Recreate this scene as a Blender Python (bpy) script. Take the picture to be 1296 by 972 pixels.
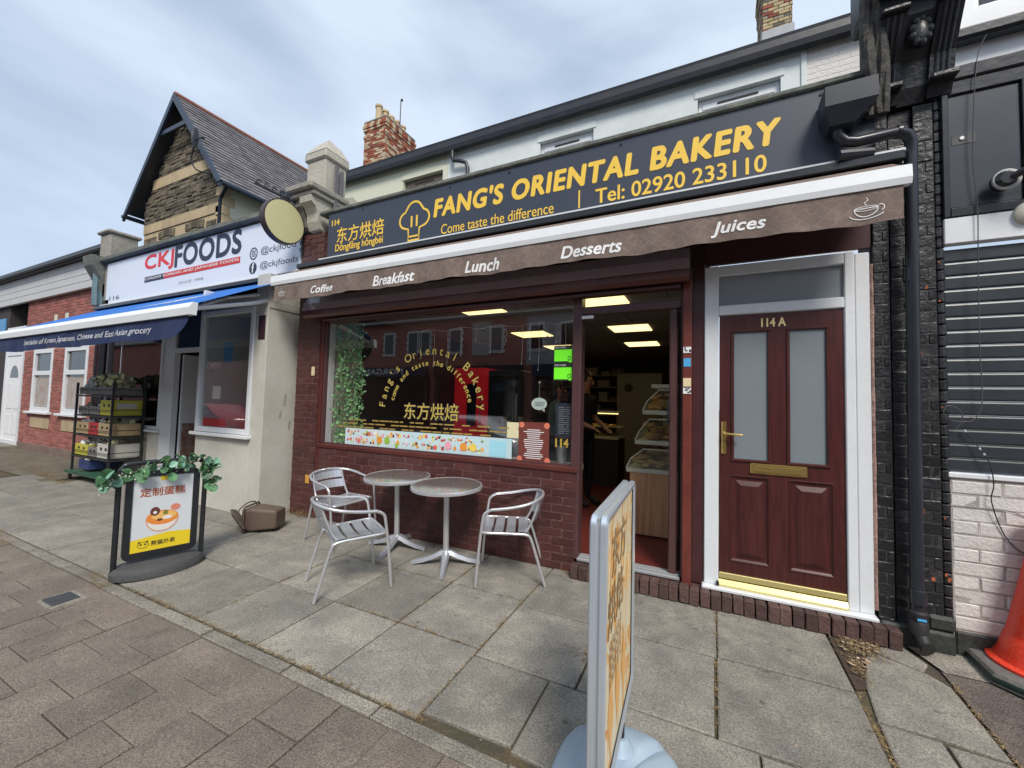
import bpy, math, random
from mathutils import Vector, Matrix
random.seed(7)
R = math.radians
sc = bpy.context.scene
for o in list(bpy.data.objects): bpy.data.objects.remove(o)
# ---------------------------------------------------------------- camera
cd = bpy.data.cameras.new('camera'); cam = bpy.data.objects.new('camera', cd); sc.collection.objects.link(cam)
sc.camera = cam
cd.sensor_width = 36; cd.lens = 518.8 * 36 / 1296; cd.clip_start = .02; cd.clip_end = 3000
yaw, pit, rol = R(26.104), R(2.743), R(-1.494)
cf = Vector((-math.sin(yaw) * math.cos(pit), math.cos(yaw) * math.cos(pit), math.sin(pit)))
cr = cf.cross(Vector((0, 0, 1))).normalized(); cdn = cf.cross(cr)
r2 = math.cos(rol) * cr + math.sin(rol) * cdn; d2 = -math.sin(rol) * cr + math.cos(rol) * cdn
cam.matrix_world = Matrix(((r2.x, -d2.x, -cf.x, 0), (r2.y, -d2.y, -cf.y, -3.75), (r2.z, -d2.z, -cf.z, 1.54), (0, 0, 0, 1)))
# ---------------------------------------------------------------- light
sc.view_settings.view_transform = 'Standard'; sc.view_settings.look = 'None'
sc.view_settings.exposure = 1.27; sc.view_settings.gamma = 1
SUN_EL, SUN_AZ = R(48), R(55)          # sun direction: azimuth measured from +x towards -y
w = bpy.data.worlds.new('World'); sc.world = w; w.use_nodes = True
nt = w.node_tree; nt.nodes.clear()
def N(nt, t, **k):
    n = nt.nodes.new(t)
    for a, b in k.items():
        if hasattr(n, a): setattr(n, a, b)
    return n
out = N(nt, 'ShaderNodeOutputWorld'); bg = N(nt, 'ShaderNodeBackground'); bg.inputs[1].default_value = .1
sky = N(nt, 'ShaderNodeTexSky', sky_type='NISHITA', sun_disc=False, sun_elevation=SUN_EL, sun_rotation=R(90) + SUN_AZ, air_density=1.0, dust_density=1.2, ozone_density=1.5)
tc = N(nt, 'ShaderNodeTexCoord'); mp = N(nt, 'ShaderNodeMapping'); mp.inputs['Scale'].default_value = (1.0, 1.0, 3.2)
mp.inputs['Location'].default_value = (.3, .1, .2)
n1 = N(nt, 'ShaderNodeTexNoise'); n1.inputs['Scale'].default_value = 1.7; n1.inputs['Detail'].default_value = 9; n1.inputs['Roughness'].default_value = .48; n1.inputs['Distortion'].default_value = .35
rp = N(nt, 'ShaderNodeValToRGB'); rp.color_ramp.elements[0].position = .34; rp.color_ramp.elements[1].position = .66
rp.color_ramp.elements[0].color = (1.8, 2.25, 2.9, 1); rp.color_ramp.elements[1].color = (3.35, 3.8, 4.4, 1)
mx = N(nt, 'ShaderNodeMixRGB'); mx.inputs[0].default_value = .86
L = nt.links.new
L(tc.outputs['Generated'], mp.inputs[0]); L(mp.outputs[0], n1.inputs['Vector']); L(n1.outputs[0], rp.inputs[0])
L(sky.outputs[0], mx.inputs[1]); L(rp.outputs[0], mx.inputs[2]); L(mx.outputs[0], bg.inputs[0]); L(bg.outputs[0], out.inputs[0])
sl = bpy.data.lights.new('sun', 'SUN'); sl.energy = 1.45; sl.angle = R(18); sl.color = (1, .93, .84)
so = bpy.data.objects.new('sun', sl); sc.collection.objects.link(so)
sdir = Vector((math.cos(SUN_EL) * math.cos(SUN_AZ), -math.cos(SUN_EL) * math.sin(SUN_AZ), math.sin(SUN_EL)))
so.rotation_euler = sdir.to_track_quat('Z', 'Y').to_euler()

# ---------------------------------------------------------------- materials
MATS = {}
def M(name, col, rough=.6, metal=0., var=0., nz=None, bump=None, spec=.5, island=False, emit=None, coat=0., pat=None):
    """nz=(scale, amount, colour2), bump=(scale, strength), var = value spread per object / island"""
    if name in MATS: return MATS[name]
    m = bpy.data.materials.new(name); m.use_nodes = True; t = m.node_tree; b = t.nodes['Principled BSDF']
    b.inputs['Roughness'].default_value = rough; b.inputs['Metallic'].default_value = metal
    b.inputs['Specular IOR Level'].default_value = spec
    b.inputs['Coat Weight'].default_value = coat
    src = None
    rgb = N(t, 'ShaderNodeRGB'); rgb.outputs[0].default_value = (*col, 1); src = rgb.outputs[0]
    geo = N(t, 'ShaderNodeNewGeometry')
    if nz:
        lst = nz if isinstance(nz, list) else [nz]
        for sca, am, c2 in lst:
            n = N(t, 'ShaderNodeTexNoise'); n.inputs['Scale'].default_value = sca; n.inputs['Detail'].default_value = 7; n.inputs['Roughness'].default_value = .65
            r = N(t, 'ShaderNodeValToRGB'); r.color_ramp.elements[0].position = .42; r.color_ramp.elements[1].position = .68
            mu = N(t, 'ShaderNodeMath', operation='MULTIPLY'); mu.inputs[1].default_value = am
            mi = N(t, 'ShaderNodeMixRGB'); mi.inputs[2].default_value = (*c2, 1)
            t.links.new(geo.outputs['Position'], n.inputs['Vector']); t.links.new(n.outputs[0], r.inputs[0]); t.links.new(r.outputs[0], mu.inputs[0])
            t.links.new(mu.outputs[0], mi.inputs[0]); t.links.new(src, mi.inputs[1]); src = mi.outputs[0]
    if var:
        hs = N(t, 'ShaderNodeHueSaturation'); ra = N(t, 'ShaderNodeMapRange')
        ra.inputs['To Min'].default_value = 1 - var; ra.inputs['To Max'].default_value = 1 + var
        if island: t.links.new(geo.outputs['Random Per Island'], ra.inputs[0])
        else:
            oi = N(t, 'ShaderNodeObjectInfo'); t.links.new(oi.outputs['Random'], ra.inputs[0])
        t.links.new(ra.outputs[0], hs.inputs['Value']); t.links.new(src, hs.inputs['Color']); src = hs.outputs[0]
    if pat: src = pat(t, geo, src)
    t.links.new(src, b.inputs['Base Color'])
    if bump:
        bl = bump if isinstance(bump, list) else [bump]; prev = None
        for sca, st in bl:
            n = N(t, 'ShaderNodeTexNoise'); n.inputs['Scale'].default_value = sca; n.inputs['Detail'].default_value = 6
            bu = N(t, 'ShaderNodeBump'); bu.inputs['Strength'].default_value = st; bu.inputs['Distance'].default_value = .01
            t.links.new(geo.outputs['Position'], n.inputs['Vector']); t.links.new(n.outputs[0], bu.inputs['Height'])
            if prev: t.links.new(prev, bu.inputs['Normal'])
            prev = bu.outputs[0]
        t.links.new(prev, b.inputs['Normal'])
    if emit:
        b.inputs['Emission Color'].default_value = (*emit[0], 1); b.inputs['Emission Strength'].default_value = emit[1]
    MATS[name] = m; return m
def pal(cols):
    """pick a colour from a list per island"""
    def f(t, geo, src):
        r = N(t, 'ShaderNodeValToRGB'); r.color_ramp.interpolation = 'CONSTANT'
        e = r.color_ramp.elements
        while len(e) < len(cols): e.new(.5)
        for i, c in enumerate(cols): e[i].position = i / len(cols); e[i].color = (*c, 1)
        t.links.new(geo.outputs['Random Per Island'], r.inputs[0])
        mi = N(t, 'ShaderNodeMixRGB', blend_type='MULTIPLY'); mi.inputs[0].default_value = 1
        t.links.new(src, mi.inputs[1]); t.links.new(r.outputs[0], mi.inputs[2]); return mi.outputs[0]
    return f
def glass(name, tint=(1, 1, 1), ior=1.6, rough=0.0, haze=0):
    if name in MATS: return MATS[name]
    m = bpy.data.materials.new(name); m.use_nodes = True; t = m.node_tree; t.nodes.clear()
    o = N(t, 'ShaderNodeOutputMaterial'); a = N(t, 'ShaderNodeBsdfTransparent'); g = N(t, 'ShaderNodeBsdfGlossy'); f = N(t, 'ShaderNodeFresnel'); mi = N(t, 'ShaderNodeMixShader')
    a.inputs[0].default_value = (*tint, 1); g.inputs['Roughness'].default_value = rough; 
    ge = N(t, 'ShaderNodeNewGeometry'); mr = N(t, 'ShaderNodeMapRange'); mr.inputs['To Min'].default_value = ior; mr.inputs['To Max'].default_value = 1 / ior   # a thin pane reflects alike from both sides
    t.links.new(ge.outputs['Backfacing'], mr.inputs[0]); t.links.new(mr.outputs[0], f.inputs['IOR'])
    t.links.new(f.outputs[0], mi.inputs[0]); t.links.new(a.outputs[0], mi.inputs[1]); t.links.new(g.outputs[0], mi.inputs[2]); t.links.new(mi.outputs[0], o.inputs[0])
    MATS[name] = m; return m
WHITE = (1, 1, 1)
m_maroon_brick = M('maroon_painted_brick', (.072, .021, .020), .42, var=.22, nz=[(3, .5, (.10, .032, .028)), (40, .35, (.035, .012, .012)), (1.6, .3, (.13, .075, .065))], bump=[(60, .35), (12, .3)])
m_maroon_mortar = M('maroon_mortar', (.085, .034, .032), .8, nz=(25, .6, (.22, .13, .11)), bump=(80, .5))
m_maroon = M('maroon_gloss_paint', (.085, .022, .019), .3, nz=[(2.5, .5, (.16, .042, .03)), (30, .25, (.06, .02, .018))], bump=(25, .06))
m_dkmaroon = M('dark_maroon_paint', (.055, .018, .02), .35, nz=(6, .5, (.08, .03, .03)))
m_shut = M('shutter_box_paint', (.13, .060, .068), .3, nz=(3, .5, (.16, .08, .085)), bump=(8, .05), coat=1.0, spec=.9)
m_ral = M('brown_aluminium', (.085, .04, .042), .3, nz=(5, .3, (.11, .055, .055)))
m_char = M('charcoal_panel', (.038, .048, .072), .42, nz=(2, .35, (.05, .06, .085)), bump=(3, .03))
m_gold = M('gold_vinyl', (.88, .58, .07), .5)
m_upvc = M('white_upvc', (.72, .75, .78), .32, nz=[(8, .3, (.62, .64, .65)), (40, .15, (.5, .5, .47))], bump=(6, .04))
m_white = M('white_paint', (.78, .80, .82), .5, nz=(5, .3, (.62, .63, .62)), bump=(30, .08))
m_bar = M('white_awning_bar', (.80, .83, .85), .35, nz=(6, .25, (.66, .68, .68)))
def cloth_pat(t, geo, src):
    v = N(t, 'ShaderNodeTexVoronoi', feature='DISTANCE_TO_EDGE'); v.inputs['Randomness'].default_value = .45; v.inputs['Scale'].default_value = 13
    mp_ = N(t, 'ShaderNodeMapping'); mp_.inputs['Scale'].default_value = (1, .4, 1.3); mp_.inputs['Rotation'].default_value = (0, R(45), 0)
    r = N(t, 'ShaderNodeValToRGB'); r.color_ramp.elements[0].color = (1.28, 1.25, 1.25, 1); r.color_ramp.elements[1].color = (.95, .95, .95, 1); r.color_ramp.elements[0].position = 0; r.color_ramp.elements[1].position = .07
    t.links.new(geo.outputs['Position'], mp_.inputs[0]); t.links.new(mp_.outputs[0], v.inputs['Vector']); t.links.new(v.outputs['Distance'], r.inputs[0])
    mi = N(t, 'ShaderNodeMixRGB', blend_type='MULTIPLY'); mi.inputs[0].default_value = .9
    t.links.new(src, mi.inputs[1]); t.links.new(r.outputs[0], mi.inputs[2]); return mi.outputs[0]
m_cloth = M('brown_awning_cloth', (.17, .125, .105), .85, nz=[(2.2, .7, (.25, .20, .17)), (10, .4, (.12, .085, .07))], bump=(14, .5), pat=cloth_pat)
m_blue = M('blue_awning_cloth', (.01, .13, .48), .7, nz=(3, .4, (.02, .18, .6)), bump=(9, .2))
m_navy = M('navy_awning_cloth', (.009, .02, .07), .8, nz=(4, .5, (.014, .035, .12)), bump=(9, .2))
def slabpat(amount, gum):
    def f(t, geo, src):
        def mul(src, n_out, lo, hi, c0, c1, fac=1.):
            r = N(t, 'ShaderNodeValToRGB'); r.color_ramp.elements[0].position = lo; r.color_ramp.elements[1].position = hi; r.color_ramp.elements[0].color = (*c0, 1); r.color_ramp.elements[1].color = (*c1, 1)
            t.links.new(n_out, r.inputs[0]); mi = N(t, 'ShaderNodeMixRGB', blend_type='MULTIPLY'); mi.inputs[0].default_value = fac
            t.links.new(src, mi.inputs[1]); t.links.new(r.outputs[0], mi.inputs[2]); return mi.outputs[0]
        for sc_, lo, hi, a, b in ((95, .36, .62, (.62, .62, .62), (1.38, 1.37, 1.34)), (330, .38, .62, (.6, .6, .6), (1.35, 1.35, 1.35)), (2.3, .35, .66, (.82, .82, .83), (1.14, 1.13, 1.1)), (9, .35, .65, (.87, .87, .87), (1.1, 1.1, 1.09))):
            n = N(t, 'ShaderNodeTexNoise'); n.inputs['Scale'].default_value = sc_; n.inputs['Detail'].default_value = 4; n.inputs['Roughness'].default_value = .6
            t.links.new(geo.outputs['Position'], n.inputs['Vector']); src = mul(src, n.outputs[0], lo, hi, a, b, amount)
        if gum:
            v = N(t, 'ShaderNodeTexVoronoi'); v.inputs['Scale'].default_value = 4.2; v.inputs['Randomness'].default_value = 1
            t.links.new(geo.outputs['Position'], v.inputs['Vector']); src = mul(src, v.outputs['Distance'], .05, .085, (.52, .51, .5), (1, 1, 1), gum)
        return src
    return f
m_slab = M('concrete_slab', (.245, .232, .205), .9, var=.14, nz=[(1.1, .7, (.30, .28, .24)), (3.5, .5, (.16, .15, .135))], bump=[(150, .5), (18, .3)], pat=slabpat(.8, .8))
m_paver = M('brown_block', (.185, .155, .128), .9, var=.12, nz=[(1.7, .6, (.23, .20, .168))], bump=[(140, .9), (15, .3)], pat=slabpat(.8, .5))
m_kerb = M('kerb_stone', (.20, .185, .16), .9, var=.15, nz=[(3, .6, (.27, .25, .22))], bump=(90, .6), pat=slabpat(1., 0))
m_joint = M('joint_soil', (.075, .062, .045), .95, nz=[(7, .8, (.17, .12, .055)), (3, .6, (.07, .075, .03)), (60, .5, (.03, .026, .02))], bump=(70, .9))
m_tar = M('worn_tarmac', (.12, .10, .09), .95, nz=[(2, .6, (.16, .135, .12))], pat=slabpat(1., 0), bump=[(130, 1.), (12, .4)])
m_road = M('road_asphalt', (.055, .055, .057), .9, nz=[(.5, .5, (.075, .073, .07)), (80, .6, (.12, .12, .12))], bump=(90, .7))
m_blackbrick = M('black_painted_brick', (.013, .014, .016), .36, var=.3, nz=[(30, .5, (.035, .036, .04)), (5, .25, (.05, .05, .052))], bump=[(45, .5), (10, .4)])
m_blackmortar = M('black_mortar', (.02, .02, .022), .6, nz=(14, .5, (.06, .058, .055)), bump=(50, .8))
m_black = M('black_gloss_paint', (.016, .018, .022), .25, nz=(4, .4, (.035, .037, .042)), bump=(18, .15))
m_blackpipe = M('black_plastic_pipe', (.02, .024, .032), .3, nz=(6, .4, (.04, .045, .055)))
m_redchip = M('bare_orange_brick', (.42, .12, .05), .9, nz=(40, .6, (.25, .06, .03)))
m_wbrick = M('white_painted_brick', (.62, .60, .58), .6, var=.07, nz=[(3, .5, (.70, .68, .65)), (45, .4, (.48, .45, .42))], bump=[(50, .6), (9, .5)])
m_wmortar = M('white_painted_mortar', (.40, .37, .35), .8, nz=(20, .6, (.25, .22, .2)), bump=(60, .5))
m_render = M('cream_render', (.56, .55, .49), .8, nz=[(1.2, .6, (.47, .45, .38)), (5, .4, (.62, .61, .56)), (2.2, .35, (.36, .34, .29)), (30, .15, (.3, .28, .24))], bump=[(90, .25), (3, .2)])
m_cream = M('cream_painted_wall', (.66, .63, .52), .8, nz=[(1.1, .5, (.56, .52, .40)), (8, .3, (.72, .69, .6))], bump=[(60, .4), (5, .4)])
m_bluewhite = M('blue_white_wall', (.66, .71, .72), .8, nz=[(.9, .6, (.56, .61, .60)), (8, .35, (.72, .77, .78)), (3, .3, (.48, .51, .49))], bump=[(60, .3), (4, .25)])
m_stone = M('weathered_stone', (.33, .31, .27), .9, nz=[(2.5, .8, (.17, .165, .15)), (11, .5, (.46, .43, .36)), (50, .4, (.10, .10, .09))], bump=[(30, .8), (90, .5)])
m_coping = M('mossy_coping', (.13, .14, .125), .9, nz=[(5, .8, (.24, .25, .21)), (25, .6, (.06, .07, .055))], bump=[(25, .8), (80, .5)])
m_bath = M('bath_stone', (.46, .36, .22), .85, nz=[(4, .7, (.30, .235, .145)), (30, .3, (.52, .43, .28))], bump=(30, .4), var=.12, island=True)
m_rubble = M('dark_rubble_stone', (.12, .10, .07), .9, var=.5, island=True, nz=[(5, .6, (.21, .17, .11)), (30, .5, (.055, .05, .04))], bump=(25, .8))
m_slate = M('roof_slate', (.125, .12, .13), .6, var=.28, island=True, nz=[(1.4, .6, (.17, .155, .16)), (22, .5, (.24, .23, .23))], bump=(30, .5))
m_ridge = M('terracotta_ridge', (.26, .11, .075), .8, nz=(9, .6, (.14, .07, .06)), var=.2, bump=(30, .4))
m_barge = M('dark_blue_bargeboard', (.018, .03, .055), .4, nz=(5, .4, (.03, .05, .08)))
m_gutter = M('dark_gutter', (.022, .025, .034), .4, nz=(3, .5, (.045, .042, .042)), bump=(8, .2))
m_chim = M('chimney_brick', (1, 1, 1), .9, island=True, bump=(40, .8), nz=(8, .6, (.55, .5, .45)), pat=pal([(.34, .10, .06), (.28, .08, .05), (.50, .40, .25), (.24, .08, .055), (.58, .48, .33), (.40, .15, .08), (.50, .42, .3)]))
m_chim2 = M('yellow_chimney_brick', (1, 1, 1), .9, island=True, bump=(40, .8), nz=(8, .6, (.6, .55, .5)), pat=pal([(.46, .37, .2), (.24, .07, .045), (.5, .42, .27), (.30, .27, .2), (.34, .10, .06), (.46, .38, .24), (.13, .12, .10)]))
m_pot = M('clay_pot', (.58, .46, .28), .8, nz=(6, .5, (.42, .33, .2)), var=.1, bump=(20, .3))
m_redbrick = M('red_brick', (.31, .105, .085), .85, var=.28, island=True, nz=[(20, .5, (.20, .06, .05)), (2, .4, (.36, .14, .11))], bump=(40, .6))
m_lmortar = M('pale_mortar', (.42, .33, .29), .9, nz=(5, .6, (.3, .22, .2)), bump=(50, .4))
m_clad = M('pale_cladding', (.52, .53, .54), .5, nz=(3, .4, (.42, .43, .43)))
m_alu = M('brushed_aluminium', (.66, .67, .70), .3, metal=.62, nz=(12, .3, (.55, .56, .58)), bump=(120, .05))
m_aluslat = M('ribbed_aluminium_slat', (.50, .53, .58), .33, metal=.55, nz=(8, .4, (.48, .5, .54)), bump=(60, .08))
def tabpat(t, geo, src):
    c = N(t, 'ShaderNodeTexChecker'); c.inputs['Scale'].default_value = 62
    c.inputs[1].default_value = (1.08, 1.08, 1.08, 1); c.inputs[2].default_value = (.72, .72, .72, 1)
    t.links.new(geo.outputs['Position'], c.inputs[0])
    mi = N(t, 'ShaderNodeMixRGB', blend_type='MULTIPLY'); mi.inputs[0].default_value = 1
    t.links.new(src, mi.inputs[1]); t.links.new(c.outputs[0], mi.inputs[2]); return mi.outputs[0]
m_tabtop = M('swirled_steel_top', (.66, .67, .63), .17, metal=.85, nz=(4, .4, (.45, .46, .42)), pat=tabpat)
m_rubber = M('black_rubber', (.02, .02, .021), .6)
m_grbase = M('grey_rubber_base', (.055, .056, .06), .75, nz=[(7, .5, (.08, .08, .085)), (60, .4, (.12, .12, .12))], bump=(60, .3))
m_bluebase = M('pale_blue_plastic', (.33, .43, .52), .42, nz=[(4, .4, (.38, .47, .55)), (25, .25, (.26, .33, .40)), (7, .15, (.25, .27, .27))], bump=[(60, .12), (8, .15)])
m_silver = M('silver_frame', (.60, .67, .74), .3, metal=.55, nz=(8, .3, (.5, .57, .64)))
m_brownplastic = M('brown_plastic', (.115, .082, .062), .5, nz=(5, .5, (.15, .11, .085)), bump=(40, .1))
m_orange = M('orange_cone_plastic', (.78, .035, .008), .4, nz=[(5, .3, (.68, .04, .01)), (18, .3, (.5, .05, .02)), (60, .2, (.85, .3, .2))], bump=(12, .1))
m_conebase = M('recycled_rubber', (.13, .125, .115), .9, nz=[(20, .6, (.2, .19, .175)), (3, .5, (.09, .085, .08))], bump=(60, .6))
m_leafd = M('eucalyptus_leaf', (.075, .20, .085), .55, var=.5, nz=(20, .3, (.18, .34, .17)))
m_leaft = M('teal_leaf', (.16, .34, .24), .5, var=.35)
m_ivy = M('artificial_ivy', (.18, .38, .15), .5, var=.5, island=True, nz=(30, .4, (.40, .58, .32)))
m_brass = M('polished_brass', (.80, .58, .20), .22, metal=.9, nz=(20, .2, (.65, .45, .15)))
m_brasspale = M('pale_brass_sill', (.78, .68, .30), .3, metal=.7)
m_frost = M('frosted_pane', (.20, .235, .26), .16, nz=(3, .3, (.24, .28, .30)), bump=(4, .12), spec=.8)
m_glass = glass('window_glass', (.97, .98, .98), 2.6)
m_glass2 = glass('clear_glass', (.95, .97, .96), 1.5)
m_darkglass = M('dark_window_glass', (.02, .024, .03), .05, spec=.9)
m_red = M('red_print', (.62, .03, .025), .5)
m_navytxt = M('navy_print', (.02, .03, .07), .5)
m_ckj = M('white_sign_panel', (.70, .76, .86), .35, nz=(1.2, .3, (.64, .70, .8)))
m_grey = M('grey_plastic', (.3, .31, .32), .5)
m_txtwhite = M('white_vinyl', (.82, .82, .82), .5)
m_yellow = M('yellow_print', (.82, .62, .02), .45)
m_brown_txt = M('rust_brown_print', (.42, .10, .04), .5)
m_ofloor = M('red_vinyl_floor', (.13, .022, .02), .4, nz=(4, .4, (.10, .018, .016)))
m_ceil = M('ceiling_tile', (.30, .29, .26), .9, nz=(60, .3, (.22, .21, .19)))
m_lamp = M('lit_ceiling_panel', (.9, .8, .5), .5, emit=((1, .76, .34), .85))
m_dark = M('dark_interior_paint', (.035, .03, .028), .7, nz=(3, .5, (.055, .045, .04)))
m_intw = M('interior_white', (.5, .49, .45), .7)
def woodpat(t, geo, src):
    mp_ = N(t, 'ShaderNodeMapping'); mp_.inputs['Scale'].default_value = (40, 40, 1.5)
    n = N(t, 'ShaderNodeTexNoise'); n.inputs['Scale'].default_value = 1; n.inputs['Detail'].default_value = 3
    r = N(t, 'ShaderNodeValToRGB'); r.color_ramp.elements[0].color = (.7, .62, .55, 1); r.color_ramp.elements[1].color = (1.15, 1.1, 1.05, 1); r.color_ramp.elements[0].position = .3; r.color_ramp.elements[1].position = .7
    t.links.new(geo.outputs['Position'], mp_.inputs[0]); t.links.new(mp_.outputs[0], n.inputs['Vector']); t.links.new(n.outputs[0], r.inputs[0])
    mi = N(t, 'ShaderNodeMixRGB', blend_type='MULTIPLY'); mi.inputs[0].default_value = 1
    t.links.new(src, mi.inputs[1]); t.links.new(r.outputs[0], mi.inputs[2]); return mi.outputs[0]
m_wood = M('beech_laminate', (.64, .38, .21), .5, pat=woodpat)
def solid(name, c, rough=.5, **k): return M(name, c, rough, **k)

# ---------------------------------------------------------------- mesh helpers
S = .034                                    # cross fall of the pavement
def gz(y, o=0): return S * y + o
def link(o): sc.collection.objects.link(o); return o
def thing(name, label, cat, loc=(0, 0, 0), rz=0, group=None, tilt=0):
    o = link(bpy.data.objects.new(name, None)); o.empty_display_size = .1
    o.matrix_world = Matrix.Translation(loc) @ Matrix.Rotation(tilt, 4, 'X') @ Matrix.Rotation(rz, 4, 'Z')
    o['label'] = label; o['category'] = cat
    if group: o['group'] = group
    o['_l'] = (loc[0], loc[1], loc[2]); return o
def tag(o, label=None, cat=None, group=None, kind=None):
    for k, v in (('label', label), ('category', cat), ('group', group), ('kind', kind)):
        if v: o[k] = v
    return o
class MB:
    def __init__(s): s.v = []; s.f = []; s.mi = []; s.cur = 0
    def add(s, vs, fs):
        n = len(s.v); s.v += [tuple(p) for p in vs]; s.f += [tuple(i + n for i in f) for f in fs]; s.mi += [s.cur] * len(fs); return s
    def box(s, x0, x1, y0, y1, z0, z1):
        return s.add([(x0, y0, z0), (x1, y0, z0), (x1, y1, z0), (x0, y1, z0), (x0, y0, z1), (x1, y0, z1), (x1, y1, z1), (x0, y1, z1)],
                     [(0, 3, 2, 1), (4, 5, 6, 7), (0, 1, 5, 4), (1, 2, 6, 5), (2, 3, 7, 6), (3, 0, 4, 7)])
    def cbox(s, x0, x1, y0, y1, z0, z1, c=.004):
        """box with all edges chamfered"""
        X, Y, Z = (x0, x1), (y0, y1), (z0, z1); vs = []; idx = {}
        for i in (0, 1):
            for j in (0, 1):
                for k in (0, 1):
                    sx, sy, sz = 1 - 2 * i, 1 - 2 * j, 1 - 2 * k
                    for a, p in enumerate(((X[i], Y[j] + sy * c, Z[k] + sz * c), (X[i] + sx * c, Y[j], Z[k] + sz * c), (X[i] + sx * c, Y[j] + sy * c, Z[k]))):
                        idx[(i, j, k, a)] = len(vs); vs.append(p)
        g = lambda i, j, k, a: idx[(i, j, k, a)]
        fs = []
        for i in (0, 1):
            q = [g(i, 0, 0, 0), g(i, 1, 0, 0), g(i, 1, 1, 0), g(i, 0, 1, 0)]; fs.append(q[::-1] if i == 0 else q)
            q = [g(0, i, 0, 1), g(1, i, 0, 1), g(1, i, 1, 1), g(0, i, 1, 1)]; fs.append(q if i == 0 else q[::-1])
            q = [g(0, 0, i, 2), g(1, 0, i, 2), g(1, 1, i, 2), g(0, 1, i, 2)]; fs.append(q[::-1] if i == 0 else q)
        for j in (0, 1):
            for k in (0, 1):
                q = [g(0, j, k, 1), g(1, j, k, 1), g(1, j, k, 2), g(0, j, k, 2)]; fs.append(q[::-1] if (j + k) % 2 == 0 else q)
                q = [g(j, 0, k, 0), g(j, 1, k, 0), g(j, 1, k, 2), g(j, 0, k, 2)]; fs.append(q if (j + k) % 2 == 0 else q[::-1])
                q = [g(j, k, 0, 0), g(j, k, 1, 0), g(j, k, 1, 1), g(j, k, 0, 1)]; fs.append(q[::-1] if (j + k) % 2 == 0 else q)
        for i in (0, 1):
            for j in (0, 1):
                for k in (0, 1):
                    q = [g(i, j, k, 0), g(i, j, k, 1), g(i, j, k, 2)]; fs.append(q if (i + j + k) % 2 == 0 else q[::-1])
        return s.add(vs, fs)
    def prism(s, poly, ax, a, b):
        """poly 2D extruded along ax ('x': poly=(y,z); 'y': (x,z); 'z': (x,y))"""
        def P(p, t): return {'x': (t, p[0], p[1]), 'y': (p[0], t, p[1]), 'z': (p[0], p[1], t)}[ax]
        n = len(poly); vs = [P(p, a) for p in poly] + [P(p, b) for p in poly]
        fs = [tuple(range(n))[::-1], tuple(range(n, 2 * n))] + [(i, (i + 1) % n, n + (i + 1) % n, n + i) for i in range(n)]
        return s.add(vs, fs)
    def tube(s, pts, r, n=10, closed=False, flat=1.):
        pts = [Vector(p) for p in pts]; m = len(pts); rings = []; up = None
        rs = r if isinstance(r, (list, tuple)) else [r] * m
        for i, p in enumerate(pts):
            if closed: d = pts[(i + 1) % m] - pts[i - 1]
            else: d = pts[min(i + 1, m - 1)] - pts[max(i - 1, 0)]
            d.normalize()
            if up is None: up = Vector((0, 0, 1)) if abs(d.z) < .9 else Vector((1, 0, 0))
            a = d.cross(up); a.normalize(); b = a.cross(d); up = b
            rings.append([p + rs[i] * (math.cos(2 * math.pi * k / n) * a + flat * math.sin(2 * math.pi * k / n) * b) for k in range(n)])
        vs = [q for rg in rings for q in rg]; fs = []
        for i in range(m if closed else m - 1):
            j = (i + 1) % m
            for k in range(n): fs.append((i * n + k, i * n + (k + 1) % n, j * n + (k + 1) % n, j * n + k))
        if not closed: fs += [tuple(range(n))[::-1], tuple((m - 1) * n + k for k in range(n))]
        return s.add(vs, fs)
    def lathe(s, prof, c=(0, 0, 0), n=24, ax='z'):
        vs = []; m = len(prof)
        for r, h in prof:
            for k in range(n):
                a = 2 * math.pi * k / n; p = (r * math.cos(a), r * math.sin(a), h)
                if ax == 'y': p = (p[0], p[2], p[1])
                if ax == 'x': p = (p[2], p[0], p[1])
                vs.append((p[0] + c[0], p[1] + c[1], p[2] + c[2]))
        fs = [(i * n + k, i * n + (k + 1) % n, (i + 1) * n + (k + 1) % n, (i + 1) * n + k) for i in range(m - 1) for k in range(n)]
        fs += [tuple(range(n))[::-1], tuple((m - 1) * n + k for k in range(n))]
        return s.add(vs, fs)
    def ball(s, c, r, n=12, m=8):
        rx, ry, rz_ = r if isinstance(r, (tuple, list)) else (r, r, r)
        vs = [(c[0], c[1], c[2] - rz_)]
        for i in range(1, m):
            t = math.pi * i / m
            for k in range(n):
                a = 2 * math.pi * k / n; vs.append((c[0] + rx * math.sin(t) * math.cos(a), c[1] + ry * math.sin(t) * math.sin(a), c[2] - rz_ * math.cos(t)))
        vs.append((c[0], c[1], c[2] + rz_)); e = len(vs) - 1; fs = []
        for k in range(n):
            fs.append((0, 1 + (k + 1) % n, 1 + k)); fs.append((e, 1 + (m - 2) * n + k, 1 + (m - 2) * n + (k + 1) % n))
            for i in range(m - 2): fs.append((1 + i * n + k, 1 + i * n + (k + 1) % n, 1 + (i + 1) * n + (k + 1) % n, 1 + (i + 1) * n + k))
        return s.add(vs, fs)
    def disc(s, c, r, n=24, y=0, rz_=None):
        """flat disc facing -y"""
        q = [(c[0] + r * math.cos(2 * math.pi * k / n), y, c[1] + (rz_ or r) * math.sin(2 * math.pi * k / n)) for k in range(n)]
        return s.add(q, [tuple(range(n))])
    def quad(s, a, b, c, d): return s.add([a, b, c, d], [(0, 1, 2, 3)])
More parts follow.
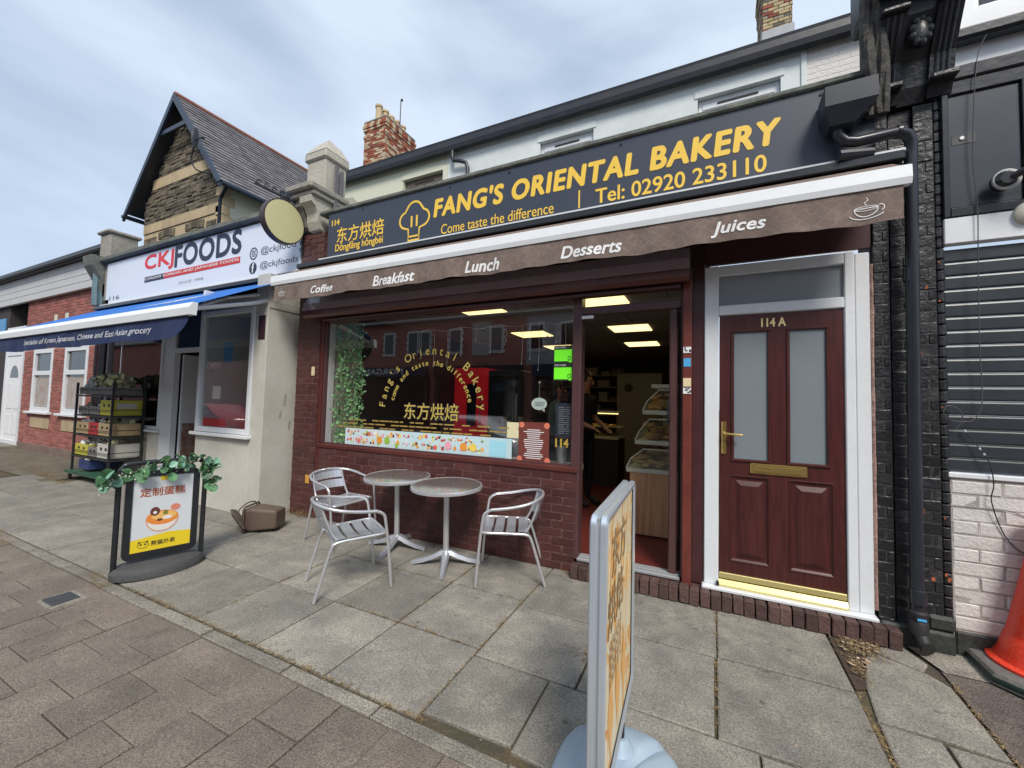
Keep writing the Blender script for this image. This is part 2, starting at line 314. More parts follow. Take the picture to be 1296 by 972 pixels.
    def build(s, name, mat, parent=None, local=False, smooth=False):
        me = bpy.data.meshes.new(name)
        vs = s.v
        if parent is not None and not local:
            l = parent['_l']; vs = [(p[0] - l[0], p[1] - l[1], p[2] - l[2]) for p in vs]
        me.from_pydata(vs, [], s.f)
        for m in (mat if isinstance(mat, (list, tuple)) else [mat]): me.materials.append(m)
        if isinstance(mat, (list, tuple)): me.polygons.foreach_set('material_index', s.mi)
        if smooth:
            me.polygons.foreach_set('use_smooth', [True] * len(me.polygons))
            try: me.set_sharp_from_angle(angle=R(38))
            except Exception: pass
        me.update(); o = link(bpy.data.objects.new(name, me))
        if parent is not None:
            o.parent = parent
            if not local: o['_l'] = parent['_l']
        else: o['_l'] = (0, 0, 0)
        if local: o['_l'] = (0, 0, 0)
        return o
def box(name, mat, parent, *b, c=0, local=False):
    m = MB(); (m.cbox(*b, c=c) if c else m.box(*b)); return m.build(name, mat, parent, local)
def frame(name, mat, parent, x0, x1, y0, y1, z0, z1, w_, c=.004, wb=None):
    """rectangular frame in the xz plane, joints butted"""
    m = MB(); wb = wb or w_
    m.cbox(x0, x0 + w_, y0, y1, z0, z1, c=c); m.cbox(x1 - w_, x1, y0, y1, z0, z1, c=c)
    m.cbox(x0 + w_, x1 - w_, y0 + .001, y1 - .001, z1 - w_, z1 - .001, c=c); m.cbox(x0 + w_, x1 - w_, y0 + .001, y1 - .001, z0 + .001, z0 + wb, c=c)
    return m.build(name, mat, parent)
BR = {}
def brick_mesh(L_, h, d, mat, v):
    k = (round(L_, 3), round(h, 3), round(d, 3), mat.name, v)
    if k in BR: return BR[k]
    rnd = random.Random(hash((k[0], v)) & 0xffff); c = min(.004, h * .1)
    m = MB(); m.cbox(0, L_, -d, 0, 0, h, c=c)
    j = lambda a: a + rnd.uniform(-1, 1) * .0022
    m.v = [(j(a), (j(b) if b < -d * .5 else b), j(e)) for a, b, e in m.v]
    me = bpy.data.meshes.new('brick'); me.from_pydata(m.v, [], m.f); me.materials.append(mat); BR[k] = me; return me
def bricks(parent, org, ang, length, height, mat, bl=.215, bh=.065, jt=.01, d=.02, name='brick', back=None, soldier=False, jit=.002, zskip=None, heads=False):
    """wall of single brick objects; org = lower left of the face, ang = direction of the course round z, outward = -y rotated"""
    l = parent['_l']; ca, sa = math.cos(ang), math.sin(ang); n = 0
    rows = max(1, int(round(height / (bh + jt)))); rh = height / rows
    for r in range(rows):
        u = 0.; first = True
        half = (r % 2 == 1)
        while u < length - .012:
            L_ = bl
            if heads and half: L_ = bl / 2 - jt / 2
            elif first and half: L_ = bl / 2
            first = False
            L_ = min(L_, length - u - .002)
            if length - u - L_ < .03 and L_ > .03: L_ = length - u - .002
            me = brick_mesh(round(L_, 2), rh - jt, d, mat, random.randint(0, 2))
            o = link(bpy.data.objects.new(name, me)); o.parent = parent
            off = random.uniform(-jit, jit)
            o.location = (org[0] + ca * u - l[0] + sa * off, org[1] + sa * u - l[1] - ca * off, org[2] + r * rh - l[2] + jt / 2 + random.uniform(-.001, .001))
            o.rotation_euler = (random.uniform(-.01, .01), random.uniform(-.006, .006), ang); n += 1
            u += L_ + jt
    return n
def coursed(name, mat, parent, org, ang, length, height, bl, bh, jt, d, jitter=.003, vary=0, mask=None):
    """joined courses (stuff)"""
    m = MB(); ca, sa = math.cos(ang), math.sin(ang); z = 0; r = 0
    while z < height - .01:
        h = bh * (1 + random.uniform(-vary, vary)); h = min(h, height - z); u = -random.random() * bl if vary else (-bl / 2 if r % 2 else 0)
        while u < length:
            L_ = bl * (1 + random.uniform(-vary, vary) * 1.5); a, b = max(u, 0), min(u + L_, length)
            if b - a > .01 and (mask is None or mask((a + b) / 2, z + h / 2, a, b)):
                o = random.uniform(-jitter, jitter); q = []
                for (uu, zz, dd) in ((a, z, 0), (b - jt, z, 0), (b - jt, z + h - jt, 0), (a, z + h - jt, 0)):
                    q.append((org[0] + ca * uu, org[1] + sa * uu, org[2] + zz))
                for (uu, zz) in ((a + .003, z + .003), (b - jt - .003, z + .003), (b - jt - .003, z + h - jt - .003), (a + .003, z + h - jt - .003)):
                    q.append((org[0] + ca * uu + sa * (d + o), org[1] + sa * uu - ca * (d + o), org[2] + zz))
                m.add(q, [(4, 5, 6, 7), (0, 1, 5, 4), (1, 2, 6, 5), (2, 3, 7, 6), (3, 0, 4, 7)])
            u += L_
        z += h; r += 1
    o = m.build(name, mat, parent); o['kind'] = 'stuff'; return o
def text_geo(s, shear=0., space=1.):
    cu = bpy.data.curves.new('t', 'FONT'); cu.body = s; cu.shear = shear; cu.resolution_u = 4; cu.size = 1; cu.space_character = space
    ob = bpy.data.objects.new('t', cu); sc.collection.objects.link(ob)
    bpy.context.view_layer.update()
    me = bpy.data.meshes.new_from_object(ob.evaluated_get(bpy.context.evaluated_depsgraph_get()))
    vs = [tuple(v.co) for v in me.vertices]; fs = [tuple(p.vertices) for p in me.polygons]
    bpy.data.objects.remove(ob); bpy.data.curves.remove(cu); bpy.data.meshes.remove(me)
    return vs, fs
def weights(bold):
    """a heavier weight is the glyph laid down several times, each copy a hair nearer"""
    if bold < .004: return [(0, 0, 0)]
    return [(0, 0, 0)] + [(bold * math.cos(R(a)), bold * math.sin(R(a)), k + 1) for k, a in enumerate((0, 60, 120, 180, 240, 300))]
def put_text(m, s, x0, x1, z0, z1, bold=0., shear=0., fn=None, y=0, space=1.):
    vs, fs = text_geo(s, shear, space)
    if not vs: return m
    a0, a1 = min(v[0] for v in vs), max(v[0] for v in vs); b0, b1 = min(v[1] for v in vs), max(v[1] for v in vs)
    sx, sz = (x1 - x0) / (a1 - a0), (z1 - z0) / (b1 - b0)
    for ox, oz, k in weights(bold):
        q = []
        for v in vs:
            x = x0 + (v[0] - a0) * sx + ox * min(sx, sz); z = z0 + (v[1] - b0) * sz + oz * min(sx, sz)
            p = fn(x, z) if fn else (x, y, z); q.append((p[0], p[1] - .00012 * k, p[2]))
        m.add(q, fs)
    return m
def text(name, s, mat, parent, x0, x1, z0, z1, y, bold=0., shear=0., fn=None, space=1.):
    m = MB(); put_text(m, s, x0, x1, z0, z1, bold, shear, fn, y, space); return m.build(name, mat, parent)

# ================================================================ SETTING
def sheet(name, mat, x0, x1, y0, y1, off, nx=1, flat=None):
    m = MB(); z = (lambda y: flat) if flat is not None else (lambda y: gz(y, off))
    m.quad((x0, y0, z(y0)), (x1, y0, z(y0)), (x1, y1, z(y1)), (x0, y1, z(y1))); o = m.build(name, mat); o['kind'] = 'structure'; return o
sheet('ground', M('far_ground', (.12, .115, .10), .95, nz=(.3, .5, (.09, .095, .07))), -600, 600, -600, 600, 0, flat=-.42)
pave = sheet('pavement', m_joint, -40, 20, -5.0, 1.2, -.016)
road = sheet('road', m_road, -60, 60, -13.6, -5.0, 0, flat=-.31)
kb = MB(); kb.cbox(-40, 20, -5.14, -5.0, -.45, gz(-5.0) - .002, c=.01); tag(kb.build('kerb', m_kerb), kind='structure')
fp = MB(); fp.box(-60, 60, -16, -13.6, -.45, -.2); tag(fp.build('far_pavement', m_slab), kind='structure')
def slab(poly, mat, name, off=0., th=.045, gap=.006, par=pave, ch=.007, tilt=.0035):
    """one paving piece: polygon in plan, inset by the joint, chamfered top, slightly uneven"""
    n = len(poly); cx_ = sum(p[0] for p in poly) / n; cy_ = sum(p[1] for p in poly) / n
    area = sum(poly[i][0] * poly[(i + 1) % n][1] - poly[(i + 1) % n][0] * poly[i][1] for i in range(n))
    if area < 0: poly = poly[::-1]
    def inset(pl, d):
        o = []
        for i in range(n):
            p, a, b = Vector(pl[i]), Vector(pl[i - 1]), Vector(pl[(i + 1) % n])
            e1 = (p - a).normalized(); e2 = (b - p).normalized(); n1_ = Vector((-e1.y, e1.x)); n2_ = Vector((-e2.y, e2.x)); k = 1 + n1_.dot(n2_)
            o.append(p + (n1_ + n2_) * d / max(k, .3))
        return o
    g = gap + random.uniform(-.002, .002); a = inset(poly, g); b = inset(poly, g + ch)
    tx, ty, dz = random.uniform(-tilt, tilt), random.uniform(-tilt, tilt), random.uniform(-.002, .002) + off
    Z = lambda p: gz(p.y) + dz + tx * (p.x - cx_) + ty * (p.y - cy_)
    m = MB(); vs = [(p.x, p.y, Z(p)) for p in b] + [(p.x, p.y, Z(p) - ch * .6) for p in a] + [(p.x, p.y, Z(p) - th) for p in a]
    fs = [tuple(range(n))] + [(n + i, n + (i + 1) % n, (i + 1) % n, i) for i in range(n)] + [(2 * n + i, 2 * n + (i + 1) % n, n + (i + 1) % n, n + i) for i in range(n)]
    m.add(vs, fs); return m.build(name, mat, par)
# slabs left of x=-1.35 : rows -2.0/-1.37/-.69/0
xs = [-1.35, -2.03, -2.67, -3.35]
while xs[-1] > -11: xs.append(xs[-1] - .678)
rows_ = [(-2.0, -1.37), (-1.37, -.69), (-.69, .0)]
for i in range(len(xs) - 1):
    x1, x0 = xs[i], xs[i + 1]
    for j, (a, b) in enumerate(rows_):
        if x0 < -10.4 and j == 2: continue
        x_ = 0
        yy = b
        if j == 2 and x1 < -5.0: yy = b if x1 < -8 else b + .0
        slab([(x0, a), (x1, a), (x1, yy), (x0, yy)], m_slab, 'paving_slab')
# slabs right part
RS = [[(-1.35, -.765), (-.66, -.765), (-.66, 0), (-1.35, 0)], [(-.66, -.765), (.03, -.765), (.03, -.06), (-.66, -.06)], [(.03, -.755), (.725, -.745), (.71, -.06), (.03, -.06)],
      [(-1.35, -1.44), (-.69, -1.44), (-.69, -.765), (-1.35, -.765)], [(-.69, -1.44), (.02, -1.44), (.02, -.765), (-.69, -.765)], [(.025, -1.45), (.73, -1.43), (.728, -.755), (.025, -.765)],
      [(-1.35, -1.96), (-.84, -1.94), (-.84, -1.44), (-1.35, -1.44)], [(-.84, -1.96), (-.3, -1.99), (.2, -1.99), (.2, -1.45), (-.36, -1.44), (-.84, -1.44)],
      [(.2, -2.2), (1.0, -2.2), (.95, -1.45), (.2, -1.45)],
      [(.76, -.95), (1.0, -.955), (1.24, -.985), (1.235, -.45), (1.17, -.36), (.92, -.235), (.87, -.34), (.79, -.66)],
      [(.95, -.22), (1.06, -.03), (1.13, -.04), (1.21, -.24), (1.15, -.35)],
      [(.74, -1.45), (1.0, -1.45), (1.0, -.975), (.76, -.965)], [(1.01, -1.45), (1.25, -1.45), (1.245, -1.0), (1.01, -.985)]]
for p in RS: slab(p, m_slab, 'paving_slab')
# edging stones and the brown blocks beyond them
x = -12.5
while x < 1.2:
    L_ = random.uniform(.55, .95)
    slab([(x, -2.105), (x + L_, -2.105), (x + L_, -2.01), (x, -2.01)], m_kerb, 'edging_stone', off=random.uniform(-.006, .004), tilt=.006); x += L_
random.seed(11)
X = -9.6; k = 0
offs = {}
while X < .9:
    x1 = X + .327; ph = -2.49 if k % 2 == 0 else -2.37
    ys = [-2.11, ph]
    while ys[-1] > -3.35: ys.append(ys[-1] - .35)
    if X < -4.2: ys = [v for v in ys if v > -3.0]
    for a, b in zip(ys, ys[1:]): slab([(X, b), (x1, b), (x1, a), (X, a)], m_paver, 'paving_block', gap=.0035, ch=.004, tilt=.006, off=random.uniform(-.002, .002))
    X = x1; k += 1
sheet('paving_beyond', M('brown_block_field', (.15, .125, .112), .9, nz=[(60, .6, (.22, .185, .17)), (1.5, .5, (.19, .16, .15))], bump=(90, .8)), -40, 20, -5.0, -3.36, -.004)
sheet('tarmac_patch', m_tar, 1.25, 6, -2.6, .32, -.004)
m = MB(); m.add([(1.06, .1, .001), (1.9, .15, .004), (1.9, -.3, gz(-.3, .002)), (1.26, -.3, gz(-.3, .002)), (1.16, -.05, .0)], [(0, 4, 3, 2, 1)]); tag(m.build('concrete_patch', m_kerb), kind='structure')
sheet('dirt_ground', M('dirt_and_moss', (.12, .10, .075), .95, nz=[(3, .8, (.22, .19, .14)), (30, .6, (.07, .06, .045)), (8, .4, (.10, .11, .05))], bump=[(40, 1), (6, .6)]), -40, -10.45, -.85, .6, .0)
m = MB(); m.add([(.72, -.04, -.004), (1.07, -.04, -.004), (.9, -.3, -.02), (.8, -.68, -.028), (.735, -.72, -.03)], [(0, 4, 3, 2, 1)])
tag(m.build('bare_earth', M('leaf_litter_soil', (.06, .042, .03), .95, nz=[(50, .6, (.12, .08, .05)), (90, .6, (.02, .017, .014))], bump=(60, 1))), kind='structure')
# dead weeds and litter in the joints (nobody could count them)
random.seed(3)
m = MB()
def blades(cx_, cy_, n, sp, h=.02, sx=None):
    for i in range(n):
        x = cx_ + random.gauss(0, sx or sp); y = cy_ + random.gauss(0, sp); a = random.uniform(0, 6.28); l = random.uniform(.012, .045); b = a + 1.57; z = gz(y) + random.uniform(.0, h)
        w_ = random.uniform(.001, .003)
        m.add([(x - w_ * math.cos(b), y - w_ * math.sin(b), z), (x + w_ * math.cos(b), y + w_ * math.sin(b), z), (x + l * math.cos(a), y + l * math.sin(a), z + random.uniform(-.004, h * .6))], [(0, 1, 2)])
def line(xa, ya, xb, yb, n, sp=.006, h=.008):
    for i in range(n):
        t = random.random(); blades(xa + (xb - xa) * t, ya + (yb - ya) * t, 3, sp, h)
blades(.87, -.25, 380, .075, .03, .07); blades(.80, -.5, 130, .07, .02, .02); blades(.92, -.1, 200, .03, .02, .07)
line(-4.4, -2.0, -1.3, -2.0, 200, .008, .005); line(-5.0, -2.02, -4.5, -2.1, 90, .03, .015); line(.735, -.75, .745, -1.5, 60, .004, .004)
line(-2.03, -1.4, -2.03, 0, 60); line(-1.35, -2, -1.35, -.1, 70); line(-3.35, -2, -3.35, -.7, 60); line(.025, -1.44, .03, -.05, 50); line(-.7, -1.2, -.72, -.9, 60, .01, .02)
line(-5.2, -.05, -4.6, .0, 150, .05, .06); line(-4.9, -.08, -4.6, -.02, 120, .03, .05); line(1.25, -.4, 1.25, -1.2, 60, .007, .005); line(-1.25, -.02, -1.0, -.1, 60, .015)
line(-11.5, -.6, -9.9, -.75, 420, .05, .02); line(-12.8, -.4, -11, -.7, 260, .06, .02); line(-7.4, -2.05, -6.6, -2.15, 140, .04, .012); line(-2.67, -1.37, -1.4, -1.37, 60); line(-3.3, -.69, -1.35, -.69, 60)
line(1.42, .02, 1.85, .0, 60, .02, .04)
tag(m.build('dried_weeds', M('dry_grass', (.27, .19, .09), .9, var=.5, island=True)), kind='stuff')
m = MB()
for i in range(260):
    x = random.uniform(-11, 1.3); y = random.uniform(-3.2, 0); a = random.uniform(0, 3); r = random.uniform(.002, .006); z = gz(y) + .002
    m.add([(x + r * math.cos(a + k) * random.uniform(.6, 1.6), y + r * math.sin(a + k), z + .001 * random.random()) for k in (0, 1.6, 3.1, 4.7)], [(0, 1, 2, 3)])
for i in range(170):
    t_ = random.random(); x = .76 + .26 * random.random(); y = -.05 - .6 * random.random() * (1 - (x - .76) / .3); a = random.uniform(0, 3); r = random.uniform(.006, .02); z = gz(y) + random.uniform(0, .012)
    m.add([(x + r * math.cos(a + k) * random.uniform(.4, 1.4), y + .6 * r * math.sin(a + k), z + .008 * random.random()) for k in (0, 1.6, 3.1, 4.7)], [(0, 1, 2, 3)])
tag(m.build('litter_specks', M('grit', (.30, .22, .15), .9, var=.85, island=True)), kind='stuff')

# inspection cover in the brown blocks
t = thing('inspection_cover', 'small dark rectangular metal utility cover in a pale concrete surround', 'utility cover', (-4.55, -2.33, gz(-2.33)))
slab([(-4.70, -2.44), (-4.42, -2.44), (-4.42, -2.21), (-4.70, -2.21)], m_kerb, 'concrete_surround', off=.006, par=t)
m = MB(); m.cbox(-4.66, -4.47, -2.41, -2.25, gz(-2.33) - .01, gz(-2.33) + .012, c=.004); m.build('metal_lid', M('cast_iron', (.045, .05, .055), .6, nz=(40, .4, (.07, .075, .08)), bump=(90, .5)), t)

# ================================================================ BAKERY SHOPFRONT
shop = thing('bakery_shop', 'maroon painted brick bakery shopfront with big window and open doorway', 'shop', (-2.4, 0, 0))
box('mortar_bed', m_maroon_mortar, shop, -4.62, -1.15, -.018, .2, 0, .905)
bricks(shop, (-4.62, 0, 0.), 0, 3.47, .90, m_maroon_brick, d=.022, jt=.009, jit=.0025)
# window
m = MB(); m.cbox(-4.66, -1.13, -.035, .03, .905, .96, c=.01); m.cbox(-4.64, -1.14, -.012, .03, .88, .904, c=.004); m.build('window_sill', m_maroon, shop)
wf = MB()
wf.cbox(-4.64, -4.58, -.005, .10, .96, 2.62, c=.006); wf.cbox(-1.20, -1.115, -.01, .12, .12, 2.62, c=.006)
wf.cbox(-4.58, -1.20, .0, .10, 2.55, 2.62, c=.006); wf.cbox(-4.58, -1.20, .02, .09, .955, .975, c=.004)
wf.build('window_frame', m_ral, shop)
m = MB(); m.quad((-4.585, .045, .96), (-1.195, .045, .96), (-1.195, .045, 2.56), (-4.585, .045, 2.56)); m.build('window_pane', m_glass, shop)
# door opening
df = MB(); df.cbox(-1.115, -.24, -.005, .10, 2.40, 2.47, c=.006); df.cbox(-.335, -.27, .0, .1, .145, 2.40, c=.01); df.cbox(-.24, -.225, .0, .09, .145, 2.6, c=.003)
df.cbox(-1.115, -.24, .0, .10, 2.575, 2.62, c=.004)
df.build('door_frame', m_ral, shop)
m = MB(); m.quad((-1.115, .06, 2.47), (-.24, .06, 2.47), (-.24, .06, 2.575), (-1.115, .06, 2.575)); m.build('transom_pane', m_glass2, shop)
m = MB(); m.cbox(-1.12, -.24, -.03, .12, .115, .143, c=.006); m.cbox(-1.11, -.25, .0, .05, .143, .155, c=.003); m.build('threshold', m_grey, shop)
m = MB()
for i in range(7): m.tube([(-.262 + .003 * (i % 2), .1 + i * .018, .16), (-.262 + .003 * (i % 2), .1 + i * .018, 2.38)], .007, 6)
for k in range(8): m.tube([(-.262, .1, .3 + k * .26), (-.262, .21, .42 + k * .26)], .004, 4)
m.build('folded_gate', M('gate_metal', (.05, .045, .045), .4), shop)
m = MB(); m.cbox(-.345, -.325, -.03, 0, 1.42, 1.6, c=.005); m.tube([(-.335, -.03, 1.42), (-.335, -.06, 1.44), (-.335, -.06, 1.58), (-.335, -.03, 1.6)], .008, 6); m.build('door_pull', m_black, shop)
# red post, dark panel
box('door_post', M('red_brown_paint', (.13, .03, .022), .35, nz=[(3, .5, (.24, .06, .04)), (14, .3, (.10, .02, .015))], bump=(18, .1)), shop, -.225, -.155, -.06, .05, .0, 2.62, c=.006)
box('side_panel', m_dkmaroon, shop, -.155, -.062, -.01, .05, .12, 2.78, c=.003)
# lintel fascia behind awning
box('lintel_panel', m_dkmaroon, shop, -4.66, 1.03, -.004, .06, 2.76, 3.3, c=.003)
box('door_head_panel', m_dkmaroon, shop, -.06, 1.02, -.02, .0, 2.73, 3.0, c=.003)
# roller shutter housing
m = MB(); m.prism([(-.008, 2.60), (-.17, 2.58), (-.212, 2.61), (-.212, 2.668), (-.008, 2.668)], 'x', -4.80, -.17); m.build('shutter_guide_box', m_maroon, shop)
m = MB(); m.prism([(-.008, 2.67), (-.218, 2.67), (-.20, 2.76), (-.14, 2.86), (-.06, 2.90), (-.008, 2.90)], 'x', -4.80, -.17); m.build('shutter_housing', M('mauve_sky_sheen_cover', (.42, .31, .35), .35, nz=(3, .5, (.34, .24, .27)), bump=(6, .08), coat=.6), shop)  # mauve lightened so the colour itself carries the sky's reflection
m = MB(); m.cbox(-4.55, -.24, -.12, -.02, 2.545, 2.578, c=.008); m.build('shutter_bottom_rail', m_dkmaroon, shop)
# steps
m = MB(); m.box(-1.12, 1.03, -.02, .30, -.05, .112); m.build('step_core', m_maroon_mortar, shop)
random.seed(5)
m_stepb = M('worn_brown_brick', (.085, .045, .04), .7, var=.35, nz=[(14, .6, (.14, .085, .07)), (50, .5, (.04, .025, .022))], bump=[(40, .8), (120, .4)])
x = -1.14
while x < 1.05:
    me = brick_mesh(.066, .12, .10, m_stepb, random.randint(0, 2))
    o = link(bpy.data.objects.new('step_brick', me)); o.parent = shop
    o.location = (x + 2.4, -.055 + random.uniform(-.004, .004), random.uniform(-.004, .004) - .002); o.rotation_euler = (random.uniform(-.02, .02), random.uniform(-.02, .02), random.uniform(-.03, .03)); x += .0755
# white door frame + flat door
pd = thing('flat_entrance', 'white plastic framed maroon panelled front door marked 114 A', 'door', (.48, .0, .12))
f = MB()
f.cbox(-.06, .045, -.03, .05, .145, 2.715, c=.006); f.cbox(.865, .925, -.03, .05, .145, 2.715, c=.006); f.cbox(.928, 1.012, -.022, .05, .145, 2.70, c=.006)
f.cbox(.045, .865, -.028, .05, 2.63, 2.713, c=.006); f.cbox(.045, .865, -.028, .05, 2.305, 2.385, c=.006)
f.cbox(-.075, 1.02, -.085, .05, .118, .145, c=.006); f.build('door_frame', m_upvc, pd)
m = MB(); m.quad((.04, .0, 2.38), (.87, .0, 2.38), (.87, .0, 2.635), (.04, .0, 2.635)); m.build('fanlight_pane', m_frost, pd)
m = MB(); m.cbox(.046, .864, -.045, .03, .145, .162, c=.003); m.prism([(-.04, .162), (.02, .162), (.02, .205), (-.02, .195)], 'x', .046, .864); m.cbox(.05, .86, -.028, .02, .206, .25, c=.004); m.build('threshold_plate', m_brasspale, pd)
def woodgrain(t, geo, src):
    mp_ = N(t, 'ShaderNodeMapping'); mp_.inputs['Scale'].default_value = (28, 28, 3)
    n = N(t, 'ShaderNodeTexNoise'); n.inputs['Scale'].default_value = 1; n.inputs['Detail'].default_value = 5; n.inputs['Distortion'].default_value = 1.2
    r = N(t, 'ShaderNodeValToRGB'); r.color_ramp.elements[0].color = (.7, .7, .7, 1); r.color_ramp.elements[1].color = (1.25, 1.25, 1.25, 1); r.color_ramp.elements[0].position = .35; r.color_ramp.elements[1].position = .65
    t.links.new(geo.outputs['Position'], mp_.inputs[0]); t.links.new(mp_.outputs[0], n.inputs['Vector']); t.links.new(n.outputs[0], r.inputs[0])
    mi = N(t, 'ShaderNodeMixRGB', blend_type='MULTIPLY'); mi.inputs[0].default_value = .8
    t.links.new(src, mi.inputs[1]); t.links.new(r.outputs[0], mi.inputs[2]); return mi.outputs[0]
m_door = M('maroon_door_skin', (.062, .014, .013), .36, pat=woodgrain)
d = MB(); cols = [(.05, .13), (.40, .52), (.76, .86)]
# leaf built as rails and stiles round the panes and panels
GL = [(.155, .385, 1.15, 2.16), (.53, .755, 1.15, 2.16)]; PN = [(.135, .385, .355, 1.01), (.53, .785, .355, 1.01)]
Y0, Y1 = -.012, .02
d.box(.05, .155, Y0, Y1, 1.15, 2.16); d.box(.385, .53, Y0, Y1, 1.15, 2.16); d.box(.755, .86, Y0, Y1, 1.15, 2.16)
d.box(.05, .86, Y0, Y1, 2.16, 2.30); d.box(.05, .86, Y0, Y1, 1.01, 1.15); d.box(.05, .135, Y0, Y1, .355, 1.01); d.box(.385, .53, Y0, Y1, .355, 1.01); d.box(.785, .86, Y0, Y1, .355, 1.01); d.box(.05, .86, Y0, Y1, .25, .355)
leaf = d.build('door_leaf', m_door, pd)
for (a, b, c_, e) in GL:
    m = MB(); k = .022
    for (p, q) in (((a - k, c_ - k, b + k, c_), 0), ((a - k, e, b + k, e + k), 0), ((a - k, c_, a, e), 0), ((b, c_, b + k, e), 0)): m.cbox(p[0], p[2], Y0 - .012, Y1, p[1], p[3], c=.005)
    m.build('pane_moulding', m_door, leaf)
    m = MB(); m.quad((a, -.004, c_), (b, -.004, c_), (b, -.004, e), (a, -.004, e)); m.build('frosted_glass', m_frost, leaf)
for (a, b, c_, e) in PN:
    m = MB(); i1, i2 = .03, .055
    def rg(o, y): return [(a + o, y, c_ + o), (b - o, y, c_ + o), (b - o, y, e - o), (a + o, y, e - o)]
    vs = rg(0, Y0) + rg(.012, Y0 + .01) + rg(i1, Y0 + .01) + rg(i2 + .012, Y0 - .006)
    fs = [(i + 4 * s_, (i + 1) % 4 + 4 * s_, (i + 1) % 4 + 4 * s_ + 4, i + 4 * s_ + 4) for s_ in range(3) for i in range(4)] + [(12, 13, 14, 15)]
    m.add(vs, fs)
    for (p0, p1, p2, p3) in ((a - .01, c_ - .01, b + .01, c_), (a - .01, e, b + .01, e + .01), (a - .01, c_, a, e), (b, c_, b + .01, e)): m.cbox(p0, p2, Y0 - .006, Y0 + .006, p1, p3, c=.003)
    m.build('raised_panel', m_door, leaf)
m = MB(); m.cbox(.265, .635, Y0 - .014, Y0 - .001, 1.045, 1.125, c=.006); m.cbox(.295, .605, Y0 - .022, Y0 - .014, 1.062, 1.108, c=.004); m.build('letter_plate', m_brass, pd)
m = MB(); m.cbox(.066, .100, Y0 - .014, Y0, 1.18, 1.44, c=.006); m.tube([(.083, Y0 - .01, 1.345), (.083, Y0 - .055, 1.345), (.10, Y0 - .06, 1.345), (.21, Y0 - .055, 1.34)], .0095, 8); m.lathe([(.009, 0), (.009, .006)], (.083, Y0 - .02, 1.25), 8, 'y'); m.build('lever_handle', m_brass, pd, smooth=True)
text('door_number', '114 A', M('gold_numerals', (.8, .66, .32), .4), pd, .345, .505, 2.195, 2.262, Y0 - .004, bold=.03)
box('door_stop', m_black, pd, .03, .05, -.06, -.03, .155, .185, c=.003)
# small fixings / stickers
for (x_, z_, w_, h_, mt, nm, lb) in ((-.205, 2.0, .06, .05, m_txtwhite, 'notice_sticker', 'small white scribbled sticker highest on the red brown door post'), (-.205, 1.885, .055, .07, M('sky_blue_print', (.08, .38, .72), .4), 'payment_sticker', 'small blue square sticker on the red brown door post'),
                            (-.205, 1.72, .06, .07, M('cream_print', (.75, .62, .38), .5), 'notice_sticker', 'cream sticker on the red brown door post above the lowest one'), (-.205, 1.66, .06, .05, m_txtwhite, 'notice_sticker', 'lowest white scribbled sticker on the red brown door post')):
    t = thing(nm, lb, 'sticker', (x_, -.06, z_))
    box('sticker_sheet', mt, t, x_ - w_ / 2 + .015, x_ + w_ / 2 + .015, -.0645, -.0605, z_, z_ + h_)
    if mt is m_txtwhite:
        m = MB()
        for q in range(9): a = random.uniform(-.5, .5) * w_ + .015; b = random.random() * h_ * .8; m.box(x_ + a * .8, x_ + a * .8 + .012, -.0665, -.0646, z_ + b, z_ + b + .009)
        m.build('print', M('dark_print', (.05, .06, .08), .6), t)
t = thing('wall_box', 'small cream doorbell box on the left maroon pilaster', 'box', (-4.76, -.03, 1.86)); box('case', M('cream_plastic', (.7, .58, .36), .5), t, -4.79, -4.73, -.045, -.02, 1.84, 1.96, c=.004)
t = thing('door_contact', 'small white box at the top of the doorway by the window post', 'box', (-1.10, -.03, 2.36)); box('case', m_txtwhite, t, -1.112, -1.0, -.02, -.0055, 2.355, 2.385, c=.003)
# left pilaster
pil = thing('left_pilaster', 'narrow maroon brick pier with weathered stone bracket and block between the two shops', 'pier', (-4.87, 0, 0))
box('mortar_core', m_maroon_mortar, pil, -5.085, -4.665, -.038, .3, 0, 3.78)
bricks(pil, (-5.09, -.02, .0), 0, .43, 3.78, m_maroon_brick, d=.022, jt=.010, jit=.003)
m = MB(); m.cbox(-4.66, -4.60, -.03, .03, 0, 2.62, c=.006); m.build('timber_post', m_maroon, pil)
m = MB(); m.cbox(-5.07, -4.70, -.05, .30, 4.36, 4.80, c=.012); m.build('stone_block', m_render if 0 else M('pale_stained_stone', (.50, .47, .40), .85, nz=[(3, .7, (.30, .28, .23)), (12, .5, (.6, .58, .5)), (40, .4, (.2, .19, .17))], bump=[(30, .6)]), pil)
m_ps = MATS['pale_stained_stone']
m = MB(); m.cbox(-5.10, -4.67, -.08, .33, 4.80, 4.92, c=.02); m.build('cap_slab', m_ps, pil)
m = MB(); m.add([(-5.09, -.07, 4.92), (-4.68, -.07, 4.92), (-4.68, .32, 4.92), (-5.09, .32, 4.92), (-5.0, .02, 5.07), (-4.76, .02, 5.07), (-4.76, .24, 5.07), (-5.0, .24, 5.07), (-4.88, .13, 5.2)],
            [(0, 1, 5, 4), (1, 2, 6, 5), (2, 3, 7, 6), (3, 0, 4, 7), (4, 5, 8), (5, 6, 8), (6, 7, 8), (7, 4, 8)]); m.build('cap_top', m_ps, pil)
m = MB(); m.cbox(-5.17, -4.64, -.30, .34, 4.27, 4.36, c=.02); m.cbox(-5.13, -4.66, -.25, .33, 4.20, 4.269, c=.015); m.build('stone_shelf', m_stone, pil)
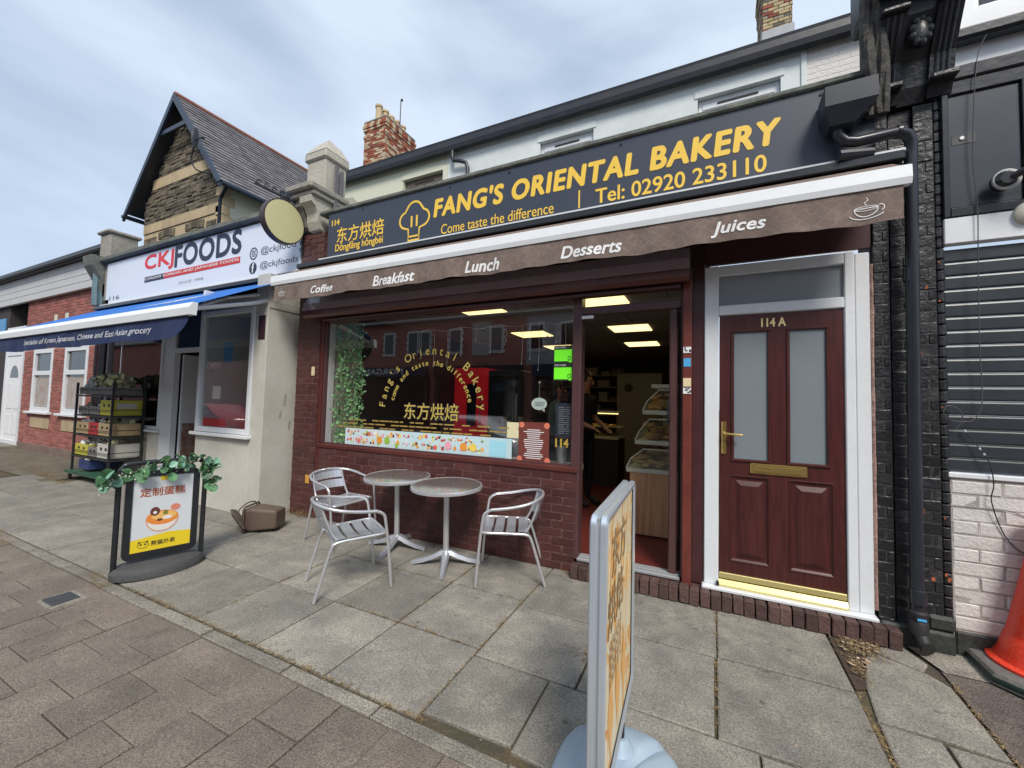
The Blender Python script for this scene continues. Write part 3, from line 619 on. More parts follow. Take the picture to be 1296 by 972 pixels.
m = MB(); m.prism([(-.02, 3.78), (-.08, 3.80), (-.12, 3.90), (-.13, 4.0), (-.17, 4.08), (-.24, 4.12), (-.25, 4.2), (0.3, 4.2), (.3, 3.78)], 'x', -4.92, -4.70); m.build('scroll_bracket', m_ps, pil)
m = MB(); m.prism([(-.02, 3.84), (-.07, 3.88), (-.10, 3.98), (-.14, 4.07), (-.19, 4.12), (-.20, 4.2), (0.3, 4.2), (.3, 3.84)], 'x', -5.10, -4.97); m.build('scroll_bracket', m_stone, pil)
m = MB(); m.prism([(.30, 4.36), (.45, 4.5), (1.4, 4.2), (1.4, 3.95), (.3, 3.95)], 'x', -5.0, -4.74); m.build('sloping_coping', m_ps, pil)
m = MB(); m.cbox(-4.678, -4.655, .08, .14, 4.1, 4.75, c=.004); m.cbox(-4.678, -4.655, .17, .22, 4.33, 4.72, c=.004); m.build('timber_batten', M('grey_timber', (.13, .12, .14), .8, nz=(30, .5, (.2, .19, .2))), pil)
o = box('old_patch', M('orange_paint_patch', (.65, .33, .05), .7, nz=(30, .5, (.4, .2, .05))), pil, -4.80, -4.73, -.048, -.044, .43, .54)
# coping above sign + flat roof
m = MB(); m.cbox(-4.66, 1.03, -.145, .0, 3.948, 3.995, c=.01); m.build('coping', m_coping, shop)
m = MB(); m.cbox(-4.66, 1.03, .001, 2.44, 3.88, 3.96, c=.01); m.build('flat_roof', m_coping, shop)
# sign
sg = thing('bakery_sign', 'long charcoal fascia sign with yellow lettering FANG\'S ORIENTAL BAKERY', 'sign', (-1.8, -.1, 3.35))
box('sign_board', m_char, sg, -4.50, 1.03, -.12, -.02, 3.36, 3.945, c=.003)
box('bottom_trim', m_upvc, sg, -4.62, 1.18, -.155, -.02, 3.33, 3.358, c=.003)
YT = -.1225
text('lettering', "FANG'S ORIENTAL BAKERY", m_gold, sg, -2.80, .46, 3.60, 3.80, YT, bold=.048, shear=.12, space=1.12)
text('lettering', "Come taste the difference", m_gold, sg, -2.70, -1.38, 3.385, 3.495, YT, bold=.004)
text('lettering', "Tel: 02920 233110", m_gold, sg, -.97, .37, 3.395, 3.53, YT, bold=.017)
text('lettering', "东方烘焙", m_gold, sg, -4.33, -3.54, 3.53, 3.73, YT, bold=.012)
text('lettering', "Dōngfāng hōngbèi", m_gold, sg, -4.35, -3.55, 3.40, 3.52, YT, bold=.02)
text('lettering', "114", m_gold, sg, -4.43, -4.30, 3.775, 3.845, YT, bold=.04)
m = MB(); m.box(-1.135, -1.12, YT, YT + .002, 3.385, 3.555)
def stroke(m, pts, w_, y, closed=False):
    P = [Vector(p) for p in pts]; n = len(P); A = []; B = []
    for i in range(n):
        d_ = (P[(i + 1) % n] - P[i - 1]) if closed else (P[min(i + 1, n - 1)] - P[max(i - 1, 0)]); d_.normalize(); q = Vector((-d_.y, d_.x)) * w_ / 2
        A.append(P[i] + q); B.append(P[i] - q)
    for i in range(n if closed else n - 1):
        j = (i + 1) % n; m.add([(B[i].x, y, B[i].y), (B[j].x, y, B[j].y), (A[j].x, y, A[j].y), (A[i].x, y, A[i].y)], [(0, 1, 2, 3)])
def arcp(cx_, cz_, r, a0, a1, n=14, rz_=None): return [(cx_ + r * math.cos(R(a0 + (a1 - a0) * i / n)), cz_ + (rz_ or r) * math.sin(R(a0 + (a1 - a0) * i / n))) for i in range(n + 1)]
hat = [(-3.16, 3.43)] + [(-3.165, 3.52)] + arcp(-3.20, 3.63, .095, 250, 100, 10) + arcp(-3.085, 3.735, .105, 150, 30, 10, .1) + arcp(-2.965, 3.63, .095, 80, -70, 10) + [(-3.005, 3.52), (-3.01, 3.43)]
stroke(m, hat, .024, YT, True); stroke(m, [(-3.16, 3.43), (-3.165, 3.385), (-3.005, 3.385), (-3.01, 3.43)], .019, YT)
stroke(m, [(-3.12, 3.54), (-3.12, 3.67)], .026, YT); stroke(m, [(-3.045, 3.54), (-3.045, 3.67)], .026, YT)
m.build('chef_hat_logo', m_gold, sg)
for x_ in (-3.9, -2.6, -1.87, -.75, .72, .8): m = MB(); m.lathe([(.012, -.0), (.012, -.006)], (x_, -.1205, 3.90), 8, 'y'); m.build('fixing_cap', m_black, sg)

# awning
aw = thing('brown_awning', 'brown patterned awning with white front bar and valance reading Coffee Breakfast Lunch Desserts Juices', 'awning', (-2, 0, 3.0))
box('cassette', m_black, aw, -5.0, 1.17, -.19, -.02, 3.265, 3.329, c=.008)
m = MB()
n = 40
for i in range(n):
    xa, xb = -5.02 + 6.12 * i / n, -5.02 + 6.12 * (i + 1) / n
    m.quad((xa, -.44, 3.085), (xb, -.44, 3.085), (xb, -.10, 3.29), (xa, -.10, 3.29))
m.build('fabric', m_cloth, aw)
m = MB(); m.prism([(-.42, 2.965), (-.48, 2.96), (-.49, 3.0), (-.485, 3.075), (-.45, 3.095), (-.41, 3.08)], 'x', -5.06, 1.10); m.build('front_bar', m_bar, aw, smooth=False)
def VY(x, z):  # valance ripple
    k = (2.97 - z) / .22; return -.468 + k * (.012 * math.sin(x * 9) + .010 * math.sin(x * 23 + 1)) - .002
def VZ(x, z): k = (2.97 - z) / .22; return z + k * (.008 * math.sin(x * 5 + 1) + (.0))
m = MB(); n = 240
for i in range(n):
    for j in range(6):
        xa, xb = -4.99 + 6.05 * i / n, -4.99 + 6.05 * (i + 1) / n; za, zb = 2.97 - .22 * j / 6, 2.97 - .22 * (j + 1) / 6
        m.quad((xa, VY(xa, zb), VZ(xa, zb)), (xb, VY(xb, zb), VZ(xb, zb)), (xb, VY(xb, za), VZ(xb, za)), (xa, VY(xa, za), VZ(xa, za)))
m.build('valance', m_cloth, aw, smooth=True)
fv = lambda x, z: (x, VY(x, z) - .0035, VZ(x, z))
for s_, a, b, z0_, z1_ in (('Coffee', -4.31, -3.95, 2.80, 2.875), ('Breakfast', -3.33, -2.76, 2.785, 2.885), ('Lunch', -2.14, -1.77, 2.785, 2.885), ('Desserts', -1.17, -.66, 2.79, 2.885), ('Juices', -.01, .33, 2.79, 2.895)):
    text('lettering', s_, m_txtwhite, aw, a, b, z0_ - .004, z1_ + .004, 0, bold=.03, shear=.25, fn=fv, space=1.03)
def cup(m, x, z, s_):
    pts = lambda l: [(x + p[0] * s_, z + p[1] * s_) for p in l]
    mm = MB(); stroke(mm, pts([(-.06, .02)] + arcp(0, .02, .06, 180, 360, 10, .05)), .006 * s_, 0, True); stroke(mm, pts(arcp(0, -.015, .085, 190, 350, 10, .03)), .005 * s_, 0)
    stroke(mm, pts(arcp(.068, .012, .02, 110, -70, 8)), .005 * s_, 0); stroke(mm, pts([(.0, .04), (-.01, .055), (.01, .07), (0, .085)]), .005 * s_, 0); stroke(mm, pts(arcp(0, .02, .06, 0, 360, 16, .014)), .004 * s_, 0, True)
    m.add([fv(v[0], v[2]) for v in mm.v], mm.f)
for a_ in ((.88, 2.83, 1.0), (-4.86, 2.84, .75)): m = MB(); cup(m, *a_); m.build('cup_logo', m_txtwhite, aw)

# ---------------------------------------------------------------- window graphics
wg = thing('window_lettering', 'gold and black arched lettering on the bakery window', 'window sign', (-2.9, .04, 1.4))
YG = .040
def arc_text(m, s_, c, r, a0, a1, sz, bold, y):
    n_ = len(s_)
    for i, ch in enumerate(s_):
        if ch == ' ': continue
        a = R(a0 + (a1 - a0) * (i + .5) / n_); vs, fs = text_geo(ch)
        cx0 = (min(v[0] for v in vs) + max(v[0] for v in vs)) / 2
        for ox, oz, k in weights(bold):
            q = []
            for v in vs:
                lx, lz = (v[0] - cx0 + ox) * sz * 1.0, (v[1] + oz) * sz; rr = r + lz; q.append((c[0] + rr * math.cos(a) + lx * math.sin(a), y - .00012 * k, c[1] + rr * math.sin(a) - lx * math.cos(a)))
            m.add(q, fs)
m_ggold = M('window_gold_vinyl', (.56, .43, .08), .5)
for bold, y_, mt, nm in ((.05, YG, m_dark, 'letter_outline'), (.0, YG - .002, m_ggold, 'lettering')):  # dark printed outline laid behind the gold letters
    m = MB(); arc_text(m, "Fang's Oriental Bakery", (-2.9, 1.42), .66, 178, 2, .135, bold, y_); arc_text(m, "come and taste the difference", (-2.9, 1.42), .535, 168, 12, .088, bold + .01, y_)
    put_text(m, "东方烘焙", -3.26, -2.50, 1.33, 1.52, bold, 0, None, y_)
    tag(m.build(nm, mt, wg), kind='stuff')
m = MB()
for row in range(3):
    x_ = -4.35 + row * .1
    while x_ < -2.1 + row * .2:
        l_ = random.uniform(.05, .16); m.box(x_, x_ + l_, YG - .001, YG + .0005, 1.19 + row * .045, 1.205 + row * .045); x_ += l_ + random.choice((.012, .02, .10))
tag(m.build('small_print', M('dull_gold_print', (.36, .25, .06), .6), wg), kind='stuff')
# poster strip
ps = thing('picture_strip', 'long pale blue strip of cake and dessert pictures along the window bottom', 'poster', (-2.9, .06, .97))
YP = .036
box('sheet', M('pale_blue_paper', (.50, .68, .72), .6, nz=(1.5, .5, (.72, .76, .74))), ps, -4.2, -1.84, YP, YP + .003, .977, 1.18)
random.seed(21)
cols_ = [(.75, .30, .04), (.7, .08, .12), (.82, .60, .1), (.28, .5, .06), (.8, .35, .45), (.85, .8, .75), (.08, .07, .07), (.75, .45, .2), (.5, .1, .05)]
groups = {}
for i in range(230):
    x_ = random.uniform(-4.15, -2.18); z_ = random.choice((1.03, 1.045, 1.12, 1.135)) + random.uniform(-.025, .025); r_ = random.choice((.006, .009, .012, .016, .022)) * random.uniform(.8, 1.2); c_ = random.choice(cols_)
    mm = groups.setdefault(c_, MB()); mm.disc((x_, z_), r_, 10, YP - .001 - i * .000012, r_ * random.uniform(.6, 1.3))
for xx, c_ in ((-3.62, cols_[0]), (-3.5, cols_[3]), (-2.62, cols_[4]), (-2.3, cols_[2]), (-2.42, cols_[0])): groups.setdefault(c_, MB()).disc((xx, 1.06), .045, 14, YP - .0045)
for i, (c_, mm) in enumerate(groups.items()): tag(mm.build('cake_picture', M('print_%s' % ['amber', 'red', 'gold', 'green', 'pink', 'cream', 'black', 'tan', 'rust'][cols_.index(c_)], c_, .6), ps), kind='stuff')
box('code_panel', M('pale_cyan_print', (.35, .68, .80), .6), ps, -2.10, -1.9, YP - .002, YP - .001, .985, 1.15)
t = thing('menu_poster', 'dark red menu sheet with white lines of print in the bakery window', 'poster', (-1.6, .06, .96))
box('sheet', M('menu_red_brown', (.17, .04, .03), .5), t, -1.765, -1.435, YP, YP + .003, .975, 1.36)
m = MB()
for k in range(15):
    l_ = random.uniform(.06, .11); m.box(-1.6 - l_, -1.6 + l_, YP - .002, YP - .001, 1.0 + k * .02, 1.008 + k * .02)
m.build('print', m_txtwhite, t)
for x_, z_ in ((-1.75, .99), (-1.73, 1.33), (-1.46, 1.33), (-1.45, .99)): m = MB(); m.disc((x_, z_), .03, 10, YP - .003); m.build('corner_motif', M('coral_print', (.7, .2, .12), .6), t)
t = thing('paper_notice', 'small cream paper note stuck in the window left of the red menu', 'notice', (-1.87, .06, 1.15)); box('sheet', M('cream_paper', (.72, .66, .42), .7), t, -1.90, -1.76, YP + .004, YP + .006, 1.19, 1.35)
t = thing('speech_bubble_sign', 'white oval speech bubble sign hanging in the window', 'sign', (-1.6, .1, 1.55))
m = MB(); m.disc((-1.575, 1.545), .085, 22, .10, .062); m.add([(-1.56, .10, 1.49), (-1.51, .10, 1.465), (-1.52, .10, 1.5)], [(0, 1, 2)]); m.build('bubble', M('mint_white_card', (.66, .78, .72), .6), t)
m = MB()
for k in range(3): m.box(-1.62, -1.53 + .01 * k, .097, .099, 1.525 + k * .016, 1.531 + k * .016)
m.build('print', m_grey, t); m = MB(); m.tube([(-1.575, .1, 1.605), (-1.575, .1, 1.75)], .002, 4); m.ball((-1.575, .1, 1.76), .014, 8, 6); m.build('hanger', m_grey, t)
for i, z_ in enumerate((1.965, 1.79)):
    t = thing('hygiene_rating_sticker', ('upper' if i == 0 else 'lower') + ' of two bright green rating stickers at the right edge of the window', 'sticker', (-1.3, .05, z_), group='green rating stickers')
    box('backing', M('black_print', (.02, .03, .02), .5), t, -1.405, -1.215, YG + .001, YG + .002, z_ - .015, z_ + .155)
    m = MB(); m.add([(-1.40, YG - .001, z_ + .0), (-1.25, YG - .001, z_ + .0), (-1.25, YG - .001, z_ - .012), (-1.22, YG - .001, z_ - .012), (-1.22, YG - .001, z_ + .115), (-1.40, YG - .001, z_ + .115)], [(0, 1, 2, 3, 4, 5)]); m.build('green_field', M('glowing_lime_print', (.16, .80, .02), .5, emit=((.16, .8, .02), .12)), t)  # green print brightened by a faint glow, though it is no lamp
    text('print', 'FOOD HYGIENE', m_txtwhite, t, -1.395, -1.28, z_ + .128, z_ + .145, YG - .001)
    m = MB(); stroke(m, arcp(-1.245, z_ + .03, .014, 0, 360, 12, .02), .006, YG - .003, True); m.build('rating_ring', MATS['black_print'], t)
t = thing('menu_tablet', 'dark menu board with rows of white print beside the doorway post in the window', 'menu board', (-1.3, .08, 1.1))
box('board', M('slate_board', (.03, .04, .06), .4), t, -1.39, -1.21, .08, .09, 1.22, 1.56); m = MB()
for k in range(13): m.box(-1.36, -1.30 + .01 * (k % 3), .077, .079, 1.26 + k * .021, 1.267 + k * .021); m.box(-1.28, -1.235, .077, .079, 1.26 + k * .021, 1.267 + k * .021)
m.build('print', m_grey, t)
t = thing('gold_number', 'gold number 114 hanging low at the right end of the window', 'number', (-1.3, .08, 1.1)); text('numerals', '114', m_gold, t, -1.38, -1.25, 1.13, 1.21, .07, bold=.03)
t = thing('window_pot', 'grey flower pot with a stem inside the window beside the red menu', 'plant pot', (-1.40, .2, .96)); m = MB(); m.lathe([(.045, .96), (.06, 1.12), (.062, 1.13)], (-1.36, .2, 0), 16); m.build('pot', m_grey, t, smooth=True)
m = MB(); random.seed(4)
for i in range(26): a = random.uniform(0, 6.3); h_ = random.uniform(.05, .2); m.tube([(-1.36, .2, 1.1), (-1.36 + .03 * math.cos(a), .2 + .03 * math.sin(a), 1.1 + h_)], .004, 4)
m.build('stems', m_ivy, t)
t = thing('glass_bottle', 'clear bent glass bottle at the right corner inside the window', 'bottle', (-1.27, .2, .96)); m = MB(); m.lathe([(.04, .96), (.042, 1.0), (.02, 1.08), (.015, 1.16)], (-1.27, .2, 0), 12); m.build('bottle_body', m_glass2, t, smooth=True)
box('window_reveal', m_upvc, shop, -4.5795, -4.572, .05, .14, .96, 2.55)
# ivy behind glass
iv = thing('hanging_ivy', 'curtain of artificial green ivy hanging inside the left end of the window', 'artificial plant', (-4.3, .15, .97)); m = MB(); st = MB(); random.seed(9)
def leaf(m, p, sz, up=None):
    a = random.uniform(0, 6.28); t_ = random.uniform(-.9, .9); e = Vector((math.cos(a), math.sin(a) * .5, -.4 + .6 * math.sin(a * 3))).normalized(); f_ = e.cross(Vector((0, 1, t_))).normalized(); c = Vector(p); n_ = e.cross(f_)
    m.add([c, c + e * sz * .35 + f_ * sz * .42 + n_ * sz * .05, c + e * sz * .8 + f_ * sz * .33, c + e * sz * 1.15 - n_ * sz * .1, c + e * sz * .8 - f_ * sz * .33, c + e * sz * .35 - f_ * sz * .42 + n_ * sz * .05], [(0, 1, 2, 3), (0, 3, 4, 5)])
for sidx in range(9):
    x_ = -4.46 + sidx * .052 + random.uniform(-.015, .015); y_ = random.uniform(.075, .13); z_ = 2.54; zb = .98 if sidx > 1 else 1.05
    pts = []
    while z_ > zb:
        pts.append((x_ + .025 * math.sin(z_ * 7 + sidx), y_, z_)); z_ -= .04
        for q in range(3 if random.random() < .82 else 1): leaf(m, (x_ + .025 * math.sin(z_ * 7 + sidx) + random.gauss(0, .018), y_ + random.gauss(0, .02), z_ + random.uniform(-.02, .02)), random.uniform(.028, .05))
    st.tube(pts, .0025, 4)
tag(m.build('foliage', m_ivy, iv), kind='stuff'); st.build('stems', m_ivy, iv)
# icicle light strings
il = thing('icicle_light_string', 'thin white string lights hanging from the ceiling inside the window', 'string lights', (-2.2, .3, 2.5)); m = MB()
pts = [(-3.3 + i * .1, .35, 2.42 + .02 * math.sin(i * 1.3)) for i in range(21)]; m.tube(pts, .0022, 4)
for i in range(0, 21):
    if i % 2 == 0 or i > 13:
        h_ = random.uniform(.12, .5) + (.2 if i in (14, 15, 16) else 0); m.tube([pts[i], (pts[i][0] + .01, .35, pts[i][2] - h_ / 2), (pts[i][0], .35, pts[i][2] - h_)], .0022, 4); m.ball((pts[i][0], .35, pts[i][2] - h_), .008, 6, 4)
m.build('wires', m_txtwhite, il)

# ---------------------------------------------------------------- bakery interior
inr = thing('bakery_interior', 'dark shop interior with tiled ceiling and red floor seen through the doorway', 'room', (-2.4, 3, .14))
box('floor', m_ofloor, inr, -4.7, .0, .125, 7.2, .08, .14)
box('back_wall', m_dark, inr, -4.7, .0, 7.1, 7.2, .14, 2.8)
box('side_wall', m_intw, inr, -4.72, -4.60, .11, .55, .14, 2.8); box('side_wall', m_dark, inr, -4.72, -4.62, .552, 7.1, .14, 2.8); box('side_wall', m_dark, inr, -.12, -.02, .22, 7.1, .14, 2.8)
box('window_deck', m_intw, inr, -4.6, -1.2, .2, .42, .88, .94)
t_ = 0
for ix in range(8):
    for iy in range(12):
        x0_ = -4.63 + ix * .6; y0_ = .13 + iy * .6; x1_ = min(x0_ + .592, -.10)
        cxx, cyy = x0_ + .3, y0_ + .3
        box('ceiling_tile', m_ceil, inr, x0_ + .008, x1_, y0_ + .008, y0_ + .59, 2.75, 2.765)
for a, b in ((-1.16, .82), (-1.14, 2.67), (-1.21, 4.35), (-2.72, .75), (-2.80, 2.72), (-2.85, 4.35)): box('lit_panel', m_lamp, inr, a - .29, a + .29, b - .25, b + .25, 2.738, 2.749)
box('ceiling_grid', m_grey, inr, -4.63, -.1, .12, 7.15, 2.766, 2.79)
# bread display by the door
bd = thing('bread_display', 'beech fronted self service bread cabinet with stacked clear bins just inside the doorway', 'display cabinet', (-.45, 1.2, .14))
box('cabinet_base', m_wood, bd, -.82, -.13, .95, 2.1, .16, .82); box('cabinet_plinth', m_ofloor, bd, -.80, -.13, .97, 2.1, .14, .159)
m_cream = M('cream_metal', (.62, .63, .50), .5)
for k, (z0_, z1_, xa, xb) in enumerate(((.82, 1.10, -.86, -.76), (1.13, 1.43, -.77, -.70), (1.46, 1.75, -.69, -.60))):
    box('tray_rail', m_cream, bd, xa, -.13, .94, 2.1, z0_, z0_ + .045, c=.004)
    m = MB(); m.prism([(xa, z0_ + .046), (xa + .05, z0_ + .15), (xb + .08, z1_ - .02), (-.14, z1_ - .02), (-.14, z0_ + .046)], 'y', .95, .954); m.quad((xa, .955, z0_ + .05), (xa, 2.09, z0_ + .05), (xb + .08, 2.09, z1_ - .02), (xb + .08, .955, z1_ - .02)); m.build('clear_bin', glass('acrylic', (.9, .93, .88), 1.75, .12), bd)
    random.seed(30 + k); m = MB()
    for i in range(64): q_ = random.random(); m.ball((random.uniform(xa + .1, -.2), random.uniform(1.0, 1.6), z0_ + .075 + q_ * q_ * .15), (random.uniform(.04, .08), random.uniform(.03, .05), .03), 8, 5)
    m2_ = MB(); m2_.tube([(xa, .948, z0_ + .046), (xa + .05, .948, z0_ + .15), (xb + .08, .948, z1_ - .02), (-.14, .948, z1_ - .02)], .008, 6); m2_.build('bin_edge', m_cream, bd)
    b_ = m.build('bread_rolls', M('baked_crust', (.60, .32, .10), .6, var=.4, island=True, nz=(20, .5, (.75, .5, .22))), bd, smooth=True); b_['kind'] = 'stuff'
box('back_panel', m_cream, bd, -.155, -.125, .96, 2.1, .83, 1.79); box('side_panel', m_cream, bd, -.60, -.16, 2.08, 2.1, .83, 1.79); box('top_rail', m_cream, bd, -.6, -.13, .94, 2.1, 1.75, 1.79, c=.004)
cas = thing('cake_display_case', 'lit glass cake counter at the back of the bakery behind the standing person', 'display case', (-1.8, 3.6, .14))
box('counter_base', m_dark, cas, -2.5, -1.47, 3.5, 4.1, .14, .95); m = MB(); m.box(-2.5, -1.47, 3.5, 4.1, .96, 1.0); m.box(-2.5, -1.47, 3.6, 4.1, 1.16, 1.175); m.box(-2.5, -1.47, 3.55, 4.1, 1.42, 1.45); m.build('shelf', m_cream, cas)
m = MB(); m.quad((-2.5, 3.5, 1.0), (-1.47, 3.5, 1.0), (-1.47, 3.52, 1.42), (-2.5, 3.52, 1.42)); m.build('glass_front', glass('case_glass', (.9, .95, .85), 1.4), cas)
box('case_light', m_lamp, cas, -2.45, -1.5, 3.6, 3.64, 1.40, 1.415)
random.seed(8); m = MB()
for i in range(40): m.ball((random.uniform(-2.45, -1.55), random.uniform(3.6, 3.95), random.choice((1.02, 1.195))), (.04, .04, .025), 8, 5)
tag(m.build('cakes', MATS['baked_crust'], cas, smooth=True), kind='stuff')
bs = thing('back_shelving', 'dark shelves of boxes and appliances on the far wall of the bakery', 'shelving', (-2.3, 6.6, .14))
m = MB()
for z_ in (1.3, 1.65, 2.0, 2.3): m.box(-4.4, -2.1, 6.6, 7.05, z_, z_ + .025)
for x_ in (-4.4, -3.3, -2.12): m.box(x_, x_ + .03, 6.6, 7.05, .14, 2.5)
m.build('shelf_frame', m_grey, bs); random.seed(12)
for z_ in (1.325, 1.675, 2.025, 2.325):
    x_ = -4.3
    while x_ < -2.3:
        w_ = random.uniform(.1, .35); h_ = random.uniform(.1, .26); mt = random.choice((m_grey, m_intw, m_dark, m_brownplastic, m_red if random.random() < .3 else m_grey)); box('stored_item', mt, bs, x_, x_ + w_, 6.65, 6.95, z_, z_ + h_, c=.006); x_ += w_ + random.uniform(.02, .12)
wp = thing('wall_partition', 'pale partition with a round clock at the back of the shop', 'partition', (-1.7, 5.8, .14)); box('panel', M('dim_panel', (.22, .21, .19), .7), wp, -1.98, -1.0, 5.8, 5.9, .14, 2.3); m = MB(); m.lathe([(.09, 0), (.09, .02)], (-1.72, 5.77, 1.98), 20, 'y'); m.build('clock', m_dark, wp)
rf = thing('drinks_fridge', 'tall red drinks fridge with glass door deep in the shop', 'fridge', (-6, 4, .14))
rf.location = (-3.9, 3.0, .14); rf['_l'] = (-3.9, 3.0, .14)
box('cabinet', M('glowing_red_enamel', (.5, .012, .018), .35, emit=((.5, .01, .015), .12)), rf, -4.5, -3.83, 2.9, 3.4, .14, 2.2, c=.01); box('door_glass', m_darkglass, rf, -4.2, -4.0, 2.885, 2.899, 1.1, 1.9); box('handle', m_alu, rf, -3.9, -3.88, 2.86, 2.88, 1.1, 1.6)  # cabinet enamel has a faint glow added to lift its red
rf2 = thing('upright_fridge', 'black upright glass fridge beside the red one', 'fridge', (-3.4, 3, .14)); box('cabinet', m_black, rf2, -3.75, -3.1, 2.9, 3.4, .14, 2.15, c=.01); box('glass_door', m_darkglass, rf2, -3.7, -3.15, 2.88, 2.899, .5, 2.05); box('handle', m_alu, rf2, -3.16, -3.13, 2.85, 2.879, 1.0, 1.7)
ct = thing('service_counter', 'dark service counter with clutter across the middle of the shop', 'counter', (-3, 2.2, .14)); box('counter_body', m_dark, ct, -3.1, -2.3, 2.0, 2.5, .14, 1.15, c=.01); random.seed(14)
for i in range(8): x_ = -3.05 + i * .1; box('counter_item', random.choice((m_grey, m_intw, m_dark, m_brownplastic)), ct, x_, x_ + .06, 2.1, 2.2, 1.15, 1.15 + random.uniform(.06, .25), c=.004)

# ================================================================ HOUSES ABOVE THE SHOP
hs = thing('rendered_house', 'pale rendered upper storey with small windows and dark gutter above the bakery sign', 'house', (-2, 2.45, 0))
HY = 2.45
def wall_open(m, x0, x1, y, z0, z1, holes, d=.12):
    """wall face in the xz plane with rectangular openings, reveals built"""
    xs_ = sorted({x0, x1, *[h[0] for h in holes], *[h[1] for h in holes]}); zs = sorted({z0, z1, *[h[2] for h in holes], *[h[3] for h in holes]})
    for a, b in zip(xs_, xs_[1:]):
        for c_, e in zip(zs, zs[1:]):
            if any(h[0] <= a and b <= h[1] and h[2] <= c_ and e <= h[3] for h in holes): continue
            m.quad((a, y, c_), (b, y, c_), (b, y, e), (a, y, e))
    for h in holes:
        a, b, c_, e = h
        m.quad((a, y, c_), (a, y, e), (a, y + d, e), (a, y + d, c_)); m.quad((b, y, e), (b, y, c_), (b, y + d, c_), (b, y + d, e)); m.quad((a, y, e), (b, y, e), (b, y + d, e), (a, y + d, e)); m.quad((a, y, c_), (a, y + d, c_), (b, y + d, c_), (b, y, c_))
m = MB(); wall_open(m, -4.54, 1.08, HY, 3.5, 6.3, [(-2.63, -1.71, 4.6, 5.96), (-.2, .80, 4.6, 5.96)]); m.build('wall', m_bluewhite, hs)
m = MB(); wall_open(m, -9.2, -4.54, HY, 3.5, 6.3, [(-5.58, -4.62, 4.6, 5.95)]); m.build('cream_wall', m_cream, hs)
m = MB(); m.quad((1.08, HY, 3.5), (2.3, HY, 3.5), (2.3, HY, 6.3), (1.08, HY, 6.3)); m.build('brick_wall', m_wbrick, hs)
coursed('brick', m_wbrick, hs, (1.08, HY, 4.0), 0, 1.2, 2.2, .225, .075, .006, .0025, jitter=.0006)
box('plaster_edge', m_bluewhite, hs, 1.02, 1.08, HY - .02, HY, 3.6, 6.2, c=.004); box('plaster_edge', m_cream, hs, -4.60, -4.5, HY - .03, HY - .002, 3.6, 6.0, c=.004)
for (a, b, z_, light) in ((-2.63, -1.71, 5.96, 1), (-.2, .80, 5.96, 1), (-5.58, -4.62, 5.95, 0)):
    fr = frame('window_frame', m_upvc if light else M('brown_window_frame', (.12, .09, .07), .5), hs, a + .005, b - .005, HY + .07, HY + .12, 4.61, z_ - .005, .06)
    m = MB(); m.quad((a + .06, HY + .1, 4.65), (b - .06, HY + .1, 4.65), (b - .06, HY + .1, z_ - .06), (a + .06, HY + .1, z_ - .06)); m.build('pane', m_darkglass, fr)
    m = MB(); m.cbox(a + .06, b - .06, HY + .06, HY + .115, z_ - .24, z_ - .20, c=.004); m.cbox(a + .061, b - .061, HY + .062, HY + .118, z_ - .15, z_ - .066, c=.004); m.build('sash_rail', m_upvc if light else MATS['brown_window_frame'], fr); m = MB(); m.cbox(a + .25, b - .25, HY + .05, HY + .061, z_ - .11, z_ - .085, c=.002); m.build('trickle_vent', m_dark, fr)
    m = MB(); m.prism([(a - .04, z_ + .0), (b + .04, z_ + .0), (b + .04, z_ + .1), ((a + b) / 2, z_ + .15), (a - .04, z_ + .1)], 'y', HY - .012, HY - .001); m.build('lintel', m_bluewhite if light else m_cream, hs)
m = MB(); m.box(-9.2, 2.3, HY - .0, HY + .02, 6.26, 6.30); m.build('wall_top', m_gutter, hs)
m = MB(); m.cbox(-9.2, 2.3, HY - .035, HY - .005, 6.22, 6.40, c=.006); m.build('soffit_board', m_gutter, hs)
m = MB()
gp = [(HY - .036, 6.25), (HY - .06, 6.185), (HY - .10, 6.175), (HY - .135, 6.20), (HY - .155, 6.27), (HY - .155, 6.36), (HY - .165, 6.40), (HY - .145, 6.40), (HY - .14, 6.28), (HY - .1, 6.22), (HY - .06, 6.25), (HY - .05, 6.40), (HY - .036, 6.40)]
m.prism(gp, 'x', -9.2, 2.3); m.build('gutter', m_gutter, hs)
rf_ = MB(); ch_ = rf_.quad((-9.2, HY - .10, 6.41), (2.3, HY - .10, 6.41), (2.3, 6.6, 9.05), (-9.2, 6.6, 9.05)); rf_.quad((-9.2, 10.8, 6.3), (2.3, 10.8, 6.3), (2.3, 6.6, 9.05), (-9.2, 6.6, 9.05)); rf_.build('roof', m_slate, hs)
m = MB(); m.tube([(-4.34, HY - .10, 6.2), (-4.34, HY - .10, 6.07), (-4.31, HY - .10, 6.0), (-4.18, HY - .09, 5.97), (-4.06, HY - .07, 5.92), (-4.02, HY - .06, 5.8), (-4.02, HY - .06, 4.0)], .036, 10); m.build('downpipe', m_gutter, hs, smooth=True)
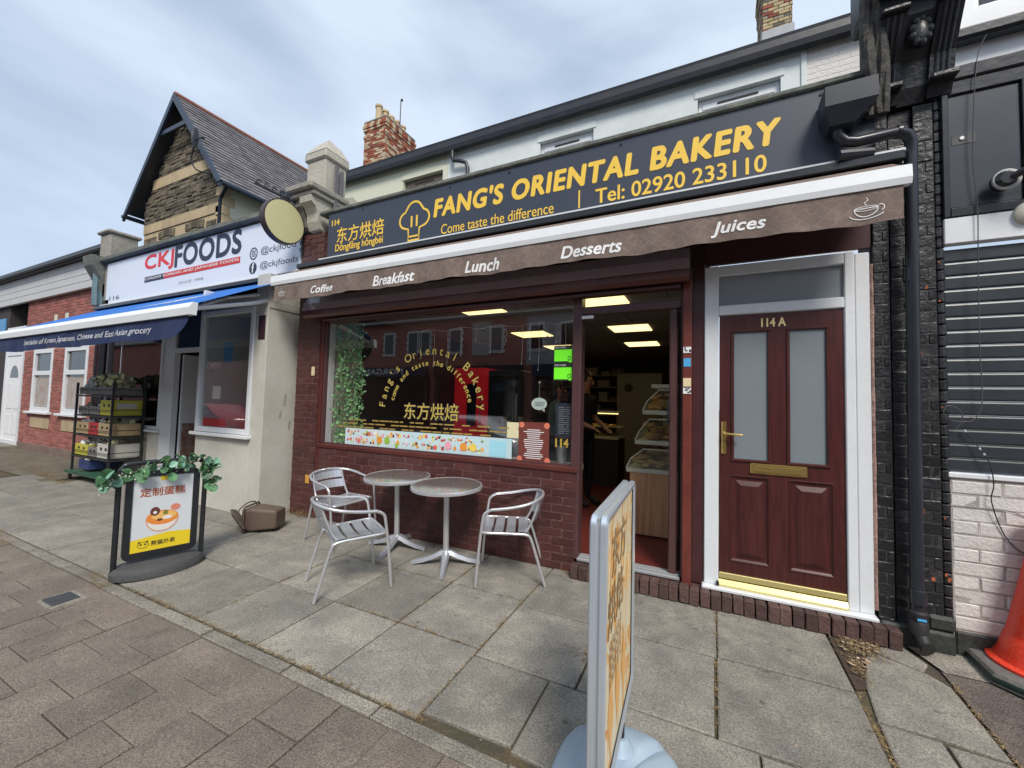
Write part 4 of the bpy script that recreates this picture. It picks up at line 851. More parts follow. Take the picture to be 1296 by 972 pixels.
def chimney(label, x0, x1, y0, y1, z0, z1, mat, pots, pr=.13, ph=.38, lead=True, mast=None):
    t = thing('chimney_stack', label, 'chimney', ((x0 + x1) / 2, (y0 + y1) / 2, z0), group=None)
    mo = M('dark_chimney_mortar', (.17, .14, .11), .95, nz=(10, .5, (.3, .25, .2)))
    box('mortar_core', mo, t, x0 + .02, x1 - .02, y0 + .02, y1 - .02, z0 - 1.0, z1)
    hz = z1 - z0 + .9; L1 = x1 - x0; L2 = y1 - y0
    for org, ang, ln in (((x0, y0 + .02, z0 - .9), 0, L1), ((x1 - .02, y0, z0 - .9), math.pi / 2, L2), ((x0 + .02, y1, z0 - .9), -math.pi / 2, L2)):
        coursed('brick', mat, t, org, ang, ln, hz, .2, .078, .012, .018, jitter=.008)
    e = .05
    for k, (za, o) in enumerate(((z1 - .55, .02), (z1 - .3, .025), (z1 - .2, .045), (z1 - .1, .02))):
        for org, ang, ln in (((x0 - o, y0 - o + .02, za), 0, L1 + 2 * o), ((x1 + o - .02, y0 - o, za), math.pi / 2, L2 + 2 * o), ((x0 - o + .02, y1 + o, za), -math.pi / 2, L2 + 2 * o)):
            coursed('brick', mat, t, org, ang, ln, .1, .16, .1, .012, .018, jitter=.008)
        box('corbel_core', mo, t, x0 - o + .02, x1 + o - .02, y0 - o + .02, y1 + o - .02, za, za + .098)
    box('cement_top', m_stone, t, x0 - .02, x1 + .02, y0 - .02, y1 + .02, z1, z1 + .07, c=.02)
    box('lead_flashing', M('lead_sheet', (.30, .32, .35), .5, nz=(9, .5, (.4, .42, .45))), t, x0 - .03, x1 + .03, y0 - .03, y1 + .03, z0 - .35, z0 - .02, c=.01)
    for i in range(pots):
        py = y0 + (i + .5) * L2 / pots; px = (x0 + x1) / 2 + (.0)
        m = MB(); m.lathe([(pr * .9, z1 + .06), (pr * .86, z1 + .1), (pr * .8, z1 + ph - .08), (pr, z1 + ph - .07), (pr, z1 + ph), (pr * .75, z1 + ph), (pr * .7, z1 + ph - .06)], (px + random.uniform(-.02, .02), py, 0), 14); m.build('chimney_pot', m_pot, t, smooth=True)
    if mast: m = MB(); m.tube([(mast[0], mast[1], z1), (mast[0], mast[1], z1 + mast[2])], .018, 6); m.ball((mast[0] + .05, mast[1], z1 + mast[2]), .05, 6, 4); m.build('mast', m_gutter, t)
    return t
random.seed(15)
chimney('tall red and cream brick chimney with five clay pots above the dark gutter', -11.05, -10.05, 6.45, 7.95, 9.75, 11.25, m_chim, 5, pr=.13, ph=.62, mast=(-10.4, 7.5, 1.4))
chimney('cut off yellow and red brick chimney at the top edge above the bakery gutter', .99, 1.54, 6.45, 7.8, 9.95, 11.7, m_chim2, 2)

# ================================================================ BLACK PIER, BRACKET, PIPES (right)
pr_ = thing('black_brick_pier', 'black painted flaking brick pier between the white framed door and the shutter', 'pier', (1.22, 0, 0))
box('mortar_core', m_blackmortar, pr_, 1.03, 1.395, .025, .3, -.02, 3.72); box('mortar_core', m_blackmortar, pr_, 1.035, 1.12, -.0215, .024, 0, 3.7); box('mortar_core', m_blackmortar, pr_, 1.135, 1.255, .0035, .024, 0, 3.7); box('mortar_core', m_blackmortar, pr_, 1.26, 1.36, -.0315, .024, 0, 3.7)
bricks(pr_, (1.035, -.005, .0), 0, .085, 3.66, m_blackbrick, bl=.085, d=.02, jt=.009, jit=.003)
bricks(pr_, (1.135, .02, .0), 0, .12, 3.6, m_blackbrick, bl=.12, d=.02, jt=.009, jit=.004)
bricks(pr_, (1.26, -.01, .0), 0, .10, 3.66, m_blackbrick, bl=.10, d=.025, jt=.009, jit=.004)
random.seed(19)
for r in range(49):
    z_ = .14 + r * .0745
    m = MB()
    if r == 0:
        m.lathe([(.026, 0), (.03, .004), (.03, .06), (.026, .065)], (0, 0, 0), 12); me0 = m.build('bullnose_brick', m_blackbrick, pr_, local=True); o = me0
    else: o = link(bpy.data.objects.new('bullnose_brick', me0.data)); o.parent = pr_
    o.location = (1.385 - 1.22 + random.uniform(-.002, .002), -.005 + random.uniform(-.002, .002), z_)
m = MB()
for i in range(12):
    z_ = random.choice([2.35, 2.3, 2.22, 2.1, 2.05, 1.9, 1.75, 2.55, .45, .9, 2.62, 1.6]) + random.uniform(-.05, .05); x_ = random.choice((1.27, 1.31, 1.375, 1.39)); w_, h_ = random.uniform(.006, .022), random.uniform(.006, .03)
    yy = -.037 if x_ > 1.36 else -.038
    m.add([(x_ - w_ / 2, yy, z_), (x_ + w_ / 2 * random.random(), yy, z_ - h_ * .2), (x_ + w_ / 2, yy, z_ + h_ * .8), (x_ + .1 * w_, yy, z_ + h_), (x_ - w_ * .4, yy, z_ + h_ * .7)], [(0, 1, 2, 3, 4)])
tag(m.build('bare_brick_chips', m_redchip, pr_), kind='stuff')
m = MB(); m.cbox(1.03, 1.41, -.06, .1, -.03, .13, c=.015); m.cbox(1.27, 1.415, -.055, .1, .13, .23, c=.02); m.build('plinth', M('black_stained_stone', (.022, .024, .026), .6, nz=[(9, .5, (.05, .052, .05)), (30, .4, (.07, .09, .06))], bump=[(25, .9)]), pr_)
m = MB(); m.tube([(1.025, -.012, 0.18 + i * .09) for i in range(28)], [.009 + .006 * random.random() for _ in range(28)], 6); m.build('mastic_edge', M('pink_old_mastic', (.42, .27, .23), .9, nz=(20, .7, (.08, .03, .03)), bump=(60, .8)), pr_)
# bracket
cb = thing('black_corbel', 'huge black painted ornate stone corbel at the top of the black brick pier', 'corbel', (1.22, 0, 3.7))
m_bst = M('black_painted_stone', (.014, .016, .019), .38, nz=[(7, .4, (.03, .032, .036)), (45, .3, (.05, .05, .05))], bump=[(30, .5), (6, .6)])
core = [(.1, 3.72), (-.06, 3.72), (-.10, 3.82), (-.13, 3.98), (-.21, 4.12), (-.27, 4.22), (-.27, 4.36), (.1, 4.36)]
def sh(pl, dy): return [(p[0] + (dy if p[0] < 0 else 0), p[1]) for p in pl]
m = MB(); m.prism(sh(core, .03), 'x', 1.17, 1.32); m.build('bracket_core', m_bst, cb)
for a, b in ((1.03, 1.168), (1.322, 1.45)):
    m = MB(); m.prism(core, 'x', a, b); s_ = m.build('scroll', m_bst, cb)
    m = MB()
    for xx in (a + .035, (a + b) / 2, b - .035): m.tube([(xx, p[0] - .002, p[1]) for p in core[2:6]], .010, 6)
    m.build('fluting', m_bst, s_)
    m = MB(); m.cbox(a - .006, b + .006, -.32, .1, 4.225, 4.26, c=.01); m.build('scroll_band', m_bst, s_); m = MB(); m.cbox(a - .006, b + .006, -.17, .1, 3.79, 3.83, c=.01); m.build('scroll_band', m_bst, s_)
m = MB(); m.ball((1.245, -.20, 4.10), (.055, .05, .10), 14, 10)
for i in range(9): a = i * .7; m.ball((1.245 + .045 * math.cos(a), -.22, 4.10 + .08 * math.sin(a)), (.022, .03, .03), 8, 6)
m.build('carved_boss', m_bst, cb, smooth=True)
m = MB(); m.cbox(1.0, 1.48, -.40, .1, 4.362, 4.46, c=.02); m.cbox(.97, 1.50, -.46, .1, 4.461, 4.53, c=.02); m.cbox(1.0, 1.48, -.40, .3, 4.531, 5.1, c=.02); m.build('cornice', m_bst, cb)
random.seed(2); m = MB()
for k in range(6):
    xx = .93 + .018 * k; m.tube([(xx + .01 * math.sin(i * 1.1 + k) + (.06 * (9 - i) / 9), -.16 - .012 * i + .015 * math.sin(i * .9 + k * 2), 3.62 + i * .13) for i in range(12)], [.012 + .016 * random.random() + .002 * i for i in range(12)], 7)
m.cbox(.99, 1.03, -.10, .05, 3.60, 4.9, c=.01); m.build('rough_lead_edge', M('weathered_lead_edge', (.05, .048, .045), .8, nz=[(18, .7, (.16, .15, .13)), (60, .5, (.02, .02, .02))], bump=[(25, 1), (70, .6)]), cb, smooth=True)
# hopper and pipes
dp = thing('rainwater_pipe', 'black rainwater hopper with bent pipe running down the black pier', 'drainpipe', (1.2, -.1, .1))
m = MB(); m.add([(.70, -.34, 3.80), (.99, -.34, 3.80), (.99, -.13, 3.80), (.70, -.13, 3.80), (.70, -.34, 3.66), (.99, -.34, 3.66), (.99, -.13, 3.66), (.70, -.13, 3.66), (.735, -.29, 3.54), (.88, -.29, 3.54), (.88, -.15, 3.54), (.735, -.15, 3.54)],
                [(3, 2, 1, 0)[::-1], (0, 4, 5, 1), (1, 5, 6, 2), (2, 6, 7, 3), (3, 7, 4, 0), (4, 8, 9, 5), (5, 9, 10, 6), (6, 10, 11, 7), (7, 11, 8, 4), (8, 11, 10, 9)]); m.build('hopper', m_blackpipe, dp)
m = MB(); m.tube([(.80, -.22, 3.56), (.80, -.215, 3.50), (.84, -.21, 3.45), (.90, -.20, 3.44), (1.14, -.16, 3.47), (1.19, -.145, 3.45), (1.215, -.13, 3.40), (1.215, -.12, 3.3), (1.212, -.10, 1.5), (1.212, -.09, .25)], .036, 14); m.build('pipe', m_blackpipe, dp, smooth=True)
for z_, h_ in ((2.44, .09), (.30, .09)): m = MB(); m.lathe([(.037, z_), (.044, z_ + .004), (.044, z_ + h_), (.037, z_ + h_ + .004)], (1.212, -.10, 0), 16); m.build('pipe_collar', m_blackpipe, dp, smooth=True)
m = MB(); m.tube([(1.13, -.16, 3.47), (1.15, -.157, 3.47)], .043, 14); m.build('pipe_collar', m_blackpipe, dp, smooth=True)
m = MB(); m.lathe([(.038, .10), (.05, .11), (.05, .19), (.043, .2), (.05, .21), (.05, .25), (.038, .26)], (1.212, -.10, 0), 16); m.tube([(1.215, -.10, .12), (1.225, -.14, .06), (1.235, -.17, .05)], .042, 12); m.build('pipe_shoe', m_rubber, dp, smooth=True)
m = MB(); m.box(1.19, 1.235, -.152, -.150, .21, .225); m.build('blue_sticker', MATS['sky_blue_print'], dp)
m = MB(); m.cbox(.86, 1.0, -.15, -.06, 3.28, 3.40, c=.02); m.tube([(.8, -.2, 3.36), (1.0, -.15, 3.36)], .04, 10); m.build('lower_pipe', m_blackpipe, dp)
# ================================================================ RIGHT HAND SHOP
rs = thing('shuttered_shop', 'closed shop with dark roller shutter above a white brick wall', 'shop', (2, 0, 0))
box('mortar_bed', m_wmortar, rs, 1.41, 4.2, -.0185, .2, .0, 1.13)
random.seed(23)
bricks(rs, (1.415, .0, .16), 0, 1.9, .955, m_wbrick, bl=.235, bh=.078, d=.022, jt=.009, jit=.003)
m = MB(); m.cbox(1.41, 4.2, -.03, .2, -.05, .155, c=.015); m.build('stone_plinth', MATS['black_stained_stone'], rs)
box('window_ledge', m_upvc, rs, 1.395, 4.2, -.035, .2, 1.13, 1.165, c=.006)
z_ = 1.168; k = 0
while z_ < 2.60:
    m = MB(); m.prism([(.012, z_), (-.004, z_ + .004), (-.007, z_ + .012), (-.007, z_ + .078), (-.004, z_ + .086), (.012, z_ + .092)], 'x', 1.40, 4.2); m.build('shutter_slat', M('dark_grey_shutter', (.03, .036, .045), .35, nz=[(3, .4, (.05, .057, .068)), (20, .2, (.02, .024, .03))], bump=(5, .2)), rs); z_ += .0935; k += 1
box('shutter_track', m_black, rs, 1.392, 1.402, -.02, .03, 1.165, 2.70, c=.002)
box('white_board', m_upvc, rs, 1.40, 4.2, -.05, .02, 2.685, 2.86, c=.005)
box('sign_panel', M('black_sign_panel', (.035, .042, .054), .28, nz=[(3, .5, (.06, .068, .082)), (9, .3, (.03, .035, .042))], bump=(4, .08)), rs, 1.435, 1.775, -.04, .02, 2.93, 3.70, c=.003)
m = MB(); m.cbox(1.40, 1.434, -.055, .02, 2.865, 3.80, c=.004); m.cbox(1.434, 4.2, -.055, .02, 2.865, 2.925, c=.004); m.cbox(1.434, 4.2, -.055, .02, 3.71, 3.80, c=.004); m.cbox(1.78, 1.79, -.06, .02, 2.93, 3.71, c=.003); m.build('sign_surround', m_black, rs)
box('sign_panel', M('dark_green_grey_panel', (.045, .055, .058), .4), rs, 1.80, 4.2, -.045, .02, 2.93, 3.705, c=.003)
box('fascia_top', m_black, rs, 1.41, 4.2, -.07, .1, 3.802, 3.90, c=.01)
o = box('flaked_patch', M('flaked_panel_patch', (.06, .065, .07), .7, nz=(30, .6, (.12, .12, .12))), rs, 1.45, 1.57, -.0425, -.0405, 3.36, 3.43)
m = MB(); m.lathe([(.012, 0), (.012, .006)], (1.50, -.0485, 3.40), 10, 'y'); m.build('filled_hole', m_txtwhite, rs)
m = MB(); wall_open(m, 1.9, 8, HY - .2, 3.4, 8.2, [(2.55, 3.5, 5.98, 7.3)]); m.build('upper_wall', m_white, rs)
frame('upper_window_frame', m_upvc, rs, 2.555, 3.495, HY - .12, HY - .07, 5.985, 7.29, .07); m = MB(); m.quad((2.6, HY - .1, 6.0), (3.45, HY - .1, 6.0), (3.45, HY - .1, 7.25), (2.6, HY - .1, 7.25)); m.build('upper_window_pane', m_darkglass, rs)
m = MB(); m.cbox(1.75, 8, HY - .36, HY - .2, 5.56, 5.70, c=.03); m.prism([(HY - .2, 5.4), (HY - .35, 5.5), (HY - .2, 5.5)], 'x', 2.15, 2.25); m.build('black_gutter', m_black, rs)
lp = thing('sign_lamp', 'black bracket lamp with pale collar on the black sign panel at the right edge', 'lamp', (1.75, -.1, 3.05))
m = MB(); m.lathe([(.035, -.12), (.055, -.10), (.06, -.05), (.05, -.04)], (1.66, -.04, 3.035), 18, 'y'); m.tube([(1.66, -.12, 3.035), (1.72, -.2, 3.05), (1.85, -.22, 3.06)], .022, 10); m.build('lamp_body', m_black, lp, smooth=True)
m = MB(); m.lathe([(.048, -.1), (.066, -.092), (.066, -.075), (.048, -.07)], (1.665, -.045, 3.035), 20, 'y'); m.build('collar', M('pale_grey_rubber', (.4, .4, .39), .7), lp, smooth=True)
al = thing('round_vent', 'round cream dome fixed on the white board at the right edge', 'alarm', (1.79, -.05, 2.83)); m = MB(); m.lathe([(.07, -.05), (.068, -.075), (.05, -.09), (.02, -.095)], (1.79, 0, 2.83), 20, 'y'); m.build('dome', M('cream_dome', (.6, .58, .48), .5), al, smooth=True)
cbk = thing('hanging_cable', 'thin dark cable hanging from the gutter down over the shutter to a loose coil', 'cable', (1.5, -.06, 2))
m = MB(); pts = [(1.62, -.07, 4.06), (1.57, -.075, 3.9), (1.545, -.075, 3.5), (1.54, -.07, 3.2), (1.555, -.07, 2.9), (1.552, -.065, 2.5), (1.55, -.06, 2.0), (1.56, -.05, 1.75), (1.555, -.05, 1.6), (1.52, -.05, 1.515), (1.47, -.055, 1.50), (1.41, -.06, 1.505), (1.375, -.065, 1.54), (1.37, -.065, 1.57), (1.39, -.065, 1.6), (1.43, -.06, 1.59), (1.46, -.06, 1.55), (1.455, -.055, 1.49), (1.43, -.05, 1.45)]
def smooth_pts(P, k=5):
    P = [Vector(p) for p in P]; o = []
    for i in range(len(P) - 1):
        p0, p1, p2, p3 = P[max(i - 1, 0)], P[i], P[i + 1], P[min(i + 2, len(P) - 1)]
        for j in range(k):
            t = j / k; o.append(.5 * ((2 * p1) + (-p0 + p2) * t + (2 * p0 - 5 * p1 + 4 * p2 - p3) * t * t + (-p0 + 3 * p1 - 3 * p2 + p3) * t ** 3))
    return o + [P[-1]]
m.tube(smooth_pts(pts), .0028, 6); m.build('cable_sheath', M('grey_cable', (.07, .07, .072), .5), cbk)
cb2 = thing('loose_cable', 'short loose cable with silver joints curling down the white brick wall', 'cable', (1.6, -.06, 1.2))
m = MB(); m.tube(smooth_pts([(1.482, -.03, 1.44), (1.53, -.035, 1.36), (1.565, -.045, 1.29), (1.59, -.05, 1.22), (1.60, -.05, 1.1), (1.59, -.045, 1.0), (1.64, -.03, .82), (1.70, -.03, .72), (1.78, -.03, .68), (1.9, -.03, .67)]), .0032, 6); m.build('cable_sheath', m_black, cb2)
m = MB(); m.tube([(1.478, -.03, 1.446), (1.486, -.031, 1.432)], .006, 6); m.tube([(1.541, -.04, 1.335), (1.548, -.04, 1.322)], .006, 6); m.tube([(1.56, -.043, 1.302), (1.566, -.044, 1.288)], .006, 6); m.build('joint', m_alu, cb2)
cb3 = thing('thin_wire', 'thin dark wire running sideways across the white bricks', 'wire', (1.6, -.03, 1)); m = MB(); m.tube(smooth_pts([(1.40, -.03, .955), (1.5, -.03, .955), (1.62, -.03, .955), (1.7, -.03, .94), (1.82, -.03, .89)]), .0022, 5); m.build('wire_sheath', m_black, cb3)

# ================================================================ NEIGHBOUR GROCERY (CKJ)
ck = thing('grocery_shop', 'cream rendered grocery shop with projecting window bay and blue awning', 'shop', (-8, 0, 0))
box('wall', m_render, ck, -6.76, -5.501, -.38, .28, -.02, 1.0, c=.004)
m = MB(); m.cbox(-5.50, -5.238, -.379, .12, -.02, 3.18, c=.004); m.build('corner_wall', m_render, ck)
m = MB(); m.cbox(-5.236, -5.228, -.37, .12, 2.72, 2.8, c=.002); m.cbox(-5.236, -5.228, -.37, .12, 2.802, 2.88, c=.002); m.cbox(-5.236, -5.228, -.37, .12, 2.882, 2.96, c=.002); m.build('cladding_board', m_render, ck)
box('sill', m_upvc, ck, -6.80, -5.46, -.45, -.375, .98, 1.025, c=.006)
frame('bay_window_frame', m_upvc, ck, -6.76, -5.50, -.40, -.33, 1.03, 2.76, .07)
m = MB(); m.quad((-6.70, -.36, 1.09), (-5.56, -.36, 1.09), (-5.56, -.36, 2.70), (-6.70, -.36, 2.70)); m.build('bay_window_pane', m_glass, ck)
box('bay_head', m_render, ck, -6.76, -5.501, -.36, .1, 2.761, 2.95, c=.004)
m = MB(); m.cbox(-6.80, -6.74, -.37, .6, 1.03, 3.1, c=.004); m.build('bay_side', m_upvc, ck)
# door recess at y=0
m = MB(); m.cbox(-8.66, -8.30, .0, .09, .12, 3.1, c=.004); m.cbox(-8.30, -6.8, .0, .06, 2.26, 2.34, c=.004); m.build('door_frame', m_upvc, ck)
m = MB(); m.quad((-8.3, .03, 2.34), (-6.8, .03, 2.34), (-6.8, .03, 3.1), (-8.3, .03, 3.1)); m.build('door_light_pane', m_darkglass, ck)
m = MB(); m.cbox(-8.27, -8.22, .10, .42, .14, 2.24, c=.004); m.build('open_door_leaf', m_upvc, ck)
box('door_lower_panel', M('worn_brown_panel', (.25, .13, .09), .7, nz=(9, .6, (.5, .45, .4))), ck, -8.219, -8.212, .13, .40, .2, 1.05)
frame('left_window_frame', m_upvc, ck, -10.78, -8.66, -.02, .06, .92, 3.1, .06)
m = MB(); m.quad((-10.74, .02, .96), (-8.70, .02, .96), (-8.70, .02, 3.06), (-10.74, .02, 3.06)); m.build('left_window_pane', m_glass, ck)
box('stall_riser', m_render, ck, -10.95, -8.66, .0, .2, 0, .88, c=.004); box('left_sill', m_upvc, ck, -10.8, -8.62, -.07, .02, .88, .918, c=.005)
box('side_pier', m_dark, ck, -11.05, -10.79, -.05, .2, .0, 3.4, c=.004)
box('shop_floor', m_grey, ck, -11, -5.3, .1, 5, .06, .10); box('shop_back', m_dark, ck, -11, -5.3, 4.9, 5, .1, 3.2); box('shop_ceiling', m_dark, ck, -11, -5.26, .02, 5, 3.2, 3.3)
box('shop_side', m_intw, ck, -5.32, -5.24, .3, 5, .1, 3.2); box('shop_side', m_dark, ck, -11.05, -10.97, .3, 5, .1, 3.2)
box('wall_top', m_stone, ck, -11.2, -5.12, -.02, .3, 3.2, 4.17, c=.01)
box('coping', m_coping, ck, -11.15, -5.17, -.13, .35, 4.172, 4.26, c=.015); box('flat_roof', m_coping, ck, -11.2, -4.66, .35, 2.44, 4.0, 4.1)
m = MB(); m.cbox(-11.35, -10.92, -.05, .40, 4.27, 4.78, c=.02); m.cbox(-11.39, -10.88, -.10, .45, 4.781, 4.85, c=.02); m.build('parapet_block', m_stone, ck)
m = MB(); m.prism([(.2, 4.3), (-.25, 4.3), (-.22, 4.1), (-.08, 3.85), (-.05, 3.5), (.2, 3.4)], 'x', -11.5, -11.1); m.build('stone_bracket', m_coping, ck)
m = MB(); m.tube([(-11.3, -.08, 4.1), (-11.25, -.1, 3.6), (-11.22, -.1, 3.3)], .06, 8); m.cbox(-11.32, -11.1, -.06, .1, 2.9, 3.75, c=.01); m.build('teal_downpipe', M('teal_grey_paint', (.10, .17, .20), .5, nz=(8, .5, (.2, .26, .27))), ck)
box('number_panel', M('dark_red_panel', (.05, .02, .03), .5), ck, -5.42, -5.28, -.384, -.381, 2.3, 2.62)
m = MB()
for q in ((1.42, .16, .5), (1.25, .1, .2), (1.10, .12, .9)): m.add([(-5.2365, -.2 + q[2] * .2, q[0]), (-5.2365, -.19 + q[2] * .2, q[0] + q[1]), (-5.2365, -.16 + q[2] * .2, q[0] + q[1] * 1.1), (-5.2365, -.17 + q[2] * .2, q[0] + .01)], [(0, 1, 2, 3)])
m.build('scuff_marks', M('scuffed_render', (.34, .32, .28), .9), ck)
# goods behind its windows
gs = thing('grocery_shelves', 'crowded shelves of coloured packets inside the neighbour grocery', 'shelving', (-7, .5, .1)); random.seed(31)
m = MB()
for z_ in (.5, .85, 1.2, 1.55, 1.9, 2.25): m.box(-8.15, -5.4, .60, .95, z_, z_ + .02)
m.build('shelf', m_grey, gs)
pk = [M('packet_%s' % n_, c_, .5) for n_, c_ in (('red', (.45, .03, .03)), ('orange', (.55, .2, .03)), ('yellow', (.5, .4, .05)), ('white', (.55, .55, .55)), ('navy', (.03, .05, .16)), ('brown', (.16, .09, .05)), ('grey', (.2, .2, .2)))]
for z_ in (.52, .87, 1.22, 1.57, 1.92):
    x_ = -8.15
    while x_ < -5.5: w_ = random.uniform(.07, .2); h_ = random.uniform(.15, .28); box('packet', random.choice(pk), gs, x_, x_ + w_, .57, .85, z_, z_ + h_, c=.006); x_ += w_ + .01
t = thing('window_stickers', 'red and white lettered stickers inside the neighbour bay window', 'stickers', (-6.4, -.34, 1.2))
text('lettering', 'OPEN', m_txtwhite, t, -6.62, -6.28, 1.93, 2.02, -.355, bold=.03, shear=.2); box('poster', M('sky_print', (.1, .3, .55), .5), t, -6.22, -6.02, -.352, -.35, 2.0, 2.3); box('poster', MATS['sky_blue_print'] if 0 else m_txtwhite, t, -6.45, -6.25, -.352, -.35, 1.5, 1.68)
box('poster', MATS['packet_red'], t, -6.66, -6.1, -.349, -.347, 1.11, 1.22)
# sign
cs = thing('grocery_sign', 'white fascia sign reading CKJ FOODS in red and navy with social media handles', 'sign', (-8, -.05, 3.3))
box('sign_board', m_ckj, cs, -10.93, -5.12, -.05, -.021, 3.30, 4.13, c=.003); box('edge_trim', m_upvc, cs, -11.05, -5.12, -.09, -.021, 3.265, 3.298, c=.003)
YC = -.0525
text('lettering', 'CKJ', M('ckj_red', (.72, .03, .05), .5), cs, -9.42, -8.44, 3.75, 4.08, YC, bold=.035, space=1.06); text('lettering', 'FOODS', m_navytxt, cs, -8.38, -6.50, 3.75, 4.11, YC, bold=.035, space=1.06)
box('red_bar', m_red, cs, -8.72, -6.50, YC - .001, YC, 3.585, 3.685); box('dark_bar', m_navytxt, cs, -9.40, -8.721, YC - .001, YC, 3.585, 3.685)
text('lettering', 'CARDIFF KOREAN AND JAPANESE FOODS', m_txtwhite, cs, -9.38, -6.53, 3.61, 3.665, YC - .003, bold=.02)
text('lettering', 'SINCE 1998', m_grey, cs, -8.22, -7.48, 3.43, 3.475, YC, bold=0); text('lettering', '116', m_navytxt, cs, -10.75, -10.35, 3.37, 3.45, YC, bold=.0)
text('lettering', '@ckjfood', m_navytxt, cs, -6.0, -5.22, 3.62, 3.75, YC, bold=.0); text('lettering', '@ckjfoods', m_navytxt, cs, -6.0, -5.16, 3.405, 3.53, YC, bold=.0)
m = MB(); stroke(m, arcp(-6.17, 3.68, .085, 0, 360, 20), .02, YC, True); stroke(m, [(-6.21, 3.64), (-6.13, 3.64), (-6.13, 3.72), (-6.21, 3.72)], .014, YC, True); stroke(m, arcp(-6.17, 3.68, .022, 0, 360, 10), .01, YC - .001, True); m.disc((-6.17, 3.46), .09, 22, YC); m.build('social_logo', m_navytxt, cs)
text('social_logo', 'f', m_txtwhite, cs, -6.19, -6.14, 3.39, 3.53, YC - .003, bold=.03)
# disc sign
ds = thing('round_sign', 'blank round cream projecting sign with dark rim and curly iron bracket', 'sign', (-5.05, -.35, 3.84))
m = MB(); m.lathe([(.27, -.045), (.285, -.045), (.285, .045), (.27, .045)], (-5.07, -.36, 3.84), 36, 'x'); m.build('rim', M('dark_brown_metal', (.045, .03, .03), .45), ds, smooth=True)
m = MB(); m.lathe([(.27, -.047), (.27, .047)], (-5.07, -.36, 3.84), 36, 'x'); m.build('sign_face', M('cream_acrylic', (.62, .60, .33), .4, nz=(2, .3, (.55, .53, .30))), ds, smooth=True)
m = MB(); m.tube([(-5.07, -.02, 4.17), (-5.07, -.75, 4.17)], .012, 6); m.tube([(-5.07, -.05, 4.17), (-5.07, -.05, 3.5)], .012, 6)
for i in range(7):
    cy_ = -.1 - i * .1; m.tube([(-5.07, cy_ + .04 * math.cos(a_ / 2.) * (1 - a_ / 16), 4.21 + .04 * math.sin(a_ / 2.) * (1 - a_ / 16)) for a_ in range(13)], .006, 5)
    cz_ = 4.1 - i * .09; m.tube([(-5.07, -.08 + .03 * math.cos(a_ / 2.) * (1 - a_ / 16), cz_ + .04 * math.sin(a_ / 2.) * (1 - a_ / 16)) for a_ in range(13)], .006, 5)
m.build('iron_bracket', m_black, ds)
# awning
ba = thing('blue_awning', 'faded blue awning with white bar and navy valance in front of the grocery', 'awning', (-8, -.6, 2.6))
m = MB(); n = 30
for i in range(n):
    a, b = -11.25 + 6.12 * i / n, -11.25 + 6.12 * (i + 1) / n
    m.quad((a, -1.28, 2.55), (b, -1.28, 2.55), (b, -.06, 3.2), (a, -.06, 3.2))
m.build('fabric', m_blue, ba)
m = MB(); m.add([(-7.9, -.75, 2.836), (-6.6, -.75, 2.836), (-6.2, -.45, 2.996), (-6.9, -.5, 2.969)], [(0, 1, 2, 3)]); m.build('printed_patch', M('worn_white_print', (.5, .55, .62), .8, nz=(9, .9, (.02, .15, .5))), ba)
m = MB(); m.prism([(-1.27, 2.42), (-1.335, 2.42), (-1.345, 2.50), (-1.31, 2.56), (-1.26, 2.56)], 'x', -11.35, -5.1); m.build('front_bar', m_bar, ba)
def BY(x, z): k = (2.42 - z) / .24; return -1.305 + k * (.018 * math.sin(x * 6) + .01 * math.sin(x * 15)) - .02 * k
m = MB(); n = 120
for i in range(n):
    for j in range(4):
        xa, xb = -11.3 + 6.12 * i / n, -11.3 + 6.12 * (i + 1) / n
        def zz(x, j): d_ = .24 * min(1, math.sqrt(max(0, (-5.16 - x) / .28))) + .012 * math.sin(x * 3); return 2.42 - max(d_, .02) * j / 4
        m.quad((xa, BY(xa, zz(xa, j + 1)), zz(xa, j + 1)), (xb, BY(xb, zz(xb, j + 1)), zz(xb, j + 1)), (xb, BY(xb, zz(xb, j)), zz(xb, j)), (xa, BY(xa, zz(xa, j)), zz(xa, j)))
m.build('valance', m_navy, ba, smooth=True)
text('lettering', 'Specialist of Korean, Japanese, Chinese and East Asian grocery', M('grey_white_print', (.5, .52, .56), .6), ba, -9.95, -5.95, 2.245, 2.345, 0, bold=.022, shear=.15, fn=lambda x, z: (x, BY(x, z) - .004, z))
for P_, r_ in (([(-5.3, -.05, 2.95), (-5.25, -.6, 2.72), (-5.2, -1.28, 2.50)], .025), ([(-5.3, -.05, 3.02), (-5.6, -.7, 2.80), (-5.2, -1.25, 2.52)], .018), ([(-10.8, -.05, 2.95), (-11.0, -1.28, 2.50)], .025)): m = MB(); m.tube(P_, r_, 8); m.build('folding_arm', m_white, ba)
box('cassette', m_black, ba, -11.2, -5.12, -.14, -.03, 3.20, 3.26, c=.006)

